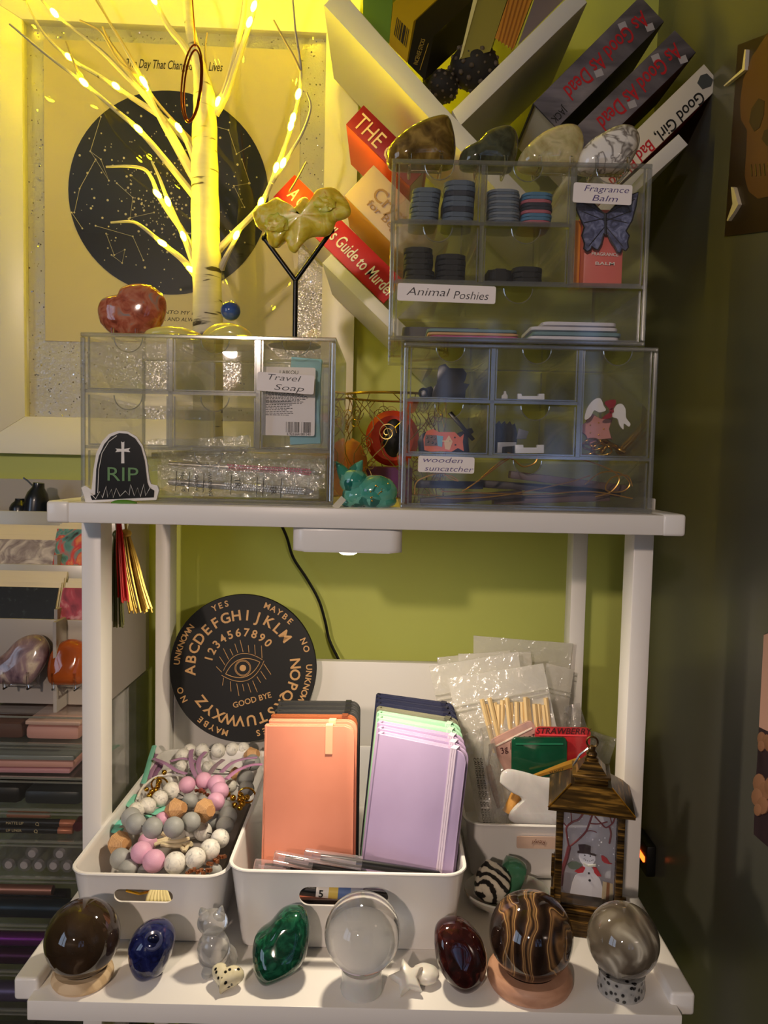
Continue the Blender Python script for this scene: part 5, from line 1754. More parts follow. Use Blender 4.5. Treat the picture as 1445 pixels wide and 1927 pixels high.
# left row: top left corner of the front book stands at photo (503, 1352)
HB = .191
lean = math.radians(9)
for i, (lab, c, s_) in enumerate(lft):
    y0_ = .756 + i * (NBT + .0026)
    ytop = y0_ + HB * math.sin(lean)
    xt = P(*((503, 1352), (511, 1338), (515, 1323), (522, 1312), (526, 1302), (529, 1291))[i], ytop).x
    mx_ = M.Translation((xt - .0005, y0_, zfl)) @ M.Rotation(-lean, 4, 'X') @ M.Rotation(-.012, 4, 'Y')
    notebook(lab, mx_, NBW, HB, NBT, c, s_, 'tabs' if i < 2 else 'band', 'notebooks in the left row of the middle bin')
for i, (lab, c, s_) in enumerate(rgt):
    yw = math.radians(-19 + i * 1.2)
    y0_ = .762 + i * (NBT + .0028)
    tilt = math.radians(3.6)
    HR = .181
    tx, ty = ((692, 1374), (690, 1357), (689, 1345), (688, 1333), (686, 1325), (685, 1316), (683, 1302), (681, 1291), (680, 1281))[i]
    ytop = y0_ + HR * math.sin(lean * .8)
    xt = P(tx, ty, ytop).x - HR * math.sin(tilt) - .001
    xt = max(xt, -.0215)
    mx_ = M.Translation((xt, y0_, zfl + .095 * math.sin(tilt) + .0004)) @ M.Rotation(yw, 4, 'Z') @ M.Rotation(-lean * .8, 4, 'X') @ M.Rotation(tilt, 4, 'Y')
    notebook(lab, mx_, .095, HR, NBT, c, s_, 'band', 'notebooks in the right row of the middle bin')

# capped pens and markers lying in front of the notebooks
clr = sheet('clear_cap', (.92, .9, .94, 1), .12, (.9, .85, .9, 1), .12, .06)
pnb = mat('pen_black', C(22, 22, 24), rough=.3, coat=.4)
for i, (a, b, lab) in enumerate((((572, 1608), (830, 1648), 'black pen with a long clear cap lying foremost across the bin'), ((515, 1612), (690, 1645), 'black pen with a clear cap, second one from the left'), ((478, 1628), (640, 1648), 'black pen with a clear cap at the left corner of the bin'))):
    y = my0 + .020 + i * .004
    pa, pb = P(*a, y), P(*b, y + .002)
    d = pb - pa
    t = thing('pen', lab, 'pen', (pa + pb) / 2 - V((0, 0, .005)), 0, 'pens in front of the notebooks')
    finish(G().tube([pa + d * .12, pa + d * .28, pa + d * .98, pb], [.003, .0042, .0042, .002], 12), 'barrel', pnb, t)
    g = G(); g.tube([pa, pa + d * .01, pa + d * .42], [.0045, .0062, .0066], 12)
    finish(g, 'cap', clr, t)
    finish(G().box(pa + d * .22 + V((0, -.0062, .003)), (d.length * .32, .0012, .003), M.Rotation(-math.atan2(d.z, d.x), 4, 'Y')), 'clip', clr, t)
pa, pb = P(566, 1672, my0 + .022), P(760, 1690, my0 + .024)
d = pb - pa
t = thing('marker', 'black marker with white and gold printed bands behind the handle slot', 'marker', (pa + pb) / 2)
finish(G().tube([pa - d * .1, pa, pb], .0062, 16), 'barrel', pnb, t)
for f0, f1, c in ((.15, .27, C(224, 220, 214)), (.27, .36, C(214, 186, 90)), (.36, .48, C(86, 110, 160)), (.48, .60, C(150, 154, 166))):
    finish(G().tube([pa + d * f0, pa + d * f1], .0064, 16), 'printed_band', mat('band_print', c, rough=.35), t)
text('number_print', '5', .007, MXZ(pa + d * .2 + V((0, -.0067, 0)), -.05), BTXT, t, bold=.02)
text('print', 'OO', .005, MXZ(pa + d * .66 + V((0, -.0065, 0)), -.05), WTXT, t)
one(G().tube([P(556, 1702, my0 + .03), P(770, 1706, my0 + .03)], .007, 14), 'marker', pnb, 'plain black marker lying lowest behind the handle slot', 'marker')
# ================================================================= bags and tools in the right bin
bagm = sheet('milky_bag', (.95, .95, .93, 1), .10, (.93, .90, .84, 1), .55, .10, (60, 1.0))
bagc = sheet('clear_bag', (.93, .93, .92, 1), .09, (.88, .87, .84, 1), .10, .07, (70, .9))


def bag(label, q, Y, Yb, mt, th=.003, seed=0, name='zip_bag', cat='bag', group=None, seal=True):
    """q: photo corners top-left, top-right, bottom-right, bottom-left; leans from Yb at the bottom to Y at the top"""
    c = [P(q[0][0], q[0][1], Y), P(q[1][0], q[1][1], Y), P(q[2][0], q[2][1], Yb), P(q[3][0], q[3][1], Yb)]
    t = thing(name, label, cat, (c[2] + c[3]) / 2, 0, group)
    nx, ny = 10, 14
    g = G(); vs = []
    for side in (-1, 1):
        for j in range(ny + 1):
            for i in range(nx + 1):
                u, v = i / nx, j / ny
                p = (c[0] * (1 - u) + c[1] * u) * (1 - v) + (c[3] * (1 - u) + c[2] * u) * v
                e = math.sin(PI * u) * math.sin(PI * min(1, max(0, (v - .18) / .82))) if v > .18 else 0
                p = p + V((0, side * (.0004 + th * e) + .0022 * NZ.noise(V((u * 3 + seed, v * 4, seed * 2.0))), 0))
                vs.append(p)
    W_ = nx + 1; N_ = W_ * (ny + 1)
    fs = []
    for s_ in (0, 1):
        for j in range(ny):
            for i in range(nx):
                a = s_ * N_ + j * W_ + i
                fs.append((a, a + 1, a + 1 + W_, a + W_))
    edge = [i for i in range(W_)] + [j * W_ + nx for j in range(1, ny + 1)] + [ny * W_ + i for i in range(nx - 1, -1, -1)] + [j * W_ for j in range(ny - 1, 0, -1)]
    for i in range(len(edge)):
        a, b = edge[i], edge[(i + 1) % len(edge)]
        fs.append((a, b, b + N_, a + N_))
    g.faces(vs, fs)
    finish(g, 'film', mt, t, ang=60)
    if seal:
        g = G()
        for v in (.20, .235):
            a = (c[0] * (1 - v) + c[3] * v) + V((0, -.003, 0)); b = (c[1] * (1 - v) + c[2] * v) + V((0, -.003, 0))
            g.tube([a, (a + b) / 2 + V((0, -.0005, 0)), b], .0009, 6)
        finish(g, 'zip_seal', SEAL, t, kind='stuff')
    return t, c


SEAL = sheet('zip_plastic', (.85, .85, .82, 1), .15, (.95, .93, .88, 1), .3, .1)
GB = 'zip bags in the right bin'
bag('tallest frosted zip bag at the very back of the right bin', [(891, 1196), (1078, 1211), (1046, 1480), (890, 1480)], 1.055, 1.04, bagm, seed=1, group=GB)
bag('frosted zip bag with its left corner lowest at the back left', [(822, 1237), (960, 1224), (990, 1480), (850, 1490)], 1.035, 1.015, bagm, seed=2, group=GB)
bag('frosted zip bag second from the back with a square top edge', [(862, 1230), (998, 1226), (1030, 1480), (880, 1490)], 1.015, .99, bagm, seed=3, group=GB)
bag('frosted zip bag at the back right beside the rear leg', [(1028, 1248), (1080, 1260), (1048, 1480), (1010, 1470)], .995, .975, bagm, seed=4, group=GB)
bag('frosted zip bag with a round hang hole behind the bag of sticks', [(807, 1254), (975, 1226), (1010, 1500), (868, 1530)], .965, .93, bagm, seed=5, group=GB)
tb, bc = bag('front zip bag filled with thin wooden sticks', [(842, 1276), (1022, 1248), (1072, 1490), (900, 1552)], .925, .885, bagm, .006, seed=6, group=GB)
stk = mat('stick_wood', C(222, 194, 142), rough=.6)
for i in range(16):
    x = 905 + i * 8.2 + R.uniform(-3, 3); fan = (i - 4) * .8 if i < 6 else -R.uniform(0, 12)
    yt_ = 1316 + R.uniform(-10, 8) + abs(i - 8) * .8
    ya = .911 + (i % 2) * .0015
    pa, pb = P(x, yt_, ya), P(x - fan + (22 if i < 4 else 0), yt_ + 100, ya - .012)
    one(G().tube([pa, pb], .0030, 6), 'wooden_stick', stk, 'thin wooden stick inside the front zip bag', 'stick', 'wooden sticks in the zip bag')
bag('clear bag of pale printed tubes at the front left of the right bin', [(868, 1385), (925, 1362), (958, 1552), (902, 1556)], .875, .862, bagc, .005, seed=8, name='clear_bag', seal=False)
t = thing('printed_tube', 'slim clear tube covered in small dark print at the front left of the right bin', 'tube', P(915, 1556, .868))
finish(G().tube([P(905, 1370, .874), P(906, 1384, .873), P(900, 1415, .871), P(922, 1556, .866)], [.001, .003, .0062, .0066], 12), 'tube_body', bagc, t)
pa, pb = P(898, 1425, .864), P(917, 1550, .859)
for i in range(3):
    text('small_print', 'CAUTION KEEP OUT OF REACH', .0026, MXZ((pa + pb) / 2 + V(((i - 1) * .0036, -.0002, 0)), math.atan2((pb - pa).z, (pb - pa).x)), ink, t, width=(pb - pa).length)
t = thing('brown_tip_tube', 'clear tube with brown tips next to the printed tube', 'tube', P(945, 1550, .872))
finish(G().tube([P(918, 1440, .884), P(925, 1400, .885), P(945, 1550, .872)], [.003, .004, .0055], 10), 'tube_body', bagc, t)
finish(G().tube([P(918, 1440, .884), P(926, 1470, .881), P(938, 1520, .876)], [.0035, .0045, .002], 10), 'brown_tip', mat('brown_tip', C(120, 84, 58), rough=.5), t)


def sachet(label, q, Y, c, seed, txt=None):
    a = [P(x, y, Y) for x, y in q]
    t = thing('sachet', label, 'sachet', (a[2] + a[3]) / 2, 0, 'sachets in the right bin')
    mt = pat('sachet_%d' % seed, [(.3, C(*[int(v * .85) for v in c])), (.7, C(*c))], scale=30, dist=1, rough=.22, coat=.5)
    ctr = sum(a, V()) / 4
    d = a[1] - a[0]
    w_, h_ = d.length, (a[3] - a[0]).length
    F_ = MXZ(ctr, math.atan2(d.z, d.x))
    finish(G().prism(rrect(w_, h_, .005), -.0035, 0, F_, .0014, 3), 'pouch', mt, t)
    g = G(); g.box(F_ @ V((0, h_ * .34, .0004)), (w_ * .86, .0008, .0016), M.Rotation(-math.atan2(d.z, d.x), 4, 'Y'))
    finish(g, 'sealed_seam', mat('seam_%d' % seed, C(*[min(255, int(v * 1.3) + 20) for v in c]), rough=.2), t)
    if txt:
        text('print', txt, h_ * .13, F_ @ M.Translation((0, h_ * .18 if seed != 2 else h_ * .42, .0003)) @ M.Rotation(0 if seed != 2 else 0, 4, 'Z'), mat('dark_print_%d' % seed, C(70, 30, 34), rough=.5), t, shear=.2)
    return t


sachet('pale pink sachet tilted behind the green one', [(925, 1390), (1005, 1350), (1035, 1440), (955, 1470)], .889, (216, 170, 158), 3, '3g / 0.11oz')
sachet('red sachet standing right of the green one', [(1008, 1368), (1112, 1370), (1106, 1458), (1006, 1455)], .883, (206, 52, 58), 2, 'STRAWBERRY')
sachet('dark green sachet in front of the red and pink ones', [(964, 1388), (1068, 1388), (1068, 1462), (958, 1462)], .876, (20, 84, 58), 1)
bag('crumpled clear bag at the right end of the bin', [(1060, 1330), (1090, 1322), (1120, 1420), (1060, 1440)], .96, .94, bagc, .006, seed=11, name='clear_bag', seal=False)
bag('clear bag with a pointed corner behind the lantern finial', [(1112, 1375), (1160, 1390), (1128, 1500), (1095, 1500)], .93, .92, bagc, .006, seed=12, name='clear_bag', seal=False)
goldb = mat('gold_lacquer', C(214, 160, 66), rough=.3, metal=.6)
t = thing('makeup_brush', 'slim brush with a gold handle lying across the right bin', 'brush', P(1050, 1462, .872))
pa, pb = P(1000, 1462, .868), P(1092, 1432, .874)
finish(G().tube([pa, pa * .35 + pb * .65, pb], [.0022, .0048, .0052], 6), 'handle', goldb, t, ang=20)
px_text('BEAUTY', (1034, 1455), (1060, 1447), 4, .863, ink, t)
finish(G().tube([P(992, 1465, .868), P(972, 1495, .872), P(958, 1530, .868)], [.003, .0065, .008], 12), 'bristles', mat('amber_bristle', C(206, 150, 74), bmp=(400, .6), rough=.6), t)
jade = pat('pale_jade', [(.3, C(206, 204, 204)), (.6, C(228, 226, 226)), (.75, C(190, 186, 184))], scale=14, dist=2, rough=.12, sss=.2, coat=.4)
stone('white curved massage stone leaning at the front of the right bin', 'massage stone', [(940, 1472), (943, 1456), (956, 1447), (985, 1452), (1020, 1462), (1052, 1466), (1070, 1480), (1066, 1530), (1050, 1556), (1000, 1554), (968, 1549), (957, 1540), (960, 1528), (974, 1516), (981, 1506), (974, 1496), (956, 1487)], .858, .008, jade, None, None, 'massage_stone', n=4)

# ================================================================= snowman lantern
fc = F(1112, 1770, ZT)
LYaw = math.radians(-13)
ct = V((fc.x + .004, fc.y + .038, ZT))
t = thing('lantern', 'small bronze lantern with a snowman picture at the right of the lower shelf', 'lantern', ct, LYaw)
brz = pat('brushed_bronze', [(.30, C(28, 20, 10)), (.52, C(74, 54, 24)), (.72, C(172, 130, 60))], scale=46, detail=6, dist=.3, stretch=(.5, .5, 9), rough=.35, metal=.6, bmp=.2)
LM = mw(t)
ze = P(1118, 1534, ct.y - .040).z - ZT
zt3 = P(1117, 1480, ct.y - .02).z - ZT
zf3 = P(1114, 1420, ct.y).z - ZT


def lbox(g, a, b, bev=.0008):
    h = G(); h.span(a, b, bev)
    h.bm.transform(LM); me = bpy.data.meshes.new('x'); h.bm.to_mesh(me); h.bm.free(); g.bm.from_mesh(me); bpy.data.meshes.remove(me)
    return g


hb = .036
finish(lbox(G(), (-hb, -hb, .0003), (hb, hb, .022), .001), 'base', brz, t)
g = G()
lbox(g, (-hb + .002, -hb + .002, .022), (hb - .002, hb - .002, .026))
for sx_ in (-1, 1):
    for sy_ in (-1, 1):
        lbox(g, (sx_ * .0345 - .002, sy_ * .0345 - .002, .022), (sx_ * .0345 + .002, sy_ * .0345 + .002, .047))
finish(g, 'plinth', brz, t, kind='stuff')
bw = .0295
for sx_ in (-1, 1):
    for sy_ in (-1, 1):
        finish(lbox(G(), (sx_ * bw - .0035, sy_ * bw - .0035, .026), (sx_ * bw + .0035, sy_ * bw + .0035, ze)), 'corner_post', brz, t)
g = G()
for s_ in (-1, 1):
    lbox(g, (-bw, s_ * bw - .002, .026), (bw, s_ * bw + .002, .030)); lbox(g, (-bw, s_ * bw - .002, ze - .004), (bw, s_ * bw + .002, ze))
    lbox(g, (s_ * bw - .002, -bw, .026), (s_ * bw + .002, bw, .030)); lbox(g, (s_ * bw - .002, -bw, ze - .004), (s_ * bw + .002, bw, ze))
finish(g, 'window_frame', brz, t, kind='stuff')
lgl = sheet('lantern_glass', (.98, .98, .99, 1), .03, (.8, .82, .9, 1), .02, .03)
for i in range(4):
    g = G(); h = G(); h.span((-bw, -bw - .0006, .03), (bw, -bw + .0006, ze - .003)); h.bm.transform(LM @ M.Rotation(i * PI / 2, 4, 'Z'))
    finish(h, 'pane', lgl, t)
eh = .0415
th_ = .020
g = G()
g.faces([LM @ V(v) for v in ((-eh, -eh, ze), (eh, -eh, ze), (eh, eh, ze), (-eh, eh, ze), (-eh, -eh, ze + .003), (eh, -eh, ze + .003), (eh, eh, ze + .003), (-eh, eh, ze + .003), (-th_, -th_, zt3), (th_, -th_, zt3), (th_, th_, zt3), (-th_, th_, zt3))],
        [(3, 2, 1, 0), (0, 1, 5, 4), (1, 2, 6, 5), (2, 3, 7, 6), (3, 0, 4, 7), (4, 5, 9, 8), (5, 6, 10, 9), (6, 7, 11, 10), (7, 4, 8, 11), (8, 9, 10, 11)])
finish(g, 'roof', brz, t)
for s_ in (-1, 1):
    finish(G().tube([LM @ V((s_ * eh, -eh, ze + .003)), LM @ V((s_ * th_, -th_, zt3 + .0004))], .0009, 6), 'roof_ridge', goldm, t)
g = G(); lbox(g, (-.0165, -.0165, zt3), (.0165, .0165, zt3 + .007)); lbox(g, (-.019, -.019, zt3 + .007), (.019, .019, zt3 + .010))
g.faces([LM @ V(v) for v in ((-.015, -.015, zt3 + .0101), (.015, -.015, zt3 + .0101), (.015, .015, zt3 + .0101), (-.015, .015, zt3 + .0101), (-.007, -.007, zt3 + .020), (.007, -.007, zt3 + .020), (.007, .007, zt3 + .020), (-.007, .007, zt3 + .020))], [(3, 2, 1, 0), (0, 1, 5, 4), (1, 2, 6, 5), (2, 3, 7, 6), (3, 0, 4, 7), (4, 5, 6, 7)])
finish(g, 'cap', brz, t)
finish(G().lathe([(0, zt3 + .018), (.007, zt3 + .020), (.0075, zt3 + .022), (.005, zt3 + .024), (.006, zt3 + .026), (.0055, zt3 + .028), (.0035, zt3 + .030), (.004, zt3 + .032), (.003, zt3 + .034), (0, zt3 + .036)], 20, LM), 'finial', brz, t)
finish(G().tube([LM @ V((.0055 * math.cos(a * PI / 9), 0, zt3 + .0385 + .0055 * math.sin(a * PI / 9))) for a in range(18)], .0011, 6, closed=True), 'top_ring', brz, t)
finish(G().tube([LM @ V((-.018, -.004, zt3 + .013)), LM @ V((-.012, -.006, zt3 + .026)), LM @ V((-.004, -.004, zt3 + .033))], .0011, 6), 'bail_wire', mat('steel_wire', C(190, 190, 190), rough=.25, metal=1), t)
# the picture inside, standing just behind the front pane: coordinates from the photo mapped on a local plane
PM = LM @ M.Translation((0, -.012, 0)) @ MX90
hpan = (ze - .004) - .030


def pl(x, y):     # zoomed photo position (panel spans x 230..640, y 680..1510) -> local
    return ((x - 432) / 410 * .052, .031 + (1505 - y) / 820 * (hpan - .002))


art = finish(G().prism([pl(225, 1505), pl(640, 1505), pl(640, 690), pl(225, 690)], -.0012, 0, PM), 'picture_plate', sheet('misty_plate', (.86, .87, .92, 1), .04, (.82, .82, .90, 1), .35), t)
snow = finish(G().prism([pl(*q) for q in ((300, 1500), (315, 1400), (335, 1330), (380, 1275), (398, 1220), (372, 1190), (358, 1150), (365, 1110), (400, 1090), (450, 1090), (485, 1115), (488, 1160), (470, 1200), (455, 1225), (490, 1270), (530, 1330), (550, 1400), (550, 1500))], 0, .0012, PM, 0), 'snowman', mat('snow_white', C(226, 226, 232), rough=.5), t)
for nm, q, c in (('hat', [(345, 1095), (346, 1110), (420, 1105), (488, 1118), (494, 1106), (448, 1094), (448, 1035), (400, 1025), (350, 1035), (362, 1090)], (38, 14, 22)),
                 ('scarf_end', [(330, 1285), (385, 1225), (412, 1240), (396, 1285), (360, 1298)], (186, 28, 40)), ('scarf_end', [(468, 1222), (500, 1225), (540, 1298), (510, 1302), (484, 1275)], (186, 28, 40)),
                 ('scarf_wrap', [(396, 1195), (430, 1212), (470, 1200), (492, 1192), (492, 1212), (430, 1226), (398, 1214)], (214, 214, 200)),
                 ('red_bird', [(530, 1110), (545, 1105), (575, 1125), (600, 1165), (618, 1172), (590, 1176), (555, 1168), (538, 1150)], (176, 24, 36)),
                 ('gift', [(548, 1505), (552, 1345), (630, 1355), (634, 1505)], (206, 190, 150)), ('gift_ribbon', [(580, 1505), (582, 1348), (605, 1350), (606, 1505)], (150, 96, 50)),
                 ('pine_sprig', [(270, 1230), (300, 1200), (340, 1195), (380, 1210), (395, 1240), (350, 1262), (310, 1270), (285, 1258)], (96, 110, 96))):
    dd = .0006 if nm in ('gift_ribbon', 'hat', 'scarf_wrap') else 0
    finish(G().prism([pl(*v) for v in q], .0012, .0022 + dd, PM), nm, mat('print_' + nm, C(*c), rough=.5), t)
g = G()
for x, y, r in ((405, 1127, .0008), (448, 1127, .0008), (400, 1160, .0005), (412, 1170, .0005), (428, 1175, .0005), (445, 1175, .0005), (460, 1168, .0005), (470, 1160, .0005), (442, 1288, .0013), (450, 1352, .0015)):
    a = pl(x, y); g.ball(PM @ V((a[0], a[1], .0014)), r, sub=1)
merge(snow, g, blkp)
g = G()
for q, r in (([(225, 1435), (235, 1300), (262, 1180), (280, 1070)], .0022), ([(280, 1070), (335, 1010), (400, 920), (428, 840), (462, 700)], .0010), ([(278, 1070), (258, 960), (255, 890), (300, 835), (350, 800), (400, 700)], .0010), ([(258, 890), (230, 855)], .0006), ([(428, 830), (500, 825), (570, 795)], .0007), ([(412, 905), (450, 895), (490, 905)], .0005), ([(470, 760), (520, 815), (560, 850), (610, 800), (625, 740)], .0008), ([(290, 840), (285, 760), (265, 700)], .0006), ([(435, 760), (405, 715)], .0005), ([(585, 840), (600, 900), (590, 990)], .0010), ([(575, 720), (590, 760), (600, 800)], .0006)):
    g.tube(spline([PM @ V((*pl(*v), .0008)) for v in q], 4), r, 6)
finish(g, 'bare_tree', mat('print_tree', C(112, 44, 48), rough=.5), t, kind='stuff')
g = G()
for i in range(26):
    a = pl(R.uniform(240, 630), R.uniform(720, 1250)); g.ball(PM @ V((a[0], a[1], .0006)), R.choice([.0003, .0005, .0008]), sub=1)
merge(art, g, mat('snow_dots', C(240, 240, 245), rough=.5))

# ================================================================= spheres and stones along the front
beech = pat('turned_wood', [(.3, C(206, 176, 136)), (.7, C(226, 198, 158))], kind='wave', scale=30, dist=3, band='Y', rough=.55)


def ring_stand(c, ro, h_, material, parent, name='ring_stand'):
    ri = ro * .55
    finish(G().lathe([(ri, .0004), (ro - .002, .0004), (ro, h_ * .35), (ro - .001, h_ * .75), (ro * .88, h_), (ri + .003, h_), (ri, h_ * .7)], 48, M.Translation(c), closed=True), name, material, parent)
    return ri


def ball_on(label, ballname, cat, base_px, ro_px, h_, r_px, mt, stand_label, stand_mt, stand_kind='ring', bcat='sphere', rot=None):
    c = F(base_px[0], base_px[1], ZT); k = S(c)
    ro = ro_px * k
    st = thing('sphere_stand', stand_label, 'stand', c, 0)
    if stand_kind == 'ring':
        ri = ring_stand(c, ro, h_, stand_mt, st)
    else:
        ri = ro * .62
        finish(G().lathe([(0, .0003), (ro * .97, .0003), (ro, .003), (ro * .93, h_ * .6), (ro * .98, h_), (ri + .002, h_), (ri - .002, h_ - .0025), (0, h_ - .004)], 40, M.Translation(c)), 'cup', stand_mt, st)
    r = r_px * k
    zc = h_ + math.sqrt(max(0, r * r - (ri + .0025) ** 2)) + .0003
    b = one(G().ball(c + V((0, 0, zc)), r, rot, sub=5), ballname, mt, label, bcat)
    b.cycles.is_caustics_caster = ballname == 'crystal_ball'
    return c, r, zc


smoky = pat('smoky_brown_stone', [(.3, C(38, 28, 20)), (.6, C(58, 44, 32)), (.78, C(110, 92, 74))], scale=34, detail=6, dist=1.2, rough=.04, coat=.6)
ball_on('dark brown polished sphere on a pale wooden ring at the left front', 'stone_sphere', 's', (156, 1842), 56, .011, 68, smoky, 'pale wooden ring under the dark brown sphere', beech)
agw = pat('banded_petrified_wood', [(.0, C(30, 20, 16)), (.35, C(52, 36, 28)), (.55, C(88, 60, 40)), (.66, C(190, 150, 96)), (.74, C(60, 42, 32)), (.9, C(140, 104, 66)), (1, C(44, 30, 24))], scale=13, kind='wave', band='X', dist=9.0, detail=3, stretch=(1, 1, .5), rot=(0, .35, .2), rough=.05, coat=.6)
pink_wood = pat('pinkish_wood', [(.3, C(176, 128, 100)), (.7, C(206, 158, 128))], scale=30, detail=6, dist=1, stretch=(1, 1, 4), rough=.5)
ball_on('large sphere of brown and tan banded stone on a wooden ring', 'stone_sphere', 's', (996, 1846), 80, .014, 78, agw, 'pinkish wooden ring under the banded sphere', pink_wood)
aga = pat('grey_agate', [(.25, C(70, 62, 52)), (.45, C(104, 94, 80)), (.55, C(140, 132, 116)), (.62, C(206, 200, 182)), (.70, C(120, 108, 92)), (.85, C(86, 78, 68))], scale=21, detail=2, dist=1.6, rough=.05, coat=.6)
dalm = pat('spotted_grey_stone', [(.0, C(22, 22, 24)), (.30, C(30, 30, 32)), (.38, C(150, 150, 148)), (1, C(176, 174, 168))], scale=190, kind='voronoi', rough=.2, coat=.3)
ball_on('grey agate sphere with a white swirl at the right front', 'stone_sphere', 's', (1168, 1862), 44, .019, 66, aga, 'small spotted grey stone cup under the agate sphere', dalm, 'cup')
crys = mat('clear_crystal', (.97, .98, .97, 1), rough=.0, trans=1, ior=1.5)
frost = mat('frosted_crystal', (.97, .97, .93, 1), rough=.2, trans=.55, ior=1.4, sss=.2, coat=.4)
ball_on('clear crystal ball on a frosted cup in the middle of the front row', 'crystal_ball', 's', (680, 1862), 40, .022, 71, crys, 'frosted clear cup under the crystal ball', frost, 'cup', 'crystal ball')


def z4(x, y):
    return (x * .36, 1640 + y * .36)


def z5(x, y):
    return (420 + x * .346, 1640 + y * .346)


def floor_y(px, py):
    return F(px, py, ZT).y


sod = pat('sodalite', [(.3, C(14, 18, 52)), (.55, C(26, 34, 86)), (.68, C(44, 50, 92)), (.75, C(140, 140, 150))], scale=110, detail=5, dist=1.4, rough=.07, coat=.5)
Ysk = floor_y(285, 1852) + .012
t = stone('dark blue mottled stone skull with a hollow on top', 'stone skull', [z4(*q) for q in ((680, 430), (700, 388), (745, 350), (800, 335), (862, 345), (900, 385), (911, 430), (900, 490), (878, 535), (858, 570), (800, 600), (762, 606), (728, 590), (700, 550), (682, 490))], Ysk, .044, sod, ZT, None, 'stone_skull')
pe = P(*z4(800, 362), Ysk - .016); ke = S(pe)
finish(G().lathe([(.004, 0), (.0075, .0008), (.0085, 0), (.0075, -.002), (.004, -.002)], 20, aimed(pe, V((0, -.75, .65))), closed=True), 'eye_socket_rim', mat('pale_sodalite', C(64, 68, 100), rough=.15, coat=.4), t)
finish(G().ball(pe + V((0, .0008, 0)), (.0055, .003, .0055), sub=3), 'eye_hollow', mat('dark_sodalite', C(16, 20, 48), rough=.2), t)

Yc = floor_y(400, 1836) + .010
t = thing('crystal_cat', 'small clear crystal cat sitting between the left bins', 'figurine', (P(402, 1830, Yc).x, Yc, ZT))
icy = mat('icy_crystal', (.97, .97, .96, 1), rough=.12, trans=.86, ior=1.35, coat=.4)
def body_at(px, py, rx_, ry_, rz_):
    p = P(px, py, Yc); k = S(p); return p, (rx_ * k, ry_ * k, rz_ * k)
g = G()
for a in ((402, 1800, 31, 28, 38), (402, 1775, 25, 23, 34), (400, 1735, 29, 24, 24)):
    p, r = body_at(*a); p.z = max(p.z, ZT + r[2] * .98); g.ball(p, r, sub=3, amp=.04, freq=3, seed=a[1])
finish(g, 'body', icy, t, ang=70)
for x, y, x2 in ((378, 1708, 386), (418, 1705, 411)):
    finish(G().tube([P(x2, 1727, Yc), P(x * .6 + x2 * .4, 1716, Yc), P(x, y, Yc)], [.0055, .0042, .001], 8), 'ear', icy, t)
for s_ in (-1, 1):
    p = P(402 + s_ * 13, 1832, Yc - .012); p.z = ZT + .0045
    finish(G().ball(p, (.005, .008, .0044), sub=2), 'paw', icy, t)
finish(G().tube(spline([P(428, 1830, Yc + .004), P(440, 1810, Yc + .004), P(438, 1790, Yc + .004), P(430, 1782, Yc + .004)], 4), .0034, 8), 'tail', icy, t)

cream_d = pat('spotted_cream_stone', [(.0, C(16, 16, 18)), (.27, C(24, 24, 26)), (.33, C(214, 204, 168)), (1, C(228, 220, 190))], scale=210, kind='voronoi', rough=.15, coat=.4)
c = F(423, 1868, ZT); k = S(c)
hp = []
for i in range(30):
    a = i * 2 * PI / 30
    hp.append(((16 * math.sin(a) ** 3) / 16 * 33 * k, (13 * math.cos(a) - 5 * math.cos(2 * a) - 2 * math.cos(3 * a) - math.cos(4 * a)) / 16 * 29 * k))
g = G(); rings = []
for i in range(-4, 5):
    ph = PI / 2 * i / 4; s_ = max(0, math.cos(ph)) ** .6
    rings.append([g.bm.verts.new(V((x * max(s_, .02), y * max(s_, .02), .0085 * math.sin(ph)))) for x, y in hp])
for i in range(8):
    for q in range(30):
        g.bm.faces.new((rings[i][q], rings[i][(q + 1) % 30], rings[i + 1][(q + 1) % 30], rings[i + 1][q]))
g.bm.faces.new(rings[0][::-1]); g.bm.faces.new(rings[-1])
g.bm.transform(M.Translation(c + V((0, .006, .0125))) @ M.Rotation(-.25, 4, 'Z') @ M.Rotation(.42, 4, 'X'))
lo = min(v.co.z for v in g.bm.verts)
g.bm.transform(M.Translation((0, 0, ZT - lo)))
one(g, 'heart_stone', cream_d, 'small cream heart stone with black spots lying at the front', 'stone', ang=70)

mala = pat('dark_green_jasper', [(.25, C(6, 32, 24)), (.5, C(14, 62, 44)), (.66, C(30, 96, 68)), (.75, C(80, 120, 70))], scale=70, detail=6, dist=2.2, rough=.06, coat=.6, bmp=.05)
Yg = floor_y(520, 1858) + .016
stone('dark green polished stone leaning left of the crystal ball', 'stone', [z5(*q) for q in ((160, 490), (175, 430), (240, 385), (300, 325), (365, 303), (425, 312), (462, 360), (470, 430), (455, 510), (420, 560), (370, 595), (300, 625), (235, 640), (195, 615), (168, 560))], Yg, .042, mala, ZT, tilt=.25)
sel = mat('satin_selenite', C(226, 222, 212), rough=.3, sss=.15, coat=.3)
Ystar = floor_y(765, 1885)
c = F(766, 1868, ZT)
k = S(c)
g = G(); st_ = []
for i in range(10):
    a = PI / 2 + i * PI / 5 + .25; r = (36 if i % 2 == 0 else 19) * k
    st_.append((r * math.cos(a), r * math.sin(a)))
rings = []
for i in range(-4, 5):
    ph = PI / 2 * i / 4; s_ = max(.03, max(0, math.cos(ph)) ** .45)
    rings.append([g.bm.verts.new(V((x * s_, y * s_, .0058 * math.sin(ph)))) for x, y in st_])
for i in range(8):
    for q in range(10):
        g.bm.faces.new((rings[i][q], rings[i][(q + 1) % 10], rings[i + 1][(q + 1) % 10], rings[i + 1][q]))
g.bm.faces.new(rings[0][::-1]); g.bm.faces.new(rings[-1])
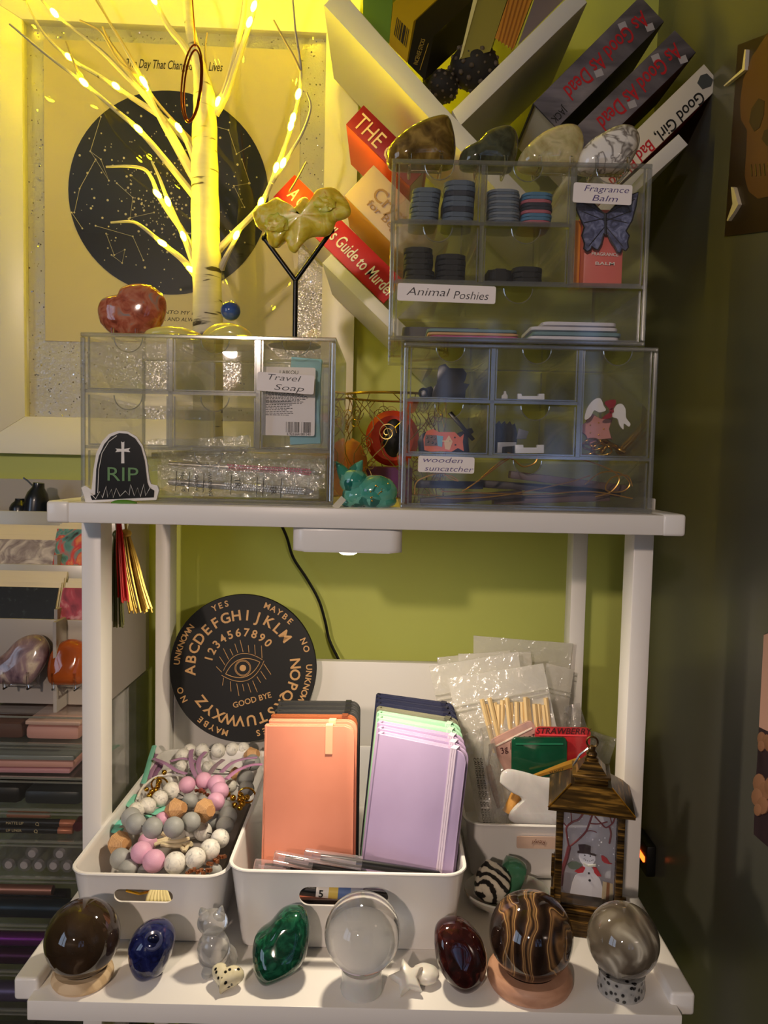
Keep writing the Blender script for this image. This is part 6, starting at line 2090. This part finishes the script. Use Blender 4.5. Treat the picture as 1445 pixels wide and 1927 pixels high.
g.bm.transform(M.Translation(c + V((0, .004, .010))) @ M.Rotation(.55, 4, 'X'))
lo = min(v.co.z for v in g.bm.verts); g.bm.transform(M.Translation((0, 0, ZT - lo)))
one(g, 'star_stone', sel, 'translucent white star shaped stone lying right of the crystal ball', 'stone', ang=50)
c = F(800, 1848, ZT); k = S(c)
one(G().ball(c + V((0, 0, .0075)), (26 * k, 24 * k, .0074), M.Rotation(-.4, 4, 'Z'), sub=4, amp=.05, freq=2), 'pebble', sel, 'flat translucent white pebble behind the star stone', 'stone')
garn = pat('dark_red_stone', [(.3, C(24, 10, 10)), (.6, C(52, 18, 18)), (.74, C(84, 36, 28)), (.80, C(120, 92, 70))], scale=80, detail=4, dist=1.8, rough=.05, coat=.6)
Yr = floor_y(870, 1872) + .014
stone('dark red-brown polished stone between the star and the banded sphere', 'stone', [z5(*q) for q in ((1145, 470), (1152, 405), (1192, 370), (1270, 360), (1340, 388), (1400, 448), (1428, 520), (1422, 600), (1388, 660), (1320, 690), (1252, 672), (1192, 612), (1155, 545))], Yr, .040, garn, ZT, tilt=.2)

# selenite dish with two tumbled stones
c = F(952, 1700, ZT); k = S(c)
dish = mat('milky_dish', C(222, 218, 206), rough=.25, sss=.3, trans=.3)
g = G(); g.lathe([(0, .0005), (.030, .0005), (.040, .006), (.0455, .0145), (.0450, .0165), (.0435, .0155), (.037, .0085), (.028, .004), (0, .0035)], 56, M.Translation(c) @ M.Diagonal((1.0, .82, 1, 1)))
one(g, 'dish', dish, 'shallow milky white dish left of the lantern holding two tumbled stones', 'dish')
zeb = pat('zebra_stone', [(.0, C(26, 24, 24)), (.42, C(46, 42, 40)), (.55, C(206, 198, 180)), (1, C(222, 214, 196))], scale=38, kind='wave', dist=7, detail=3, band='DIAGONAL', rough=.3)


def sq(p):
    m_ = max(abs(p.x), abs(p.y), abs(p.z))
    return p * (1 / m_ * .45 + .55)


p = P(926, 1672, c.y - .002); k = S(p)
zs_ = c.z + .0045
r = 31 * k
one(G().ball(V((p.x, p.y, zs_ + r * 1.1)), (r * 1.0, r * .95, r * 1.0), M.Rotation(.4, 4, 'Y') @ M.Rotation(.4, 4, 'X'), sub=4, fn=sq, amp=.06, freq=2), 'tumbled_stone', zeb, 'black and white striped tumbled stone in the milky dish', 'stone')
p = P(962, 1662, c.y + .012)
aven = mat('green_aventurine', C(72, 128, 96), rough=.12, sss=.2, coat=.4)
one(G().ball(V((p.x, p.y, zs_ + .0205)), (.0135, .013, .019), M.Rotation(.35, 4, 'Y'), sub=4, fn=sq), 'tumbled_stone', aven, 'green tumbled stone standing behind the striped one', 'stone')

# ================================================================= white organiser and clear drawers at the left
OY = .895
oz = P(80, 1345, OY).z
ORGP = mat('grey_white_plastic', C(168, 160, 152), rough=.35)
ox1_ = -.338
ox0_ = -.66
org = thing('desk_organiser', 'white tiered organiser with card compartments beside the rack', 'organiser', ((ox0_ + ox1_) / 2, 1.0, oz + .003))
tl_ = sheet('frosted_panel', (.72, .71, .69, 1), .06, (.86, .84, .80, 1), .62, .25)
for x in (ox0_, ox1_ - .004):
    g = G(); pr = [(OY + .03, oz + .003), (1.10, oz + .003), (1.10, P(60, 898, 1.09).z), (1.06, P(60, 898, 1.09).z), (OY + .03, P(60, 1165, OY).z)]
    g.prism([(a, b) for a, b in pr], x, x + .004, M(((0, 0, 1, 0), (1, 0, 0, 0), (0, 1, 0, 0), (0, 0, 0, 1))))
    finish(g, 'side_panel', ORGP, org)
zt_top = P(60, 902, 1.09).z
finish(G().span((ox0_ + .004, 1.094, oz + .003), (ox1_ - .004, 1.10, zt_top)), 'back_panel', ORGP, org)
tiers = [(OY + .03, 1165, 1345, oz + .003), (.97, 1062, 1165, None), (1.03, 962, 1062, None)]
xd = P(102, 1250, OY + .03).x
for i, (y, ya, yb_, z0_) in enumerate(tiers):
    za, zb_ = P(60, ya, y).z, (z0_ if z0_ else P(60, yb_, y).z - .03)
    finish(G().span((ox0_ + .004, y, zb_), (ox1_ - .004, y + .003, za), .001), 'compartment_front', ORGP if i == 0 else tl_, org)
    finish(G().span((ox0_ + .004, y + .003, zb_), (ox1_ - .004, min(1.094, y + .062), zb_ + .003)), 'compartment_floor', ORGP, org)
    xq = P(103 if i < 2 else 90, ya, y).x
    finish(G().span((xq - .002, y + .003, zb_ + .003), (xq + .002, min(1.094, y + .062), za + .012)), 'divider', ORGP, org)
# front dividers of the lower part, reaching forward round the two stones
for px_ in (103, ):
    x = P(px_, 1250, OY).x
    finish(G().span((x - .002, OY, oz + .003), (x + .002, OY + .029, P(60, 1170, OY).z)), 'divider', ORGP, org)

flor = pat('pale_flower_print', [(.2, C(96, 84, 90)), (.45, C(150, 138, 142)), (.7, C(206, 196, 194))], scale=42, detail=3, dist=2.5, rough=.4)
colr = pat('bright_flower_print', [(.28, C(50, 40, 50)), (.42, C(96, 150, 150)), (.52, C(206, 60, 70)), (.62, C(224, 150, 96)), (.72, C(60, 110, 130))], scale=30, detail=3, dist=2, rough=.4)
starr = pat('starry_print', [(.0, C(16, 18, 20)), (.6, C(24, 26, 28)), (.72, C(54, 60, 62)), (.74, C(200, 194, 176))], scale=130, detail=5, rough=.4)
pinkr = pat('pink_print', [(.3, C(96, 40, 56)), (.5, C(170, 66, 84)), (.65, C(206, 150, 156)), (.8, C(110, 70, 84))], scale=26, detail=4, dist=2, rough=.4)
cardw = pat('card_edges', [(.3, C(206, 192, 168)), (.7, C(228, 216, 194))], kind='wave', scale=500, band='Z', rough=.7)


def deck(label, rear_label, x0, x1, ytop, ybot, Y, n, fm, group):
    pa, pb = P(x0, ytop, Y), P(x1, ybot, Y)
    w_, h_ = pb.x - pa.x, pa.z - pb.z
    ln = .42
    for i in range(n):
        mx_ = M.Translation((pa.x + i * .0012, Y + .002 + i * .0052, pb.z + i * .0045)) @ M.Rotation(-ln, 4, 'X')
        t = thing('card_stack', label if i == 0 else rear_label, 'cards', group=group, mx=mx_)
        hh = h_ / math.cos(ln) + R.uniform(-.001, .001) + i * .0015
        finish(G().prism([(0, 0), (w_, 0), (w_, hh), (0, hh)], -.0046, -.0005, mx_ @ MX90), 'cards', cardw, t)
        finish(G().prism([(0, 0), (w_, 0), (w_, hh), (0, hh)], -.0005, 0, mx_ @ MX90), 'front_card', fm if i == 0 else cardw, t)


deck('card stack with pale flowers on its front at the upper left', 'plain card stack behind the pale flowered one', -60, 95, 1016, 1075, .976, 4, flor, 'card stacks in the upper left compartment')
deck('card stack with a bright flower print in the upper right compartment', 'plain card stack behind the bright flower print', 92, 158, 998, 1075, .977, 3, colr, 'card stacks in the upper right compartment')
deck('black starry card stack in the lower left compartment', 'dark card stack behind the starry one', -60, 98, 1108, 1172, .930, 4, starr, 'card stacks in the lower left compartment')
deck('card stack with a pink and grey print in the lower right compartment', 'plain card stack behind the pink and grey one', 106, 166, 1112, 1172, .931, 3, pinkr, 'card stacks in the lower right compartment')
inkb = mat('dark_blue_glass', C(18, 24, 38), rough=.3, coat=.5)
for (x, y0_, y1_, r_, lab, tw_) in ((38, 938, 972, 19, 'short dark bottle at the far left of the organiser top', False), (66, 908, 972, 22, 'taller dark bottle with a twisted neck on the organiser top', True)):
    Yb_ = 1.052
    a, b = P(x, y1_, Yb_), P(x, y0_, Yb_); k = S(a); h_ = b.z - a.z
    t = thing('dark_bottle', lab, 'bottle', a)
    finish(G().lathe([(0, 0), (r_ * k, 0), (r_ * k, h_ * .5), (r_ * .82 * k, h_ * .7), (r_ * .5 * k, h_ * .86), (r_ * .45 * k, h_), (0, h_)], 20, M.Translation(a) @ M.Rotation(.12 if tw_ else 0, 4, 'Y')), 'bottle_body', inkb, t)
    if tw_:
        finish(G().tube([b + V((-.002, 0, -.006)), b + V((-.010, 0, .002)), b + V((-.016, 0, .006))], .0012, 6), 'wick', inkb, t)
lep = pat('lepidolite', [(.3, C(84, 66, 78)), (.5, C(140, 116, 122)), (.62, C(196, 180, 160)), (.75, C(110, 84, 100))], scale=30, detail=5, dist=1.2, rough=.12, coat=.4)
carn = pat('carnelian', [(.3, C(120, 52, 20)), (.6, C(170, 84, 34)), (.8, C(200, 120, 60))], scale=16, rough=.08, sss=.3, coat=.5)
OS = OY + .012
stone('mottled purple and cream stone on a clear stand at the far left', 'stone', [(-20, 1262), (8, 1245), (30, 1222), (52, 1212), (75, 1214), (90, 1232), (90, 1255), (78, 1280), (62, 1299), (45, 1300), (5, 1300), (-15, 1295)], OS, .03, lep, oz + .030, (.028, .022), tilt=.15)
stone('orange brown rounded stone on a clear stand beside the rack leg', 'stone', [(92, 1270), (97, 1242), (112, 1226), (130, 1219), (150, 1224), (165, 1240), (168, 1270), (160, 1298), (130, 1302), (98, 1298)], OS, .03, carn, oz + .030, (.026, .022), tilt=.15)
for o_ in [q for q in bpy.data.objects if q.name.startswith('polished_stone')][-2:]:
    pass

# the tower of clear drawers that carries the organiser
dcl = sheet('clear_drawer_plastic', (.95, .955, .945, 1), .04, (.7, .7, .66, 1), .03, .04)
dce = sheet('clear_drawer_edge', (.75, .77, .72, 1), .2, (.8, .82, .74, 1), .25, .1)
tw_t = thing('drawer_tower', 'tall stack of clear shallow drawers left of the rack', 'drawer unit', ((ox0_ + ox1_) / 2, 1.0, 0))
ys = [1345, 1403, 1467, 1527, 1587, 1655, 1745, 1832, 1905, 1990, 2080]
zs = [P(80, y, OY - .005).z for y in ys]
g = G()
for x in (ox0_ - .002, ox1_ - .001):
    g.span((x, OY + .002, .001), (x + .003, 1.11, zs[0]))
g.span((ox0_ + .001, 1.107, .001), (ox1_ - .001, 1.11, zs[0]))
g.span((ox0_ + .001, OY, zs[0] - .002), (ox1_ - .001, 1.107, zs[0]))
finish(g, 'casing', dcl, tw_t, kind='stuff')
for i in range(len(zs) - 1):
    z1_, z0_ = zs[i] - .0028, zs[i + 1]
    g = G(); walls(g, ox0_ + .002, ox1_ - .002, OY - .004, 1.10, z0_, z1_, .0018)
    d_ = finish(g, 'drawer', dcl, tw_t)
    g = G(); g.span((ox0_ + .002, OY - .0052, z1_ - .0016), (ox1_ - .002, OY - .002, z1_)); g.span((ox0_ + .002, OY - .0052, z0_), (ox1_ - .002, OY - .002, z0_ + .0025))
    merge(d_, g, dce)
finish(G().span((ox0_, OY, 0), (ox1_, 1.1, zs[-1] - .001), .004), 'plinth', mat('grey_plinth', C(70, 72, 64), rough=.5), tw_t)
xr_ = ox1_ - .006


def fill(i, dz=0):
    return zs[i + 1] + .0022 + dz


pinkp = mat('pink_paper', C(222, 164, 152), rough=.5); rosep = mat('rose_paper', C(206, 148, 156), rough=.5); brn = mat('brown_paper', C(96, 62, 50), rough=.6); grn = mat('pale_film', C(150, 156, 150), rough=.3)


def packet(i, x0, x1, zo, h_, mt, lab, y0_=None, yaw=0):
    a, b = P(x0, 1400, OY), P(x1, 1400, OY)
    y0_ = y0_ or OY + .004
    g = G(); g.box(((a.x + b.x) / 2, y0_ + .055, fill(i) + zo + h_ / 2), (b.x - a.x, .11, h_), M.Rotation(yaw, 4, 'Z'), h_ * .3)
    one(g, 'paper_packet', mt, lab, 'packet', 'flat packets in the clear drawers')


packet(0, -60, 40, .001, .020, brn, 'brown packet in the top clear drawer at the left')
packet(0, 44, 146, .001, .017, pinkp, 'pale pink packet in the top clear drawer at the right')
packet(0, 44, 148, .019, .005, mat('cream_packet', C(226, 186, 168), rough=.5), 'cream pink packet lying on the pale pink one')
packet(1, -60, 126, .001, .006, rosep, 'rose packet at the bottom of the second clear drawer', yaw=.02)
packet(1, -60, 132, .008, .008, pinkp, 'salmon packet in the middle of the second clear drawer', yaw=.03)
packet(1, -60, 134, .017, .006, grn, 'grey film packet on top in the second clear drawer', yaw=.02)
packet(2, -60, 34, .001, .022, mat('black_case', C(20, 20, 20), rough=.4), 'black case at the left of the third clear drawer')
packet(2, 40, 148, .001, .018, mat('dark_slate_case', C(40, 44, 46), rough=.35), 'dark slate case at the right of the third clear drawer')
copc = mat('copper_cap', C(196, 120, 90), rough=.35, metal=.2)
blkpen = mat('pencil_black', C(24, 24, 26), rough=.35, coat=.3)
for j, (x0, x1, y_, zo, lab, cap) in enumerate(((-60, 138, 1562, .008, 'black pencil with a copper end lying lowest in the fourth clear drawer', 1), (-60, 142, 1548, .017, 'black pencil with a copper end second from the bottom in the fourth clear drawer', 1), (15, 95, 1532, .0265, 'tan pencil lying on top of the black ones', 0))):
    a, b = P(x0, y_, OY + .010), P(x1, y_ + 3, OY + .010)
    a.z = b.z = fill(3) + zo - .001
    d = b - a
    t = thing('pencil', lab, 'pencil', (a + b) / 2 - V((0, 0, .0044)), 0, 'pencils in the fourth clear drawer')
    if cap:
        finish(G().tube([a, a + d * .86], .0044, 12), 'barrel', blkpen, t)
        finish(G().tube([a + d * .861, a + d * .99, b], [.0043, .0043, .0034], 12), 'end_cap', copc, t)
        text('print', 'MATTE LIP' if j else 'LIP LINER', .0032, MXZ(a + d * .45 + V((0, -.0046, .0005))), mat('gold_letter', C(216, 196, 150), rough=.4), t)
        text('initial', 'Q', .0042, MXZ(a + d * .66 + V((0, -.0047, 0)), .3), mat('gold_initial', C(216, 196, 150), rough=.4), t)
    else:
        finish(G().tube([a, a + d * .9, b], [.004, .004, .0028], 12), 'barrel', mat('tan_barrel', C(150, 100, 76), rough=.4), t)
one(G().tube([P(146, 1556, OY + .006), P(156, 1540, OY + .03)], .006, 10), 'lipstick', mat('plum_lipstick', C(84, 32, 40), rough=.3), 'plum coloured stick at the right end of the fourth drawer', 'stick')
tubm = sheet('vial_plastic', (.85, .84, .86, 1), .10, (.8, .76, .78, 1), .2, .06)
capm = mat('vial_cap', C(190, 180, 182), rough=.35)
for j, x in enumerate((-12, 16, 45, 72, 100, 126, 60, 112)):
    r_ = .0085
    a = P(x, 1614 if j < 6 else 1594, OY + .006); a.z = fill(4) + (r_ + .0004 if j < 6 else r_ * 2.75)
    t = thing('vial', 'clear vial lying end-on in the %s of the fifth clear drawer' % ('bottom row' if j < 6 else 'upper layer'), 'vial', a - V((0, 0, r_)), 0, 'vials in the fifth clear drawer, ' + ('bottom row' if j < 6 else 'upper layer'))
    finish(G().lathe([(.0048, 0), (.0085, .001), (.0085, .075), (0, .076)], 20, M.Translation(a) @ M.Rotation(-PI / 2, 4, 'X')), 'tube', tubm, t)
    finish(G().lathe([(0, -.001), (.0046, -.0006), (.0046, .006), (0, .006)], 16, M.Translation(a) @ M.Rotation(-PI / 2, 4, 'X')), 'cap', capm, t)
foil = [mat('foil_teal', C(38, 54, 66), rough=.28, metal=.7), mat('foil_dark', C(40, 38, 44), rough=.25, metal=.7), mat('foil_purple', C(122, 36, 128), rough=.25, metal=.7), mat('foil_plum', C(70, 24, 62), rough=.28, metal=.7), mat('foil_lilac', C(104, 92, 126), rough=.3, metal=.6), mat('foil_rose', C(190, 130, 110), rough=.3, metal=.7), mat('foil_olive', C(74, 76, 62), rough=.35, metal=.4)]
for (i, zo, yo, r_, fm, x1, lab) in ((5, .012, .012, .0115, 0, 132, 'dark teal foil roll in front in the sixth clear drawer'), (5, .010, .040, .0095, 1, 128, 'dark grey foil roll behind the teal one'), (5, .0285, .022, .006, 5, 100, 'thin rose gold foil roll on top in the sixth drawer'),
                                      (6, .010, .010, .0095, 3, 108, 'plum foil roll at the bottom of the seventh clear drawer'), (6, .0275, .016, .0085, 2, 104, 'bright purple foil roll on top in the seventh drawer'), (6, .010, .034, .0095, 1, 104, 'dark foil roll behind the plum one'),
                                      (7, .012, .012, .0115, 4, 70, 'lilac grey foil roll in the eighth clear drawer'), (7, .0045, .034, .0042, 5, 70, 'thin rose gold foil roll in the eighth drawer'), (8, .013, .014, .0125, 6, 60, 'olive grey foil roll in the lowest visible drawer')):
    a, b = P(-70, 1700, OY + yo), P(x1, 1700, OY + yo)
    a.z = b.z = fill(i) + zo
    one(G().tube([a, b], r_, 18), 'foil_roll', foil[fm], lab, 'foil roll', 'foil rolls in the clear drawers')

# ================================================================= posters and an added orange glow on the dark wall
PMX = M.Translation((XR, 0, 0)) @ M(((0, 0, -1, 0), (-1, 0, 0, 0), (0, 1, 0, 0), (0, 0, 0, 1)))    # x towards the viewer along the wall, y up, z into the room


def WR(px, py):        # photo position on the right-hand wall -> (x, y) of that frame
    d = ray(px, py); p = EYE + d * (XR / d.x)
    return (-p.y, p.z)


def poster(label, q, mt):
    pts = [WR(*v) for v in q]
    t = thing('wall_poster', label, 'poster', (XR, -pts[0][0], min(p[1] for p in pts)))
    finish(G().prism(pts, .0008, .0018, PMX), 'paper', mt, t)
    return t


def wart(t, name, q, c, z, n=0, rough=.5):
    pts = [WR(*v) for v in q]
    finish(G().prism(pts, .0018, z, PMX), name, mat('poster_' + name, C(*c), rough=rough), t)


dkp = pat('poster_dark_print', [(.3, C(34, 22, 17)), (.7, C(48, 31, 23))], scale=12, rough=.4)
t = poster('dark poster with a brown skull high on the right wall', [(1391, 85), (1560, 20), (1560, 420), (1366, 445)], dkp)
wart(t, 'skull', [(1396, 195), (1402, 150), (1420, 105), (1450, 60), (1500, 30), (1556, 20), (1556, 370), (1500, 380), (1450, 370), (1430, 374), (1412, 360), (1405, 330), (1408, 290), (1410, 245), (1398, 225)], (80, 50, 36), .0024)
wart(t, 'eye_socket', [(1414, 230), (1418, 205), (1432, 185), (1443, 190), (1442, 215), (1434, 240), (1424, 248)], (46, 30, 26), .0028)
wart(t, 'nose_hollow', [(1438, 262), (1443, 245), (1462, 240), (1468, 268), (1448, 275)], (46, 30, 26), .0028)
g = G()
for i in range(7):
    a = [WR(1418 + i * 8, 310 - i * .5), WR(1420 + i * 8, 332 - i * .5)]
    g.tube([PMX @ V((*a[0], .0026)), PMX @ V((*a[1], .0026))], .0008, 5)
finish(g, 'teeth_lines', mat('poster_teeth', C(50, 30, 24), rough=.5), t, kind='stuff')
tape = mat('frame_clip', C(200, 190, 176), rough=.4)
for nm, q in (('corner_clip', [(1411, 93), (1413.5, 94), (1411, 132), (1372, 163), (1371, 161), (1406, 130)]), ('corner_clip', [(1385, 352), (1390, 353), (1399, 385), (1390, 400), (1379, 416), (1377, 415), (1388, 384)])):
    wart(t, nm, q, (206, 196, 180), .006, rough=.4)
t = poster('poster with a pink upper part and brown flowers low on the right wall', [(1441, 1193), (1560, 1150), (1560, 1700), (1446, 1592), (1421, 1570), (1424, 1500)], pat('poster_plum_print', [(.3, C(44, 32, 38)), (.7, C(62, 46, 52))], scale=80, stretch=(1, 1, .2), rough=.4))
wart(t, 'pink_panel', [(1441, 1195), (1560, 1152), (1560, 1410), (1446, 1375), (1432, 1368)], (206, 160, 140), .0022)
k_ = 0
for (x, y, r) in ((1437, 1390, 10), (1447, 1396, 11), (1437, 1404, 8), (1433, 1474, 14), (1445, 1488, 14), (1430, 1500, 13), (1441, 1516, 13), (1432, 1524, 9), (1455, 1400, 12), (1457, 1480, 14)):
    q = [(x + r * .8 * math.cos(a * PI / 6), y + r * 1.3 * math.sin(a * PI / 6)) for a in range(12)]
    pts = [WR(*v) for v in q]; k_ += 1
    finish(G().prism(pts, .0018, .0024 + k_ * .0002, PMX, .0003), 'flower_petal', mat('poster_petal', C(150, 106, 78), rough=.5), t)
a = WR(1222, 1603)
t = thing('glow_prop', 'small black adapter added to glow like an orange-red reflection on the dark wall behind the right leg', 'prop', (XR, -a[0], a[1] - .02))  # made-up box carrying the glow of a reflection in the gloss wall
finish(G().box((XR - .0075, -a[0], a[1]), (.014, .06, .045), None, .003), 'body', mat('prop_black', C(16, 15, 14), rough=.5), t)
finish(G().box((XR - .0155, -a[0] - .006, a[1]), (.003, .034, .008), None, .0008), 'glow_strip', mat('orange_glow', C(255, 90, 30), emit=(1, .10, .01, 1), es=5), t)  # emissive strip imitates the orange reflection
